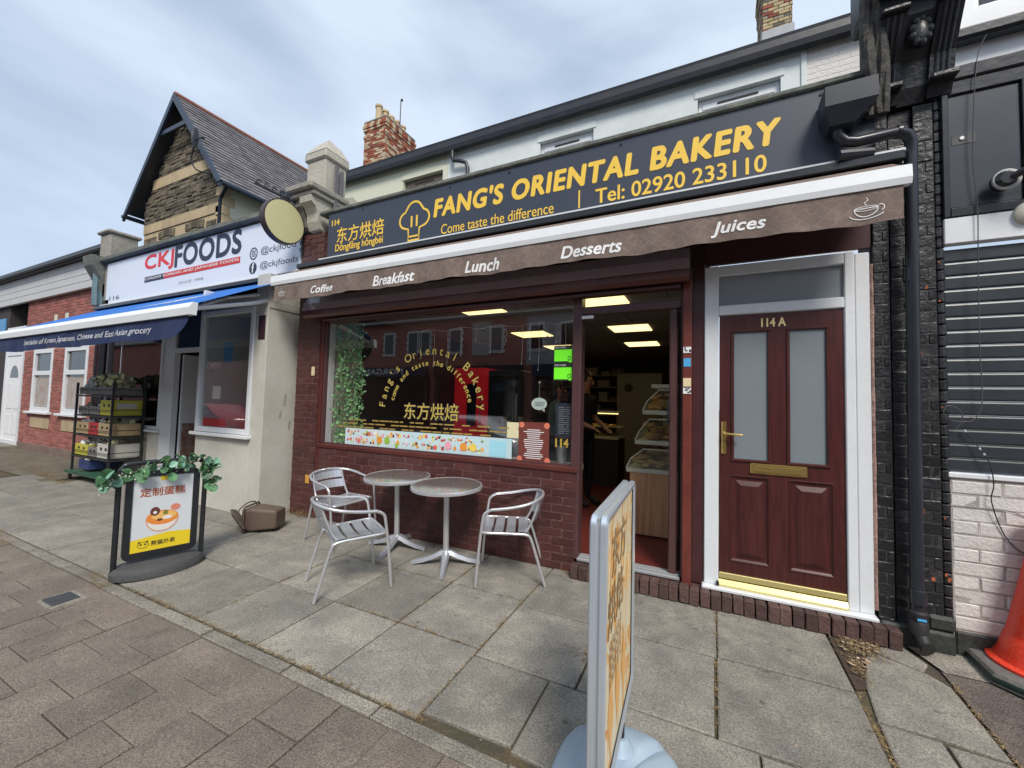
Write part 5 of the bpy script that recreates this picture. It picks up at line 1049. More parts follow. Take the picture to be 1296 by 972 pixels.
# ================================================================ RED BRICK BUILDING (left)
lb = thing('red_brick_annexe', 'low red brick building with white cladding band and two white windows beyond the grocery', 'building', (-15, .35, 0)); LY = .35
box('mortar_bed', m_lmortar, lb, -16.65, -12.6, LY, LY + .3, .0, 4.0) if 0 else None
m = MB(); wall_open(m, -16.6, -11.2, LY, 0, 4.0, [(-15.92, -14.68, 1.03, 2.62), (-13.98, -12.72, 1.03, 2.62)]); m.build('mortar_bed', m_lmortar, lb)
for u0, u1, v0, v1 in ((0, 5.4, 0, 1.02), (0, .68, 1.03, 2.61), (1.92, 2.62, 1.03, 2.61), (3.88, 5.4, 1.03, 2.61), (0, 5.4, 2.625, 4.0)): coursed('brick', m_redbrick, lb, (-16.6 + u0, LY, v0), 0, u1 - u0, v1 - v0, .225, .075, .01, .008)
for (a, b) in ((-15.92, -14.68), (-13.98, -12.72)):
    wfr = frame('window_frame', m_upvc, lb, a, b, LY - .02, LY + .08, 1.03, 2.62, .11)
    m = MB(); m.cbox(a + .11, b - .11, LY - .018, LY + .07, 1.95, 2.06, c=.005); m.build('transom', m_upvc, wfr)
    m = MB(); m.quad((a + .1, LY + .03, 1.1), (b - .1, LY + .03, 1.1), (b - .1, LY + .03, 2.55), (a + .1, LY + .03, 2.55)); m.build('pane', m_darkglass, wfr)
    m = MB(); m.quad((a + .12, LY + .028, 1.15), (b - .12, LY + .028, 1.15), (b - .12, LY + .028, 1.9), (a + .12, LY + .028, 1.9)); m.build('net_curtain', M('net_curtain', (.38, .36, .34), .8, nz=(6, .7, (.3, .17, .12))), wfr)
    box('sill', m_upvc, lb, a - .12, b + .12, LY - .10, LY + .05, .97, 1.028, c=.01); box('stone_apron', m_bath, lb, a + .1, b + .05, LY - .022, LY, .62, .88, c=.004)
box('plinth_render', M('stained_plinth', (.16, .11, .09), .9, nz=(4, .6, (.25, .19, .16))), lb, -16.6, -11.6, LY - .025, LY, .0, .2, c=.004)
for k in range(4):
    box('cladding_board', m_clad, lb, -25, -11.6, LY - .10, LY - .02, 3.92 + k * .17, 4.082 + k * .17, c=.004)
m = MB(); m.prism([(LY - .2, 4.60), (LY - .2, 4.70), (4, 5.6), (4, 5.3), (.3, 4.6)], 'x', -25, -11.45); m.build('roof', m_gutter, lb); m = MB(); m.cbox(-25, -11.5, LY - .28, LY - .2, 4.62, 4.72, c=.01); m.build('gutter', m_gutter, lb)
m = MB(); m.tube([(-11.75, LY - .12, 4.6), (-11.8, LY - .08, 4.2), (-11.7, LY - .06, 3.7), (-11.7, LY - .06, .0)], .05, 8); m.tube([(-12.25, LY - .05, 3.9), (-12.22, LY - .05, 2.6), (-12.22, LY - .05, .1)], .03, 8); m.build('downpipe', m_gutter, lb)
for x_ in (-14.75, -14.1): box('wall_vent', m_cream, lb, x_, x_ + .16, LY - .03, LY - .008, 3.28, 3.45, c=.004)
wd = thing('white_panel_door', 'white panelled front door with a fan shaped light at the left edge', 'door', (-17.3, .35, 0))
frame('door_frame', m_upvc, wd, -17.95, -16.62, LY - .03, LY + .08, .08, 3.3, .12); box('transom', m_upvc, wd, -17.83, -16.74, LY - .02, LY + .06, 2.5, 2.62, c=.005)
lf = box('door_leaf', m_white, wd, -17.83, -16.74, LY + .0, LY + .04, .2, 2.5, c=.004); m = MB(); m.quad((-17.83, LY + .02, 2.62), (-16.74, LY + .02, 2.62), (-16.74, LY + .02, 3.2), (-17.83, LY + .02, 3.2)); m.build('fanlight_pane', m_darkglass, wd)
m = MB(); m.add([(-17.28 + .3 * math.cos(R(a)), LY - .004, 1.9 + .34 * math.sin(R(a))) for a in range(0, 181, 20)], [tuple(range(10))]); m.build('fan_light', m_darkglass, lf)
for x_ in (-17.7, -17.2):
    for z_, h_ in ((.35, .55), (1.05, .7)): box('raised_panel', m_white, lf, x_, x_ + .38, LY - .012, LY + .0, z_, z_ + h_, c=.01)
box('step', m_kerb, wd, -18.05, -16.5, LY - .35, LY + .1, -.05, .1, c=.01)
nb = thing('dark_fronted_shop', 'dark shopfront at the far left edge beyond the white panelled door', 'shop', (-21, .35, 0)); box('wall', m_dark, nb, -30, -17.97, LY, LY + .4, -.1, 3.9); box('blue_panel', MATS['sky_print'], nb, -19.5, -18.2, LY - .03, LY - .002, 2.7, 3.6)
box('roof', m_gutter, nb, -34, -25.02, LY, 6, 3.9, 5.3)

# ================================================================ GABLED STONE HOUSE
gh = thing('gabled_stone_house', 'steep gabled dark stone house with slate roof behind the grocery', 'house', (-14.67, 2.8, 0)); GY = 2.8
ax, az = -14.67 * 1.0, 10.63
def hw(z): return 2.6 * (az - z) / (az - 7.43)
x0g, x1g = -16.85, -12.45
m = MB(); m.add([(x0g, GY + .02, 3.5), (x1g, GY + .02, 3.5), (x1g, GY + .02, 7.9), (ax, GY + .02, 10.5), (x0g, GY + .02, 7.9)], [(0, 1, 2, 3, 4)]); m.build('wall_core', M('dark_stone_mortar', (.13, .115, .09), .95, nz=(6, .6, (.2, .18, .14))), gh)
def inside(u, v, a, b):
    x = x0g + u; z = 3.5 + v
    if z > 7.7 and abs(x - ax) > hw(z) - .12: return False
    return not (8.15 < z < 8.5 or 6.75 < z < 7.05 or (z < 6.75))
random.seed(41)
coursed('rubble', m_rubble, gh, (x0g, GY, 3.5), 0, x1g - x0g, 7.1, .30, .105, .012, .03, jitter=.02, vary=.3, mask=inside)
m = MB(); 
x = x0g + .02
while x < x1g: l_ = random.uniform(.45, .7); m.cbox(x, min(x + l_ - .01, x1g), GY - .05, GY + .02, 6.75, 7.05, c=.01); x += l_
x = ax - 1.75
while x < ax + 1.7: l_ = random.uniform(.45, .7); m.cbox(x, min(x + l_ - .01, ax + 1.75), GY - .05, GY + .02, 8.15, 8.5, c=.01); x += l_
tag(m.build('bath_stone_band', m_bath, gh), kind='stuff')
m = MB(); wall_open(m, x0g + .02, x1g - .01, GY - .02, 4, 6.74, [(-15.75, -15.0, 5.0, 6.45), (-14.2, -13.4, 5.0, 6.45)]); m.build('stone_front', m_bath, gh)
coursed('rubble', m_rubble, gh, (-16.75, GY - .02, 4.0), 0, .75, 2.6, .25, .1, .01, .02, vary=.3); coursed('rubble', m_rubble, gh, (-13.2, GY - .02, 4.0), 0, .5, 2.6, .25, .1, .01, .02, vary=.3)
for a, b in ((-15.75, -15.0), (-14.2, -13.4)):
    fr = frame('window_frame', m_upvc, gh, a, b, GY + .04, GY + .1, 5.0, 6.45, .09); m = MB(); m.quad((a, GY + .07, 5.05), (b, GY + .07, 5.05), (b, GY + .07, 6.4), (a, GY + .07, 6.4)); m.build('pane', m_darkglass, fr)
    m = MB()
    for k in range(6): xx = a - .1 + (b - a + .2) * k / 6; m.cbox(xx, xx + (b - a + .2) / 6 - .012, GY - .05, GY - .02, 6.45 + .05 * math.sin(k * .6 + .3), 6.68 + .03 * math.sin(k * .6), c=.008)
    tag(m.build('arch_stone', m_rubble, gh), kind='stuff')
m = MB(); m.quad((x1g, GY, 3.5), (x1g, GY + 9, 3.5), (x1g, GY + 9, 7.5), (x1g, GY, 7.5)); m.build('side_wall', m_cream, gh)
m = MB()
for k in range(14): m.cbox(x1g - (.3 if k % 2 else .18), x1g + .02, GY - .05, GY + (.18 if k % 2 else .3), 3.6 + k * .28, 3.6 + k * .28 + .27, c=.012)
tag(m.build('quoin', m_bath, gh), kind='stuff')
# roof slopes with slates laid in courses
m = MB(); y0_, y1_ = 2.45, 13.5
for sgn in (-1, 1):
    m.quad((ax, y0_, az), (ax, y1_, az), (ax + sgn * 2.62, y1_, 7.42), (ax + sgn * 2.62, y0_, 7.42))
m.build('roof_deck', m_gutter, gh)
m = MB(); sl_len = math.hypot(2.62, az - 7.42); dx, dz = 2.62 / sl_len, -(az - 7.42) / sl_len; nx, nz_ = -dz, dx
random.seed(44); r = 0; s_ = .0
while s_ < sl_len - .05:
    y_ = y0_ - (.13 if r % 2 else 0); 
    while y_ < 11.5:
        ya, yb = max(y_, y0_), y_ + .25; o = random.uniform(.0, .012)
        p = lambda s__, y__, h: (ax + dx * s__ + nx * h, y__, az + dz * s__ + nz_ * h)
        e = min(s_ + .19, sl_len + .05)
        m.add([p(s_, ya, .012), p(s_, yb, .012), p(e, yb, .032 + o), p(e, ya, .032 + o), p(e, yb, .01), p(e, ya, .01)], [(0, 1, 2, 3)[::-1], (3, 2, 4, 5)[::-1], ])
        y_ += .256
    s_ += .18; r += 1
tag(m.build('slate', m_slate, gh), kind='stuff')
m = MB(); y_ = y0_ - .02
while y_ < 12.5: m.tube([(ax, y_, az + .02), (ax, y_ + .43, az + .02)], .085, 8); y_ += .44
tag(m.build('ridge_tile', m_ridge, gh), kind='stuff')
for sgn in (-1, 1):
    m = MB(); a = Vector((ax, az + .06)); b = Vector((ax + sgn * 2.72, 7.36)); q = Vector((0, -.26)); m.prism([tuple(a), tuple(b), tuple(b + Vector((0, -.18))), tuple(a + q)], 'y', y0_ - .05, y0_ + .02); m.build('bargeboard', m_barge, gh)
m = MB(); m.prism([(ax - .75, 9.55), (ax + .75, 9.55), (ax + .72, 9.68), (ax - .72, 9.68)], 'y', y0_, y0_ + .06); m.build('gable_tie', m_barge, gh)
for g_ in ((2.58, 2.72, 7.30), (-2.75, -2.58, 7.28)): m = MB(); m.cbox(ax + g_[0], ax + g_[1], y0_ - .08, 12, g_[2], g_[2] + .1, c=.02); m.build('gutter', m_barge, gh); m = MB(); m.tube([(ax + 2.5, GY - .1, 7.35), (ax + 2.2, GY - .08, 7.1), (ax + 2.2, GY - .08, 4)], .045, 8); m.build('downpipe', m_barge, gh)
dsh = thing('satellite_dish', 'dark satellite dish on a bent arm at the verge of the slate roof', 'satellite dish', (-12.9, 2.3, 8.5))
m = MB(); c_ = Vector((-12.95, 2.2, 8.75)); m.lathe([(.0, .06), (.12, .045), (.22, .02), (.30, -.03), (.29, -.035), (.2, .01), (.1, .035)], (0, 0, 0), 20, 'x'); m.v = [(v[0] * .35 + c_.x + .1, v[1] * .32 + c_.y, v[2] * .95 + c_.z - .1 + v[1] * .1) for v in m.v]; m.build('dish', m_gutter, dsh, smooth=True)
m = MB(); m.tube(smooth_pts([(-12.95, 2.25, 8.6), (-13.2, 2.3, 8.2), (-13.1, 2.4, 7.9), (-12.7, 2.6, 7.8)]), .022, 6); m.tube([(-12.93, 2.2, 8.6), (-12.5, 2.2, 8.55)], .014, 6); m.ball((-12.48, 2.2, 8.55), .05, 8, 6); m.build('arm', m_gutter, dsh)
random.seed(16)
t = chimney('cream pots of a chimney showing over the slate roof ridge', -15.65, -15.05, 5.75, 7.4, 9.6, 10.45, m_chim, 4, pr=.13, ph=.60)
far = thing('far_terrace', 'far terraced houses at the end of the street', 'houses', (-40, 1, 0)); box('wall', m_redbrick, far, -60, -34.2, 1.0, 8, -.2, 3.9); m = MB(); m.prism([(.7, 3.9), (4.5, 5.4), (8.3, 3.9)], 'x', -60, -34.1); m.build('roof', m_slate, far)
# street behind the camera, seen mirrored in the windows
ot = thing('terrace_opposite', 'dark red brick terrace across the street seen reflected in the shop window', 'terrace', (-8, -16, 0)); OY = -16.0
m_obrick = M('dark_terrace_brick', (.45, .19, .145), .9, nz=[(.8, .5, (.30, .11, .09)), (3, .5, (.45, .22, .17))]); m_quoin = M('pale_window_surround', (.8, .78, .72), .8)
box('wall', m_obrick, ot, -60, 22, OY - 8, OY, -.3, 6.4); m = MB(); m.prism([(OY + .3, 6.4), (OY - 4, 9.2), (OY - 8.3, 6.4)], 'x', -60, 22); m.build('roof', m_slate, ot); box('gutter', m_black, ot, -60, 22, OY + .02, OY + .3, 6.3, 6.4)
box('painted_front', M('grey_painted_front', (.42, .43, .44), .8), ot, -8.9, -1.2, OY, OY + .03, 3.6, 6.3); box('painted_front', m_intw, ot, -12.3, -11.1, OY, OY + .03, 4.2, 6.1)
for cx_ in (-34, -30, -26, -22.5, -18.4, -16.5, -15.6, -13.4, -10.7, -8.3, -6.6, -4.4, -2.4, 0, 3, 6, 10):
    m = MB()
    for k in range(8): o = .1 if k % 2 else .18; m.box(cx_ - .35 - o, cx_ + .35 + o, OY + .03, OY + .08, 4.3 + k * .19, 4.3 + k * .19 + .185)
    m.build('window_surround', m_quoin, ot); w__ = frame('window', m_upvc, ot, cx_ - .4, cx_ + .4, OY + .081, OY + .12, 4.4, 5.75, .06); m = MB(); m.quad((cx_ + .35, OY + .1, 4.45), (cx_ - .35, OY + .1, 4.45), (cx_ - .35, OY + .1, 5.7), (cx_ + .35, OY + .1, 5.7)); m.build('pane', m_darkglass, w__)
for a, b in ((-28, -22.6), (-22, -15.2), (-14.7, -9), (-8.4, -1), (-.4, 6), (7, 14)):
    f_ = box('shop_front', m_dark, ot, a, b, OY + .01, OY + .2, .1, 3.0); box('shop_fascia', random.choice((m_grey, m_navytxt, m_dark)), ot, a, b, OY + .2, OY + .35, 3.0, 3.6)
    m = MB(); m.quad((b - .3, OY + .21, .6), (a + .3, OY + .21, .6), (a + .3, OY + .21, 2.8), (b - .3, OY + .21, 2.8)); m.build('glazing', m_darkglass, f_)
m = MB(); put_text(m, 'MORGAN', 0, 3.2, 3.15, 3.5, .03, 0, lambda x, z: (-17.0 - x, OY + .36, z)); m.build('lettering', m_txtwhite, ot)
# parked car behind the camera (mirrored in the window)
car = thing('parked_car', 'pale silver car parked at the kerb behind the viewer seen mirrored in the window', 'car', (-6.4, -6.1, -.31))
m_paint = M('silver_car_paint', (.72, .74, .76), .2, metal=.1, coat=.6); ZR = -.31
side = [(-8.45, .35), (-8.5, .62), (-8.4, .85), (-8.1, .95), (-7.35, 1.02), (-6.75, 1.42), (-6.3, 1.5), (-5.5, 1.47), (-4.9, 1.1), (-4.5, 1.0), (-4.35, .8), (-4.35, .4), (-4.7, .28), (-8.1, .28)]
m = MB(); n_ = len(side); vs = []
for yy, k in ((-7.0, .93), (-6.9, 1.0), (-5.35, 1.0), (-5.25, .93)):
    for x_, z_ in side: vs.append((-6.4 + (x_ + 6.4) * (.97 if k < 1 else 1), yy + (0 if z_ < .95 else (.14 if yy < -6 else -.14)), ZR + (.65 + (z_ - .65) * k)))
fs = [tuple(range(n_)), tuple(range(3 * n_, 4 * n_))[::-1]] + [(j * n_ + i, j * n_ + (i + 1) % n_, (j + 1) * n_ + (i + 1) % n_, (j + 1) * n_ + i)[::-1] for j in range(3) for i in range(n_)]
m.add(vs, fs); m.build('body', m_paint, car, smooth=True)
for (yy, d_) in ((-5.235, 1), (-7.02, -1)):
    m = MB(); q = [(-7.2, 1.04), (-6.72, 1.34), (-6.3, 1.39), (-5.55, 1.36), (-5.1, 1.06)]; m.add([(x_, yy - d_ * (.12 if z_ > 1.1 else .03), ZR + z_) for x_, z_ in q], [(0, 1, 2, 3, 4)]); m.build('side_window', m_darkglass, car)
m = MB(); m.add([(-7.3, -6.8, ZR + 1.045), (-7.3, -5.45, ZR + 1.045), (-6.8, -5.5, ZR + 1.40), (-6.8, -6.75, ZR + 1.40)], [(0, 1, 2, 3)]); m.build('windscreen', m_darkglass, car)
for x_ in (-7.75, -5.05):
    for yy in (-5.3, -6.95):
        m = MB(); m.lathe([(.2, -.1), (.31, -.1), (.33, -.06), (.33, .06), (.31, .1), (.2, .1)], (x_, yy, ZR + .33), 24, 'y'); w_ = m.build('wheel', m_rubber, car, smooth=True); m = MB(); m.lathe([(.05, .105), (.2, .09), (.2, -.09), (.05, -.105)], (x_, yy, ZR + .33), 16, 'y'); m.build('rim', m_alu, w_, smooth=True)
for yy in (-5.5, -6.75): m = MB(); m.ball((-8.44, yy, ZR + .75), (.06, .14, .08), 10, 6); m.build('headlight', m_txtwhite, car)

red = car.copy(); link(red); red['label'] = 'red car parked farther along the street seen only mirrored in the grocery window'; red.location = (-20.6, -7.9, -.31)
for c in list(car.children):
    k = c.copy(); link(k); k.parent = red
    if c.name.startswith('body'): k.data = c.data.copy(); k.data.materials[0] = M('red_car_paint', (.45, .02, .02), .2, coat=.6)
    for g in c.children: h = g.copy(); link(h); h.parent = k
# ================================================================ FURNITURE
TILT = math.atan(S)
def bez(P, k=6): return smooth_pts(P, k)
def make_chair(name, label, x, y, deg):
    t = thing(name, label, 'chair', (x, y, gz(y)), R(deg), 'aluminium bistro chairs', TILT); t['_l'] = (0, 0, 0)
    return t
ch0 = make_chair('bistro_chair', 'aluminium slatted armchair on the right, turned to face the tables', -1.66, -.33, 204)
for s_ in (1, -1):
    m = MB(); m.tube(bez([(.27, s_ * .265, .005), (.245, s_ * .268, .30), (.215, s_ * .272, .56), (.195, s_ * .272, .625), (.14, s_ * .275, .66)], 5), .0125, 10); m.build('front_leg', m_alu, ch0, True, True)
    m = MB(); m.tube(bez([(-.32, s_ * .225, .005), (-.255, s_ * .222, .22), (-.20, s_ * .22, .395), (-.165, s_ * .222, .435), (-.09, s_ * .225, .445)], 5), .0125, 10); m.build('rear_leg', m_alu, ch0, True, True)
m = MB(); m.tube(bez([(.14, .275, .66), (.0, .277, .675), (-.14, .265, .70), (-.245, .20, .725), (-.30, .08, .74), (-.30, -.08, .74), (-.245, -.20, .725), (-.14, -.265, .70), (0, -.277, .675), (.14, -.275, .66)], 6), .0135, 10); m.build('arm_hoop', m_alu, ch0, True, True)
m = MB(); m.tube(bez([(-.09, .225, .445), (.10, .232, .45), (.20, .23, .452), (.235, .18, .452), (.235, -.18, .452), (.20, -.23, .452), (.10, -.232, .45), (-.09, -.225, .445)], 5), .0125, 10); m.tube([(-.17, -.20, .43), (-.17, .20, .43)], .010, 8); m.build('seat_frame', m_alu, ch0, True, True)
for k, x_ in enumerate((-.125, -.02, .085, .185)):
    m = MB(); q = 6
    w2 = .040
    for i in range(q):
        ya, yb = -.215 + .43 * i / q, -.215 + .43 * (i + 1) / q; za, zb = .452 - .016 * math.sin(math.pi * i / q), .452 - .016 * math.sin(math.pi * (i + 1) / q)
        for (p0, p1, o) in ((x_ - w2, x_ + w2, .008), (x_ + w2, x_ - w2, -.0)):
            m.quad((p0, ya, za + o), (p1, ya, za + o), (p1, yb, zb + o), (p0, yb, zb + o))
        m.quad((x_ - w2, ya, za), (x_ - w2, ya, za + .008), (x_ - w2, yb, zb + .008), (x_ - w2, yb, zb)); m.quad((x_ + w2, ya, za + .008), (x_ + w2, ya, za), (x_ + w2, yb, zb), (x_ + w2, yb, zb + .008))
    m.build('seat_slat', m_aluslat, ch0, True)
for s_ in (1, -1):
    m = MB(); m.tube(bez([(-.14, s_ * .19, .44), (-.185, s_ * .185, .50), (-.235, s_ * .18, .62), (-.268, s_ * .165, .735)], 4), .010, 8); m.build('back_upright', m_alu, ch0, True, True)
for z_ in (.535, .64):
    m = MB(); q = 8
    for i in range(q):
        ta, tb = -1 + 2 * i / q, -1 + 2 * (i + 1) / q; f_ = lambda t_, z__: (-.19 - (z__ - .5) * .32 - .05 * (1 - t_ * t_), t_ * .185, z__)
        for o in (0, -.006):
            a, b, c_, d_ = f_(ta, z_), f_(tb, z_), f_(tb, z_ + .085), f_(ta, z_ + .085); m.quad(*[(p[0] + o, p[1], p[2]) for p in ((a, b, c_, d_) if o else (d_, c_, b, a))])
        a, b = f_(ta, z_ + .085), f_(tb, z_ + .085); m.quad(a, b, (b[0] - .006, b[1], b[2]), (a[0] - .006, a[1], a[2]))
    m.build('back_slat', m_aluslat, ch0, True)
def dup(root, loc, deg, label, tilt=TILT):
    r = root.copy(); link(r); r.matrix_world = Matrix.Translation(loc) @ Matrix.Rotation(tilt, 4, 'X') @ Matrix.Rotation(R(deg), 4, 'Z'); r['label'] = label
    for c in list(root.children):
        k = c.copy(); link(k); k.parent = r
        for g in c.children: h = g.copy(); link(h); h.parent = k
    return r
dup(ch0, (-2.80, -1.10, gz(-1.1)), 60, 'aluminium slatted armchair nearest the viewer, its back to the street')
dup(ch0, (-3.70, -.42, gz(-.42)), -8, 'aluminium slatted armchair at the far left against the brick pier')
tb0 = thing('bistro_table', 'round steel topped pedestal table in the middle, nearer the open doorway', 'table', (-2.30, -.40, gz(-.4)), R(28), 'round steel bistro tables', TILT); tb0['_l'] = (0, 0, 0)
m = MB(); m.lathe([(.0, .758), (.32, .758), (.335, .756)], (0, 0, 0), 48); m.build('table_top', m_tabtop, tb0, True, True)
m = MB(); m.lathe([(.33, .722), (.342, .726), (.345, .742), (.340, .757), (.334, .7595), (.330, .757)], (0, 0, 0), 48); m.build('rim', m_alu, tb0, True, True)
m = MB(); m.lathe([(.028, .10), (.028, .72), (.10, .724), (.10, .735)], (0, 0, 0), 20); m.build('column', m_alu, tb0, True, True)
for k in range(4):
    a = R(90 * k); m = MB(); P = [(.0, .135), (.05, .13), (.12, .095), (.22, .06), (.30, .045), (.33, .035)]; W_ = [.045, .04, .034, .028, .026, .02]; vs = []
    for (r_, z_), w_ in zip(P, W_):
        for sx, sz in ((-1, 0), (-.55, 1), (.55, 1), (1, 0)): vs.append((r_ * math.cos(a) - sx * w_ * math.sin(a), r_ * math.sin(a) + sx * w_ * math.cos(a), z_ - (.035 if sz == 0 else 0)))
    fs = [(i * 4 + j, i * 4 + j + 1, i * 4 + j + 5, i * 4 + j + 4)[::-1] for i in range(5) for j in range(3)] + [(i * 4 + 3, i * 4, i * 4 + 4, i * 4 + 7)[::-1] for i in range(5)] + [(20, 21, 22, 23)[::-1]]
    m.add(vs, fs); ft = m.build('base_arm', m_aluslat, tb0, True, True); m = MB(); m.lathe([(.018, .0), (.02, .012), (.016, .022)], (.31 * math.cos(a), .31 * math.sin(a), 0), 10); m.build('foot_pad', m_rubber, ft, True)
dup(tb0, (-3.0, -.30, gz(-.3)), 12, 'round steel topped pedestal table on the left, nearer the brick pier')

# ================================================================ SWING SIGNS
sa = thing('swing_board_sign', 'black framed pavement sign with white and yellow cake poster on a grey base', 'pavement sign', (-4.55, -1.71, gz(-1.71)), R(76.5), None, 0); sa['_l'] = (0, 0, 0)
m = MB(); oval = [(.335 * math.cos(R(a)), .21 * math.sin(R(a))) for a in range(0, 360, 10)]
vs = [(x_, y_, 0) for x_, y_ in oval] + [(x_ * 1.01, y_ * 1.01, .05) for x_, y_ in oval] + [(x_ * .93, y_ * .9, .085) for x_, y_ in oval] + [(x_ * .6, y_ * .5, .105) for x_, y_ in oval]
n_ = len(oval); fs = [(j * n_ + i, j * n_ + (i + 1) % n_, (j + 1) * n_ + (i + 1) % n_, (j + 1) * n_ + i) for j in range(3) for i in range(n_)] + [tuple(range(3 * n_, 4 * n_))]
m.add(vs, fs); m.build('base', m_grbase, sa, True, True)
m = MB(); m.tube(bez([(-.308, 0, .04), (-.308, 0, .5), (-.308, 0, .86), (-.288, 0, .945), (-.21, 0, .98), (.21, 0, .98), (.288, 0, .945), (.308, 0, .86), (.308, 0, .5), (.308, 0, .04)], 6), .021, 12); m.build('tube_frame', m_black, sa, True, True)
def rrect(x0, x1, z0, z1, r, k=5):
    o = []
    for (cx_, cz_, a0) in ((x1 - r, z1 - r, 0), (x0 + r, z1 - r, 90), (x0 + r, z0 + r, 180), (x1 - r, z0 + r, 270)):
        for i in range(k + 1): a = R(a0 + 90 * i / k); o.append((cx_ + r * math.cos(a), cz_ + r * math.sin(a)))
    return o
m = MB(); o_ = rrect(-.265, .265, .13, .905, .06); i_ = rrect(-.215, .215, .19, .855, .004); n_ = len(o_)
vs = [(p[0], -.018, p[1]) for p in o_] + [(p[0], -.018, p[1]) for p in i_] + [(p[0], .018, p[1]) for p in o_] + [(p[0], .018, p[1]) for p in i_]
m.add(vs, [(i, (i + 1) % n_, n_ + (i + 1) % n_, n_ + i)[::-1] for i in range(n_)] + [(2 * n_ + i, 2 * n_ + (i + 1) % n_, 3 * n_ + (i + 1) % n_, 3 * n_ + i) for i in range(n_)] + [(i, (i + 1) % n_, 2 * n_ + (i + 1) % n_, 2 * n_ + i) for i in range(n_)] + [(n_ + i, n_ + (i + 1) % n_, 3 * n_ + (i + 1) % n_, 3 * n_ + i)[::-1] for i in range(n_)])
m.build('board_frame', m_black, sa, True)
m = MB(); m.box(-.214, .214, -.010, .010, .191, .854); pst = m.build('poster', M('glossy_poster_white', (.66, .70, .74), .25), sa, True)
def pt(name, mat, fnm): m = MB(); fnm(m); return m.build(name, mat, pst, True)
pt('yellow_band', m_yellow, lambda m: m.add([(-.213, -.0115, .192), (.213, -.0115, .192), (.213, -.0115, .32), (.05, -.0115, .335), (-.1, -.0115, .315), (-.213, -.0115, .30)], [(0, 1, 2, 3, 4, 5)]))
pt('yellow_tag', m_yellow, lambda m: m.box(-.03, .08, -.0118, -.0112, .815, .85))
pt('headline', m_brown_txt, lambda m: put_text(m, '定制蛋糕', -.165, .155, .675, .752, .02, 0, None, -.0116))
pt('lower_print', M('black_ink', (.02, .02, .02), .6), lambda m: (put_text(m, '熊猫外卖', -.07, .10, .232, .275, .012, 0, None, -.0125), stroke(m, arcp(-.125, .25, .038, 0, 360, 16, .027), .004, -.0125, True), m.disc((-.14, .255), .008, 8, -.0125), m.disc((-.11, .255), .008, 8, -.0125), m.disc((-.152, .276), .008, 8, -.0125), m.disc((-.098, .276), .008, 8, -.0125)))
pt('bowl_picture', M('bowl_pale_print', (.80, .77, .74), .5), lambda m: m.add([(-.11 , -.0113, .47), (.11, -.0113, .47), (.09, -.0113, .40), (.04, -.0113, .36), (-.04, -.0113, .36), (-.09, -.0113, .40)], [(0, 5, 4, 3, 2, 1)[::-1]]))
pt('bowl_outline', M('peach_print', (.75, .35, .2), .5), lambda m: stroke(m, arcp(0, .47, .115, 180, 360, 14, .12), .008, -.0121))
pt('cake_picture', M('amber_print', (.80, .26, .05), .5), lambda m: m.disc((.0, .475), .115, 22, -.0119, .065)); pt('cake_highlight', M('gold_print', (.85, .5, .15), .5), lambda m: m.disc((.01, .49), .09, 18, -.0122, .04))
pt('cake_topping', M('dark_brown_print', (.13, .04, .025), .5), lambda m: (m.disc((-.055, .535), .035, 14, -.0124, .04), m.disc((-.02, .455), .022, 8, -.0125, .012)))
pt('cake_topping', M('leaf_print', (.2, .22, .04), .5), lambda m: (m.disc((.02, .515), .02, 8, -.0124, .022),)); pt('label_ring', M('coral_ring_print', (.70, .25, .17), .5), lambda m: (m.disc((.09, .555), .036, 16, -.0121, .03),)); pt('white_tag', m_txtwhite, lambda m: (m.disc((.035, .47), .035, 14, -.0126, .016), m.disc((-.055, .525), .014, 8, -.0126)))
# garland
gl = thing('leaf_garland', 'artificial eucalyptus garland draped over the black framed pavement sign', 'garland', (-4.55, -1.71, gz(-1.71) + .9), R(76.5)); gl['_l'] = (0, 0, 0)
def leaf_mesh(mat, nm):
    m = MB(); n = 10; vs = [(0, 0, 0)]; q = []
    for i in range(n): a = 2 * math.pi * i / n; r_ = .5; x_ = .5 - .5 * math.cos(a); y_ = .42 * math.sin(a); q.append((x_, y_, .10 * abs(y_) * 2 - .06 * x_))
    m.add([(.5, 0, -.03)] + q, [(0, i + 1, (i + 1) % n + 1) for i in range(n)]); me = bpy.data.meshes.new(nm); me.from_pydata(m.v, [], m.f); me.materials.append(mat); return me
LM = [leaf_mesh(m_leafd, 'leaf'), leaf_mesh(m_leafd, 'leaf'), leaf_mesh(m_leaft, 'leaf')]
random.seed(52); spine = bez([(-.42, -.03, -.09), (-.36, -.04, -.04), (-.25, -.03, .0), (-.1, -.04, .04), (.05, -.03, .05), (.2, -.04, .09), (.28, -.04, .08), (.325, -.05, -.0), (.345, -.06, -.10), (.335, -.06, -.17)], 8)
m = MB(); m.tube(spine, .004, 5); m.build('stem', M('garland_stem', (.10, .09, .04), .8), gl, True)
for i in range(120):
    p = random.choice(spine) + Vector((random.gauss(0, .03), random.gauss(-.015, .035), random.gauss(0, .036)))
    o = link(bpy.data.objects.new('leaf', random.choice(LM))); o.parent = gl; o.location = p; sc_ = random.uniform(.045, .098); o.scale = (sc_, sc_, sc_)
    o.rotation_euler = (random.gauss(R(70), .6), random.uniform(-1, 1), random.uniform(0, 6.28))
m = MB()
for i in range(90): p = random.choice(spine) + Vector((random.gauss(0, .03), random.gauss(-.03, .02), random.gauss(-.01, .035))); m.ball(p, random.uniform(.004, .008), 6, 4)
tag(m.build('buds', M('white_bud', (.6, .62, .5), .6), gl, True), kind='stuff')
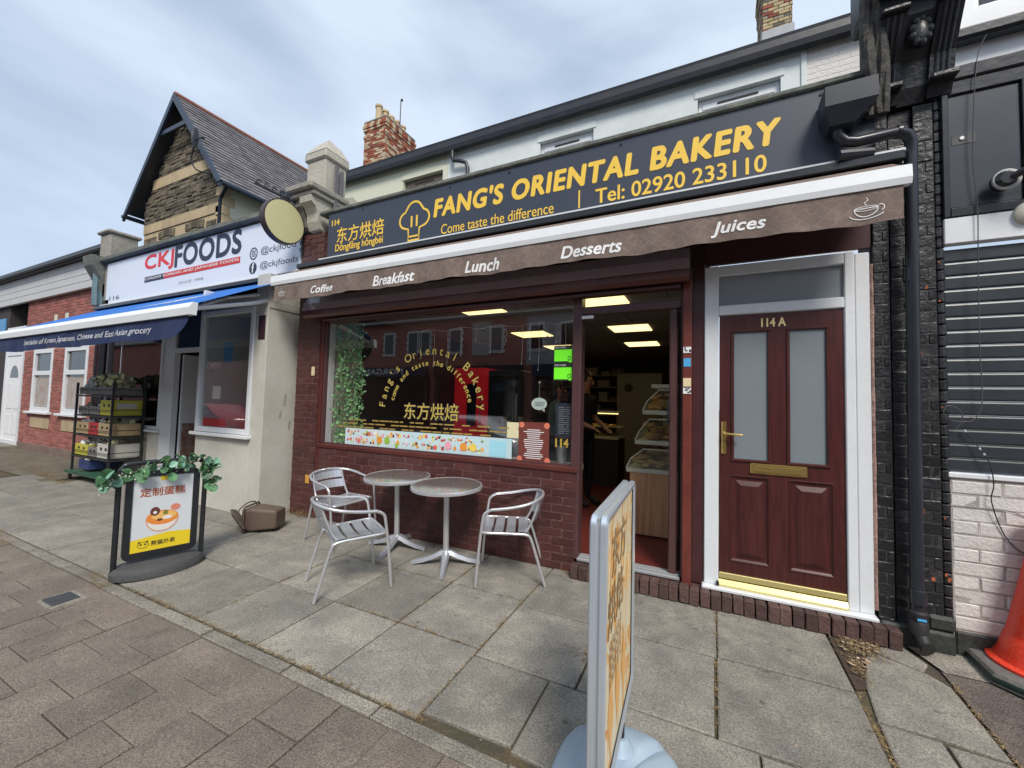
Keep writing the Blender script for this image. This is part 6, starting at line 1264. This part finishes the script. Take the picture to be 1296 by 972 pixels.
# near sign
sb = thing('aluminium_poster_sign', 'silver framed double sided poster sign seen edge on with pale blue moulded base', 'pavement sign', (-.350, -2.03, gz(-2.03)), R(92.8)); sb['_l'] = (0, 0, 0)
# local x -> world +y ; local -y -> world +x (visible face)
def frame_ring(m, x0, x1, z0, z1, w_, y0, y1):
    o_ = rrect(x0, x1, z0, z1, .035); i_ = rrect(x0 + w_, x1 - w_, z0 + w_, z1 - w_, .004); n_ = len(o_); mid = [((a[0] + b[0]) / 2, (a[1] + b[1]) / 2) for a, b in zip(o_, i_)]
    ya = y0 * .55 + y1 * .45
    R_ = [[(p[0], (y0 + y1) / 2 - (y1 - y0) * .0 , p[1]) for p in o_], [(p[0], y0 + (y1 - y0) * .2, p[1]) for p in o_], [(p[0] * .5 + q[0] * .5, y0, p[1] * .5 + q[1] * .5) for p, q in zip(o_, mid)], [(p[0], y0 + .002, p[1]) for p in mid], [(p[0], y0 + (y1 - y0) * .3, p[1]) for p in i_]]
    vs = [v for r in R_ for v in r]; fs = [(j * n_ + i, j * n_ + (i + 1) % n_, (j + 1) * n_ + (i + 1) % n_, (j + 1) * n_ + i) for j in range(4) for i in range(n_)]
    m.add(vs, fs)
    R2 = [[(v[0], y1 - (v[1] - y0), v[2]) for v in r] for r in R_]; vs = [v for r in R2 for v in r]; m.add(vs, [f[::-1] for f in fs])
xa, xb, za, zb_ = -.38, .385, .30, 1.25
m = MB(); frame_ring(m, xa, xb, za, zb_, .035, -.030, -.003); m.build('front_frame', m_silver, sb, True, True)
m = MB(); frame_ring(m, xa, xb, za, zb_, .035, .003, .030); m.build('rear_frame', m_silver, sb, True, True)
m = MB(); m.box(xa + .01, xb - .01, -.0035, .0035, za + .01, zb_ - .01); m.build('core_panel', m_grey, sb, True)
def poster_pat(t, geo, src):
    n = N(t, 'ShaderNodeTexNoise'); n.inputs['Scale'].default_value = 5; n.inputs['Detail'].default_value = 3; n.inputs['Distortion'].default_value = 2.2
    mp_ = N(t, 'ShaderNodeMapping'); mp_.inputs['Scale'].default_value = (1, 1.6, .8)
    r = N(t, 'ShaderNodeValToRGB'); e = r.color_ramp.elements; e[0].color = (.80, .68, .42, 1); e[0].position = .38; e[1].color = (.86, .78, .55, 1); e[1].position = .5; x_ = e.new(.56); x_.color = (.82, .48, .14, 1); x_ = e.new(.64); x_.color = (.78, .30, .04, 1); x_ = e.new(.72); x_.color = (.85, .62, .25, 1)
    t.links.new(geo.outputs['Position'], mp_.inputs[0]); t.links.new(mp_.outputs[0], n.inputs['Vector']); t.links.new(n.outputs[0], r.inputs[0]); return r.outputs[0]
m = MB(); m.box(xa + .03, xb - .03, -.016, .016, za + .03, zb_ - .03); ps_ = m.build('poster', M('dessert_poster', (.8, .7, .45), .4, pat=poster_pat), sb, True)
m = MB(); YB = -.0172
put_text(m, '东方', -.20, .14, .98, 1.15, .02, 0, None, YB); put_text(m, '烘焙', -.27, .08, .80, .96, .02, 0, None, YB)
for k in range(5): put_text(m, '烘焙蛋糕', .0 - k * .06, .04 - k * .055, .60, .78, .0, 0, None, YB)
m.build('print', M('brown_ink', (.38, .24, .11), .6), ps_, True)
m = MB()
for k in range(3): m.add([(-.25 + k * .16, YB, .52), (-.19 + k * .16, YB, .36), (-.13 + k * .16, YB, .50), (-.17 + k * .16, YB, .60), (-.2 + k * .16, YB, .68)], [(0, 1, 2, 3, 4)])
m.build('flame_print', M('orange_flame_print', (.84, .46, .14), .5), ps_, True)
# base: moulded water tank, grooved into lobes
m = MB(); n_ = 72; NR = 18; rings = []
def bo(a):
    k = 1 / (abs(math.cos(a)) ** 3.2 + abs(math.sin(a)) ** 3.2) ** (1 / 3.2); return .375 * math.cos(a) * k, .27 * math.sin(a) * k
def bz(f_, a):
    z_ = .035 + .095 * (1 - f_ ** 5) ** .6
    g = min(abs(math.sin(a - R(38))), abs(math.sin(a + R(38))))
    lobe = 1 / (1 + math.exp((g - .06) * 60))
    z_ -= .018 * math.exp(-(g * f_ / .035) ** 2) * (1 if f_ > .25 else 0)
    if abs(math.cos(a)) > math.cos(R(38)): z_ += .022 * min(1, max(0, (f_ - .42) / .12)) * (1 - f_ ** 8)
    return z_
for j in range(3): rings.append([(bo(2 * math.pi * i / n_)[0] * (.985, 1.01, 1.0)[j], bo(2 * math.pi * i / n_)[1] * (.985, 1.01, 1.0)[j], (0, .015, .033)[j]) for i in range(n_)])
for j in range(NR + 1):
    f_ = math.sin(math.pi / 2 * (1 - j / NR)) if j < NR else .02
    rings.append([(bo(2 * math.pi * i / n_)[0] * f_, bo(2 * math.pi * i / n_)[1] * f_, bz(f_, 2 * math.pi * i / n_)) for i in range(n_)])
J_ = len(rings); vs = [v for r in rings for v in r]; m.add(vs, [(j * n_ + i, j * n_ + (i + 1) % n_, (j + 1) * n_ + (i + 1) % n_, (j + 1) * n_ + i) for j in range(J_ - 1) for i in range(n_)] + [tuple(range((J_ - 1) * n_, J_ * n_))]); m.build('base_tank', m_bluebase, sb, True, True)
for x_ in (-.30, .30): m = MB(); m.lathe([(.026, .13), (.026, .150), (.022, .154), (.008, .154)], (x_, .12, 0), 14); m.build('filler_cap', m_bluebase, sb, True, True)
for x_ in (-.22, .17):
    m = MB(); m.lathe([(.075, .115), (.06, .135), (.042, .165), (.032, .18)], (x_, 0, 0), 18); m.build('socket', m_bluebase, sb, True, True); m = MB(); m.lathe([(.019, .17), (.019, .25)], (x_, 0, 0), 14); m.build('spring_cover', m_rubber, sb, True, True); m = MB(); m.lathe([(.021, .245), (.021, .275), (.012, .30)], (x_, 0, 0), 14); m.build('post_cap', m_silver, sb, True, True)

# ================================================================ TRAFFIC CONE
cn = thing('traffic_cone', 'large bright orange traffic cone on a heavy recycled rubber base at the right edge', 'traffic cone', (1.78, -.17, 0)); cn['_l'] = (0, 0, 0)
cn.location = (1.79, -.13, gz(-.13))
oct_ = [(-.33, -.18), (-.33, .18), (-.18, .33), (.18, .33), (.33, .18), (.33, -.18), (.18, -.33), (-.18, -.33)][::-1]
m = MB(); vs = [(x_, y_, 0) for x_, y_ in oct_] + [(x_, y_, .045) for x_, y_ in oct_] + [(x_ * .96, y_ * .96, .062) for x_, y_ in oct_] + [(x_ * .90, y_ * .90, .065) for x_, y_ in oct_]
m.add(vs, [(j * 8 + i, j * 8 + (i + 1) % 8, (j + 1) * 8 + (i + 1) % 8, (j + 1) * 8 + i)[::-1] for j in range(3) for i in range(8)] + [tuple(range(24, 32))[::-1]]); m.build('rubber_base', m_conebase, cn, True)
m = MB(); vs = [(x_ * 1.005, y_ * 1.005, .014) for x_, y_ in oct_] + [(x_ * 1.012, y_ * 1.012, .03) for x_, y_ in oct_] + [(x_ * 1.005, y_ * 1.005, .043) for x_, y_ in oct_]; m.add(vs, [(j * 8 + i, j * 8 + (i + 1) % 8, (j + 1) * 8 + (i + 1) % 8, (j + 1) * 8 + i)[::-1] for j in range(2) for i in range(8)]); m.build('green_edge', M('dark_green_rubber', (.012, .035, .028), .5), cn, True)
m = MB(); m.lathe([(.265, .066), (.265, .08), (.235, .092), (.215, .13), (.19, .22), (.185, .225), (.178, .25), (.12, .55), (.07, .85), (.05, .95), (.03, .95)], (0, 0, 0), 40); m.build('cone_body', m_orange, cn, True, True)

# ================================================================ BROWN BIN
bn = thing('brown_bin', 'brown plastic food waste bin lying on its side with the lid open', 'bin', (-4.78, -.62, gz(-.62)), R(28)); bn['_l'] = (0, 0, 0)
# bin axis along local x: base at +x, mouth at -x
m = MB(); rg = []
for x_, hy, hz in ((.0, .135, .125), (.08, .14, .13), (.33, .115, .105), (.345, .10, .09)):
    rg.append([(x_ - .12, p[0], p[1] + .145) for p in rrect(-hy, hy, -hz, hz, .03, 3)])
n_ = len(rg[0]); vs = [v for r in rg for v in r]
m.add(vs, [(j * n_ + i, j * n_ + (i + 1) % n_, (j + 1) * n_ + (i + 1) % n_, (j + 1) * n_ + i) for j in range(3) for i in range(n_)] + [tuple(range(3 * n_, 4 * n_))])
inn = [(-.119, p[0] * .93, (p[1] - .145) * .93 + .145) for p in [(v[1], v[2]) for v in rg[0]]]; inn2 = [(.15, p[1] * .8, (p[2] - .145) * .8 + .145) for p in inn]
m.add(rg[0] + inn + inn2, [(i, (i + 1) % n_, n_ + (i + 1) % n_, n_ + i)[::-1] for i in range(n_)] + [(n_ + i, n_ + (i + 1) % n_, 2 * n_ + (i + 1) % n_, 2 * n_ + i)[::-1] for i in range(n_)] + [tuple(range(2 * n_, 3 * n_))])
m.build('bin_body', m_brownplastic, bn, True)
m = MB(); o_ = rrect(-.155, .155, -.145, .145, .035, 3); m.tube([(-.12, p[0], p[1] + .145) for p in o_], .013, 6, True); m.build('rim', m_brownplastic, bn, True)
m = MB(); m.tube(bez([(-.11, -.15, .16), (-.17, -.165, .25), (-.15, -.06, .315), (-.13, .06, .315), (-.15, .16, .25), (-.11, .15, .16)], 5), .008, 6); m.build('handle', m_brownplastic, bn, True)
m = MB(); m.prism([(p[0], p[1]) for p in rrect(-.15, .15, -.14, .14, .03, 3)], 'x', 0, .018); m.prism([(p[0], p[1]) for p in rrect(-.11, .11, -.10, .10, .03, 3)], 'x', -.02, -.001)
Mx = Matrix.Translation((-.22, -.06, .125)) @ Matrix.Rotation(R(-38), 4, 'Y') @ Matrix.Rotation(R(25), 4, 'Z'); m.v = [tuple(Mx @ Vector(v)) for v in m.v]; m.build('lid', m_brownplastic, bn, True)
tag(bn, kind=None)
t = thing('rubble_lump', 'small yellowish broken lump of plaster by the corner of the cream wall', 'rubble', (-4.95, -.1, 0)); m = MB(); m.ball((-5.05, -.40, .03), (.06, .05, .035), 8, 6); m.v = [(v[0] + random.uniform(-.01, .01), v[1] + random.uniform(-.01, .01), v[2]) for v in m.v]; m.build('lump', m_bath, t)

# ================================================================ GROCERY RACK
rk = thing('grocery_rack', 'black wheeled metal rack outside the grocery with green bottom tray', 'rack', (-9.8, -.3, 0))
RX0, RX1, RY0, RY1 = -10.44, -9.02, -.52, -.06
for x_ in (RX0, RX1 - .03):
    for y_ in (RY0, RY1 - .03): m = MB(); m.box(x_, x_ + .03, y_, y_ + .03, .10, 1.86 if y_ > -.3 and x_ > -10 else 1.72); m.build('post', M('rack_black', (.02, .022, .024), .5), rk)
mrk = MATS['rack_black']
LV = [.42, .80, 1.15, 1.50]
for z_ in LV:
    m = MB(); m.box(RX0, RX1, RY0 - .004, RY0 + .02, z_ - .03, z_); m.box(RX0, RX1, RY1 - .02, RY1 + .004, z_ - .03, z_); m.box(RX1 - .02, RX1 + .004, RY0, RY1, z_ - .03, z_); m.box(RX0 - .004, RX0 + .02, RY0, RY1, z_ - .03, z_)
    for k in range(9): x_ = RX0 + .05 + k * .155; m.box(x_, x_ + .015, RY0, RY1, z_ - .012, z_)
    m.box(RX1 - .01, RX1, RY0, RY1, z_ + .1, z_ + .112); m.box(RX0, RX1, RY0 - .003, RY0 + .006, z_ + .09, z_ + .1); m.build('shelf', mrk, rk)
m = MB(); m.prism([(RX0 - .04, .10), (RX1 + .06, .10), (RX1 + .09, .145), (RX0 - .07, .145)], 'y', RY0 - .06, RY1 + .06); m.build('green_tray', M('green_plastic', (.025, .075, .045), .5, nz=(6, .5, (.05, .18, .10))), rk)
for x_ in (RX0, RX1):
    for y_ in (RY0, RY1): m = MB(); m.lathe([(.015, -.015), (.045, -.015), (.045, .015), (.015, .015)], (x_, y_, .045 + gz(y_)), 14, 'y'); m.build('castor', m_rubber, rk, smooth=True)
def crate(label, x0, x1, z0, h, mat, fill=None, mf=None, pr=None, tall=1.15):
    t = thing('produce_crate', label, 'crate', ((x0 + x1) / 2, -.28, z0)); y0, y1 = RY0 + .03, RY1 - .02
    m = MB(); w_ = .012
    m.cbox(x0, x1, y0, y0 + w_, z0, z0 + h, c=.003); m.cbox(x0, x1, y1 - w_, y1, z0, z0 + h, c=.003); m.cbox(x0, x0 + w_, y0 + w_, y1 - w_, z0, z0 + h, c=.003); m.cbox(x1 - w_, x1, y0 + w_, y1 - w_, z0, z0 + h, c=.003); m.box(x0 + w_, x1 - w_, y0 + w_, y1 - w_, z0 + .002, z0 + .02); m.build('crate_body', mat, t)
    m = MB()
    for k in range(2): xx = x0 + (x1 - x0) * (.25 + .4 * k); m.cbox(xx, xx + .07, y0 - .004, y0 - .0005, z0 + h * .55, z0 + h * .75, c=.001)
    m.build('hand_hole', mrk, t)
    if pr: m = MB(); m.box(x1 + .0005, x1 + .003, y0 + .06, y1 - .08, z0 + h * .45, z0 + h * .8); m.build('white_panel', m_intw, t)
    if fill:
        m = MB()
        for i in range(fill): m.ball((random.uniform(x0 + .06, x1 - .06), random.uniform(y0 + .05, y1 - .05), z0 + h * random.uniform(.75, tall)), (random.uniform(.03, .07), random.uniform(.03, .06), random.uniform(.025, .07)), 8, 5)
        tag(m.build('produce', mf, t, smooth=True), kind='stuff')
    return t
random.seed(61)
cy = M('yellow_card', (.50, .46, .05), .7, nz=(12, .4, (.4, .36, .1))); ccard = M('brown_card', (.42, .31, .16), .8, nz=(9, .4, (.5, .4, .22))); cgrey = M('grey_crate', (.22, .21, .20), .6, nz=(9, .5, (.14, .13, .12))); cr_ = MATS['packet_red']
greenv = M('green_vegetable', (.16, .26, .06), .6, var=.5, island=True, nz=(14, .6, (.4, .45, .22))); pale = M('pale_vegetable', (.68, .68, .42), .6, var=.3, island=True, nz=(14, .5, (.32, .4, .15))); mush = M('bagged_brown_goods', (.25, .2, .16), .5, var=.4, island=True); whiteb = M('clear_bag_white', (.74, .76, .73), .3, var=.3, island=True)
crate('grey crate of clear bagged goods on the top shelf of the rack, far left', -10.38, -10.05, 1.51, .13, cgrey, 20, whiteb, tall=2.7); crate('grey crate of bagged pale vegetables on the top shelf of the rack, centre', -10.03, -9.55, 1.51, .13, cgrey, 30, pale, tall=2.8); crate('grey crate of bagged pale roots at the right end of the top shelf', -9.53, -9.10, 1.51, .13, cgrey, 26, pale, tall=2.6)
crate('grey crate of bagged goods on the second shelf, left', -10.38, -9.97, 1.16, .14, cgrey, 14, mush); crate('grey crate of bagged goods on the second shelf, middle', -9.94, -9.55, 1.16, .14, cgrey, 14, whiteb); crate('yellow box with white label at the right end of the second shelf', -9.52, -9.09, 1.16, .26, cy, pr=1)
crate('light brown carton on the third shelf of the rack, left', -10.40, -9.93, .81, .20, ccard, 8, whiteb); crate('red printed carton on the third shelf of the rack, middle', -9.91, -9.56, .81, .21, cr_, 6, whiteb); crate('brown carton with red end at the right of the third shelf', -9.54, -9.09, .81, .21, ccard, 8, pale)
crate('yellow carton of bagged goods on the lowest shelf, left', -10.40, -9.9, .43, .19, cy, 12, whiteb); crate('grey crate of clear bags on the lowest shelf, middle', -9.88, -9.54, .43, .16, cgrey, 10, whiteb); crate('off white basket at the right end of the lowest shelf', -9.52, -9.08, .43, .24, m_intw, 6, pale)
crate('blue crate standing in the green tray of the rack', -10.2, -9.8, .19, .16, MATS['packet_navy'], 6, whiteb)

# ================================================================ PEOPLE
def person(label, loc, deg, J, hairc, shirt, trousers, shoes, skinc, hips, sleeve, long_hair=False):
    t = thing('person', label, 'person', loc, R(deg)); t['_l'] = (0, 0, 0)
    V = []; E_ = []; Rd = []; idx = {}
    def jn(n, p, r, par=None):
        idx[n] = len(V); V.append(p); Rd.append(r)
        if par is not None: E_.append((idx[par], idx[n]))
    for (n, p, r, par) in J: jn(n, p, r, par)
    me = bpy.data.meshes.new('body'); me.from_pydata(V, E_, []); o = link(bpy.data.objects.new('body', me))
    sk = o.modifiers.new('s', 'SKIN'); sk.use_smooth_shade = True; sk.branch_smoothing = .6
    for i, v in enumerate(me.skin_vertices[0].data): v.radius = Rd[i] if isinstance(Rd[i], tuple) else (Rd[i], Rd[i]); v.use_root = (i == 0)
    sb_ = o.modifiers.new('u', 'SUBSURF'); sb_.levels = 2; sb_.render_levels = 2
    bpy.context.view_layer.update(); ev = o.evaluated_get(bpy.context.evaluated_depsgraph_get()); m2 = bpy.data.meshes.new_from_object(ev); bpy.data.objects.remove(o)
    for mt in (shirt, trousers, skinc, shoes): m2.materials.append(mt)
    for p in m2.polygons:
        c_ = p.center; k = 0
        if c_.z < .09: k = 3
        elif c_.z < hips: k = 1
        if c_.z > 1.46: k = 2
        for (a, b, r_) in sleeve:
            a, b = Vector(a), Vector(b); d_ = (b - a); tt = (Vector(c_) - a).dot(d_) / d_.length_squared
            if -.05 < tt < 1.8 and (Vector(c_) - (a + d_ * tt)).length < r_: k = 2
        p.material_index = k
    b = link(bpy.data.objects.new('body', m2)); b.parent = t
    m = MB(); hz = [v for n, v, r, pp in J if n == 'head'][0]
    for i in range(1): m.ball((hz[0] - .018, hz[1], hz[2] + .035), (.10, .085, .105), 16, 10)
    if long_hair: m.ball((hz[0] - .05, hz[1], hz[2] - .10), (.06, .085, .16), 14, 10)
    m.v = [(v[0] - (.05 if v[0] > hz[0] + .055 and v[2] < hz[2] + .05 else 0), v[1], v[2]) for v in m.v]; m.build('hair', hairc, t, True, True)
    m = MB()
    for s_ in (-1, 1): m.ball((hz[0] + .088, hz[1] + s_ * .032, hz[2] + .0), (.008, .012, .006), 8, 5)
    m.build('eyes', m_dark, t, True); m = MB(); m.ball((hz[0] + .105, hz[1], hz[2] - .03), (.018, .014, .022), 8, 6); m.build('nose', skinc, t, True, True)
    m = MB(); m.ball((hz[0] + .088, hz[1], hz[2] - .068), (.01, .025, .006), 8, 5); m.build('mouth', M('lip', (.35, .1, .08), .5), t, True)
    m = MB()
    for s_ in (-1, 1): m.ball((hz[0] - .005, hz[1] + s_ * .085, hz[2] - .01), (.02, .01, .03), 8, 6)
    m.build('ears', skinc, t, True, True)
    return t
m_skin = M('skin', (.42, .22, .14), .5); m_hair = M('black_hair', (.012, .01, .01), .5); m_blk = M('black_shirt_cloth', (.012, .013, .018), .85, nz=(30, .4, (.025, .026, .03))); m_trs = M('black_trouser_cloth', (.010, .011, .014), .85)
def skel(arm_l, arm_r, lean=0):
    J = [('pel', (0, 0, .93), (.14, .11), None), ('bel', (0, 0, 1.08), (.135, .10), 'pel'), ('che', (0, 0, 1.27), (.155, .11), 'bel'), ('nb', (0, 0, 1.42), (.085, .08), 'che'), ('nk', (.01, 0, 1.50), .052, 'nb'), ('head', (.03, 0, 1.625), (.082, .10), 'nk'), ('top', (.02, 0, 1.70), (.07, .08), 'head')]
    for s_, nm in ((1, 'l'), (-1, 'r')):
        J += [('hp' + nm, (0, s_ * .09, .88), .10, 'pel'), ('kn' + nm, (.02, s_ * .10, .48), .062, 'hp' + nm), ('an' + nm, (-.02, s_ * .10, .09), .042, 'kn' + nm), ('fo' + nm, (.12, s_ * .11, .035), (.04, .035), 'an' + nm), ('to' + nm, (.19, s_ * .115, .03), (.03, .025), 'fo' + nm)]
        e, h = (arm_l if s_ > 0 else arm_r)
        J += [('sh' + nm, (0, s_ * .19, 1.38), .062, 'nb'), ('el' + nm, e, .042, 'sh' + nm), ('wr' + nm, h, .028, 'el' + nm)]
        d_ = (Vector(h) - Vector(e)).normalized(); sd = d_.cross(Vector((0, 0, 1))).normalized() if abs(d_.z) < .95 else Vector((0, 1, 0))
        pm = Vector(h) + d_ * .06; J.append(('pa' + nm, tuple(pm), (.032, .018), 'wr' + nm))
        for f_ in range(4):
            b_ = pm + sd * (f_ - 1.5) * .019 + d_ * .03; l_ = (.06, .07, .065, .05)[f_]; J += [('f%d' % f_ + nm, tuple(b_), .0085, 'pa' + nm), ('g%d' % f_ + nm, tuple(b_ + d_ * l_ + Vector((0, 0, -.02))), .0075, 'f%d' % f_ + nm)]
        J += [('th' + nm, tuple(pm + sd * .04 - d_ * .01), .01, 'pa' + nm), ('tt' + nm, tuple(pm + sd * .055 + d_ * .03), .009, 'th' + nm)]
    return J
eL, hL = (-.03, .24, 1.12), (.20, .17, 1.02); eR, hR = (-.02, -.25, 1.12), (.22, -.16, 1.03)
p1 = person('person in black t-shirt and black trousers standing just inside the doorway, seen from the side', (-1.66, 2.05, .142), -25, skel((eL, hL), (eR, hR)), m_hair, m_blk, m_trs, m_rubber, m_skin, .98, [(tuple(Vector(eL)), hL, .075), (tuple(Vector(eR)), hR, .075)])
p1.scale = (1.08, 1.08, 1.08)
m_teal = M('grey_teal_top', (.10, .16, .15), .8)
eL, hL = (.02, .23, 1.12), (.24, .12, 1.12); eR, hR = (.02, -.23, 1.12), (.24, -.12, 1.12)
person('person with long dark hair and grey top behind the window glass near the green stickers', (-2.0, 1.75, .142), 30, skel((eL, hL), (eR, hR)), m_hair, m_teal, m_trs, m_rubber, m_skin, .98, [(eL, hL, .075), (eR, hR, .075)], True)
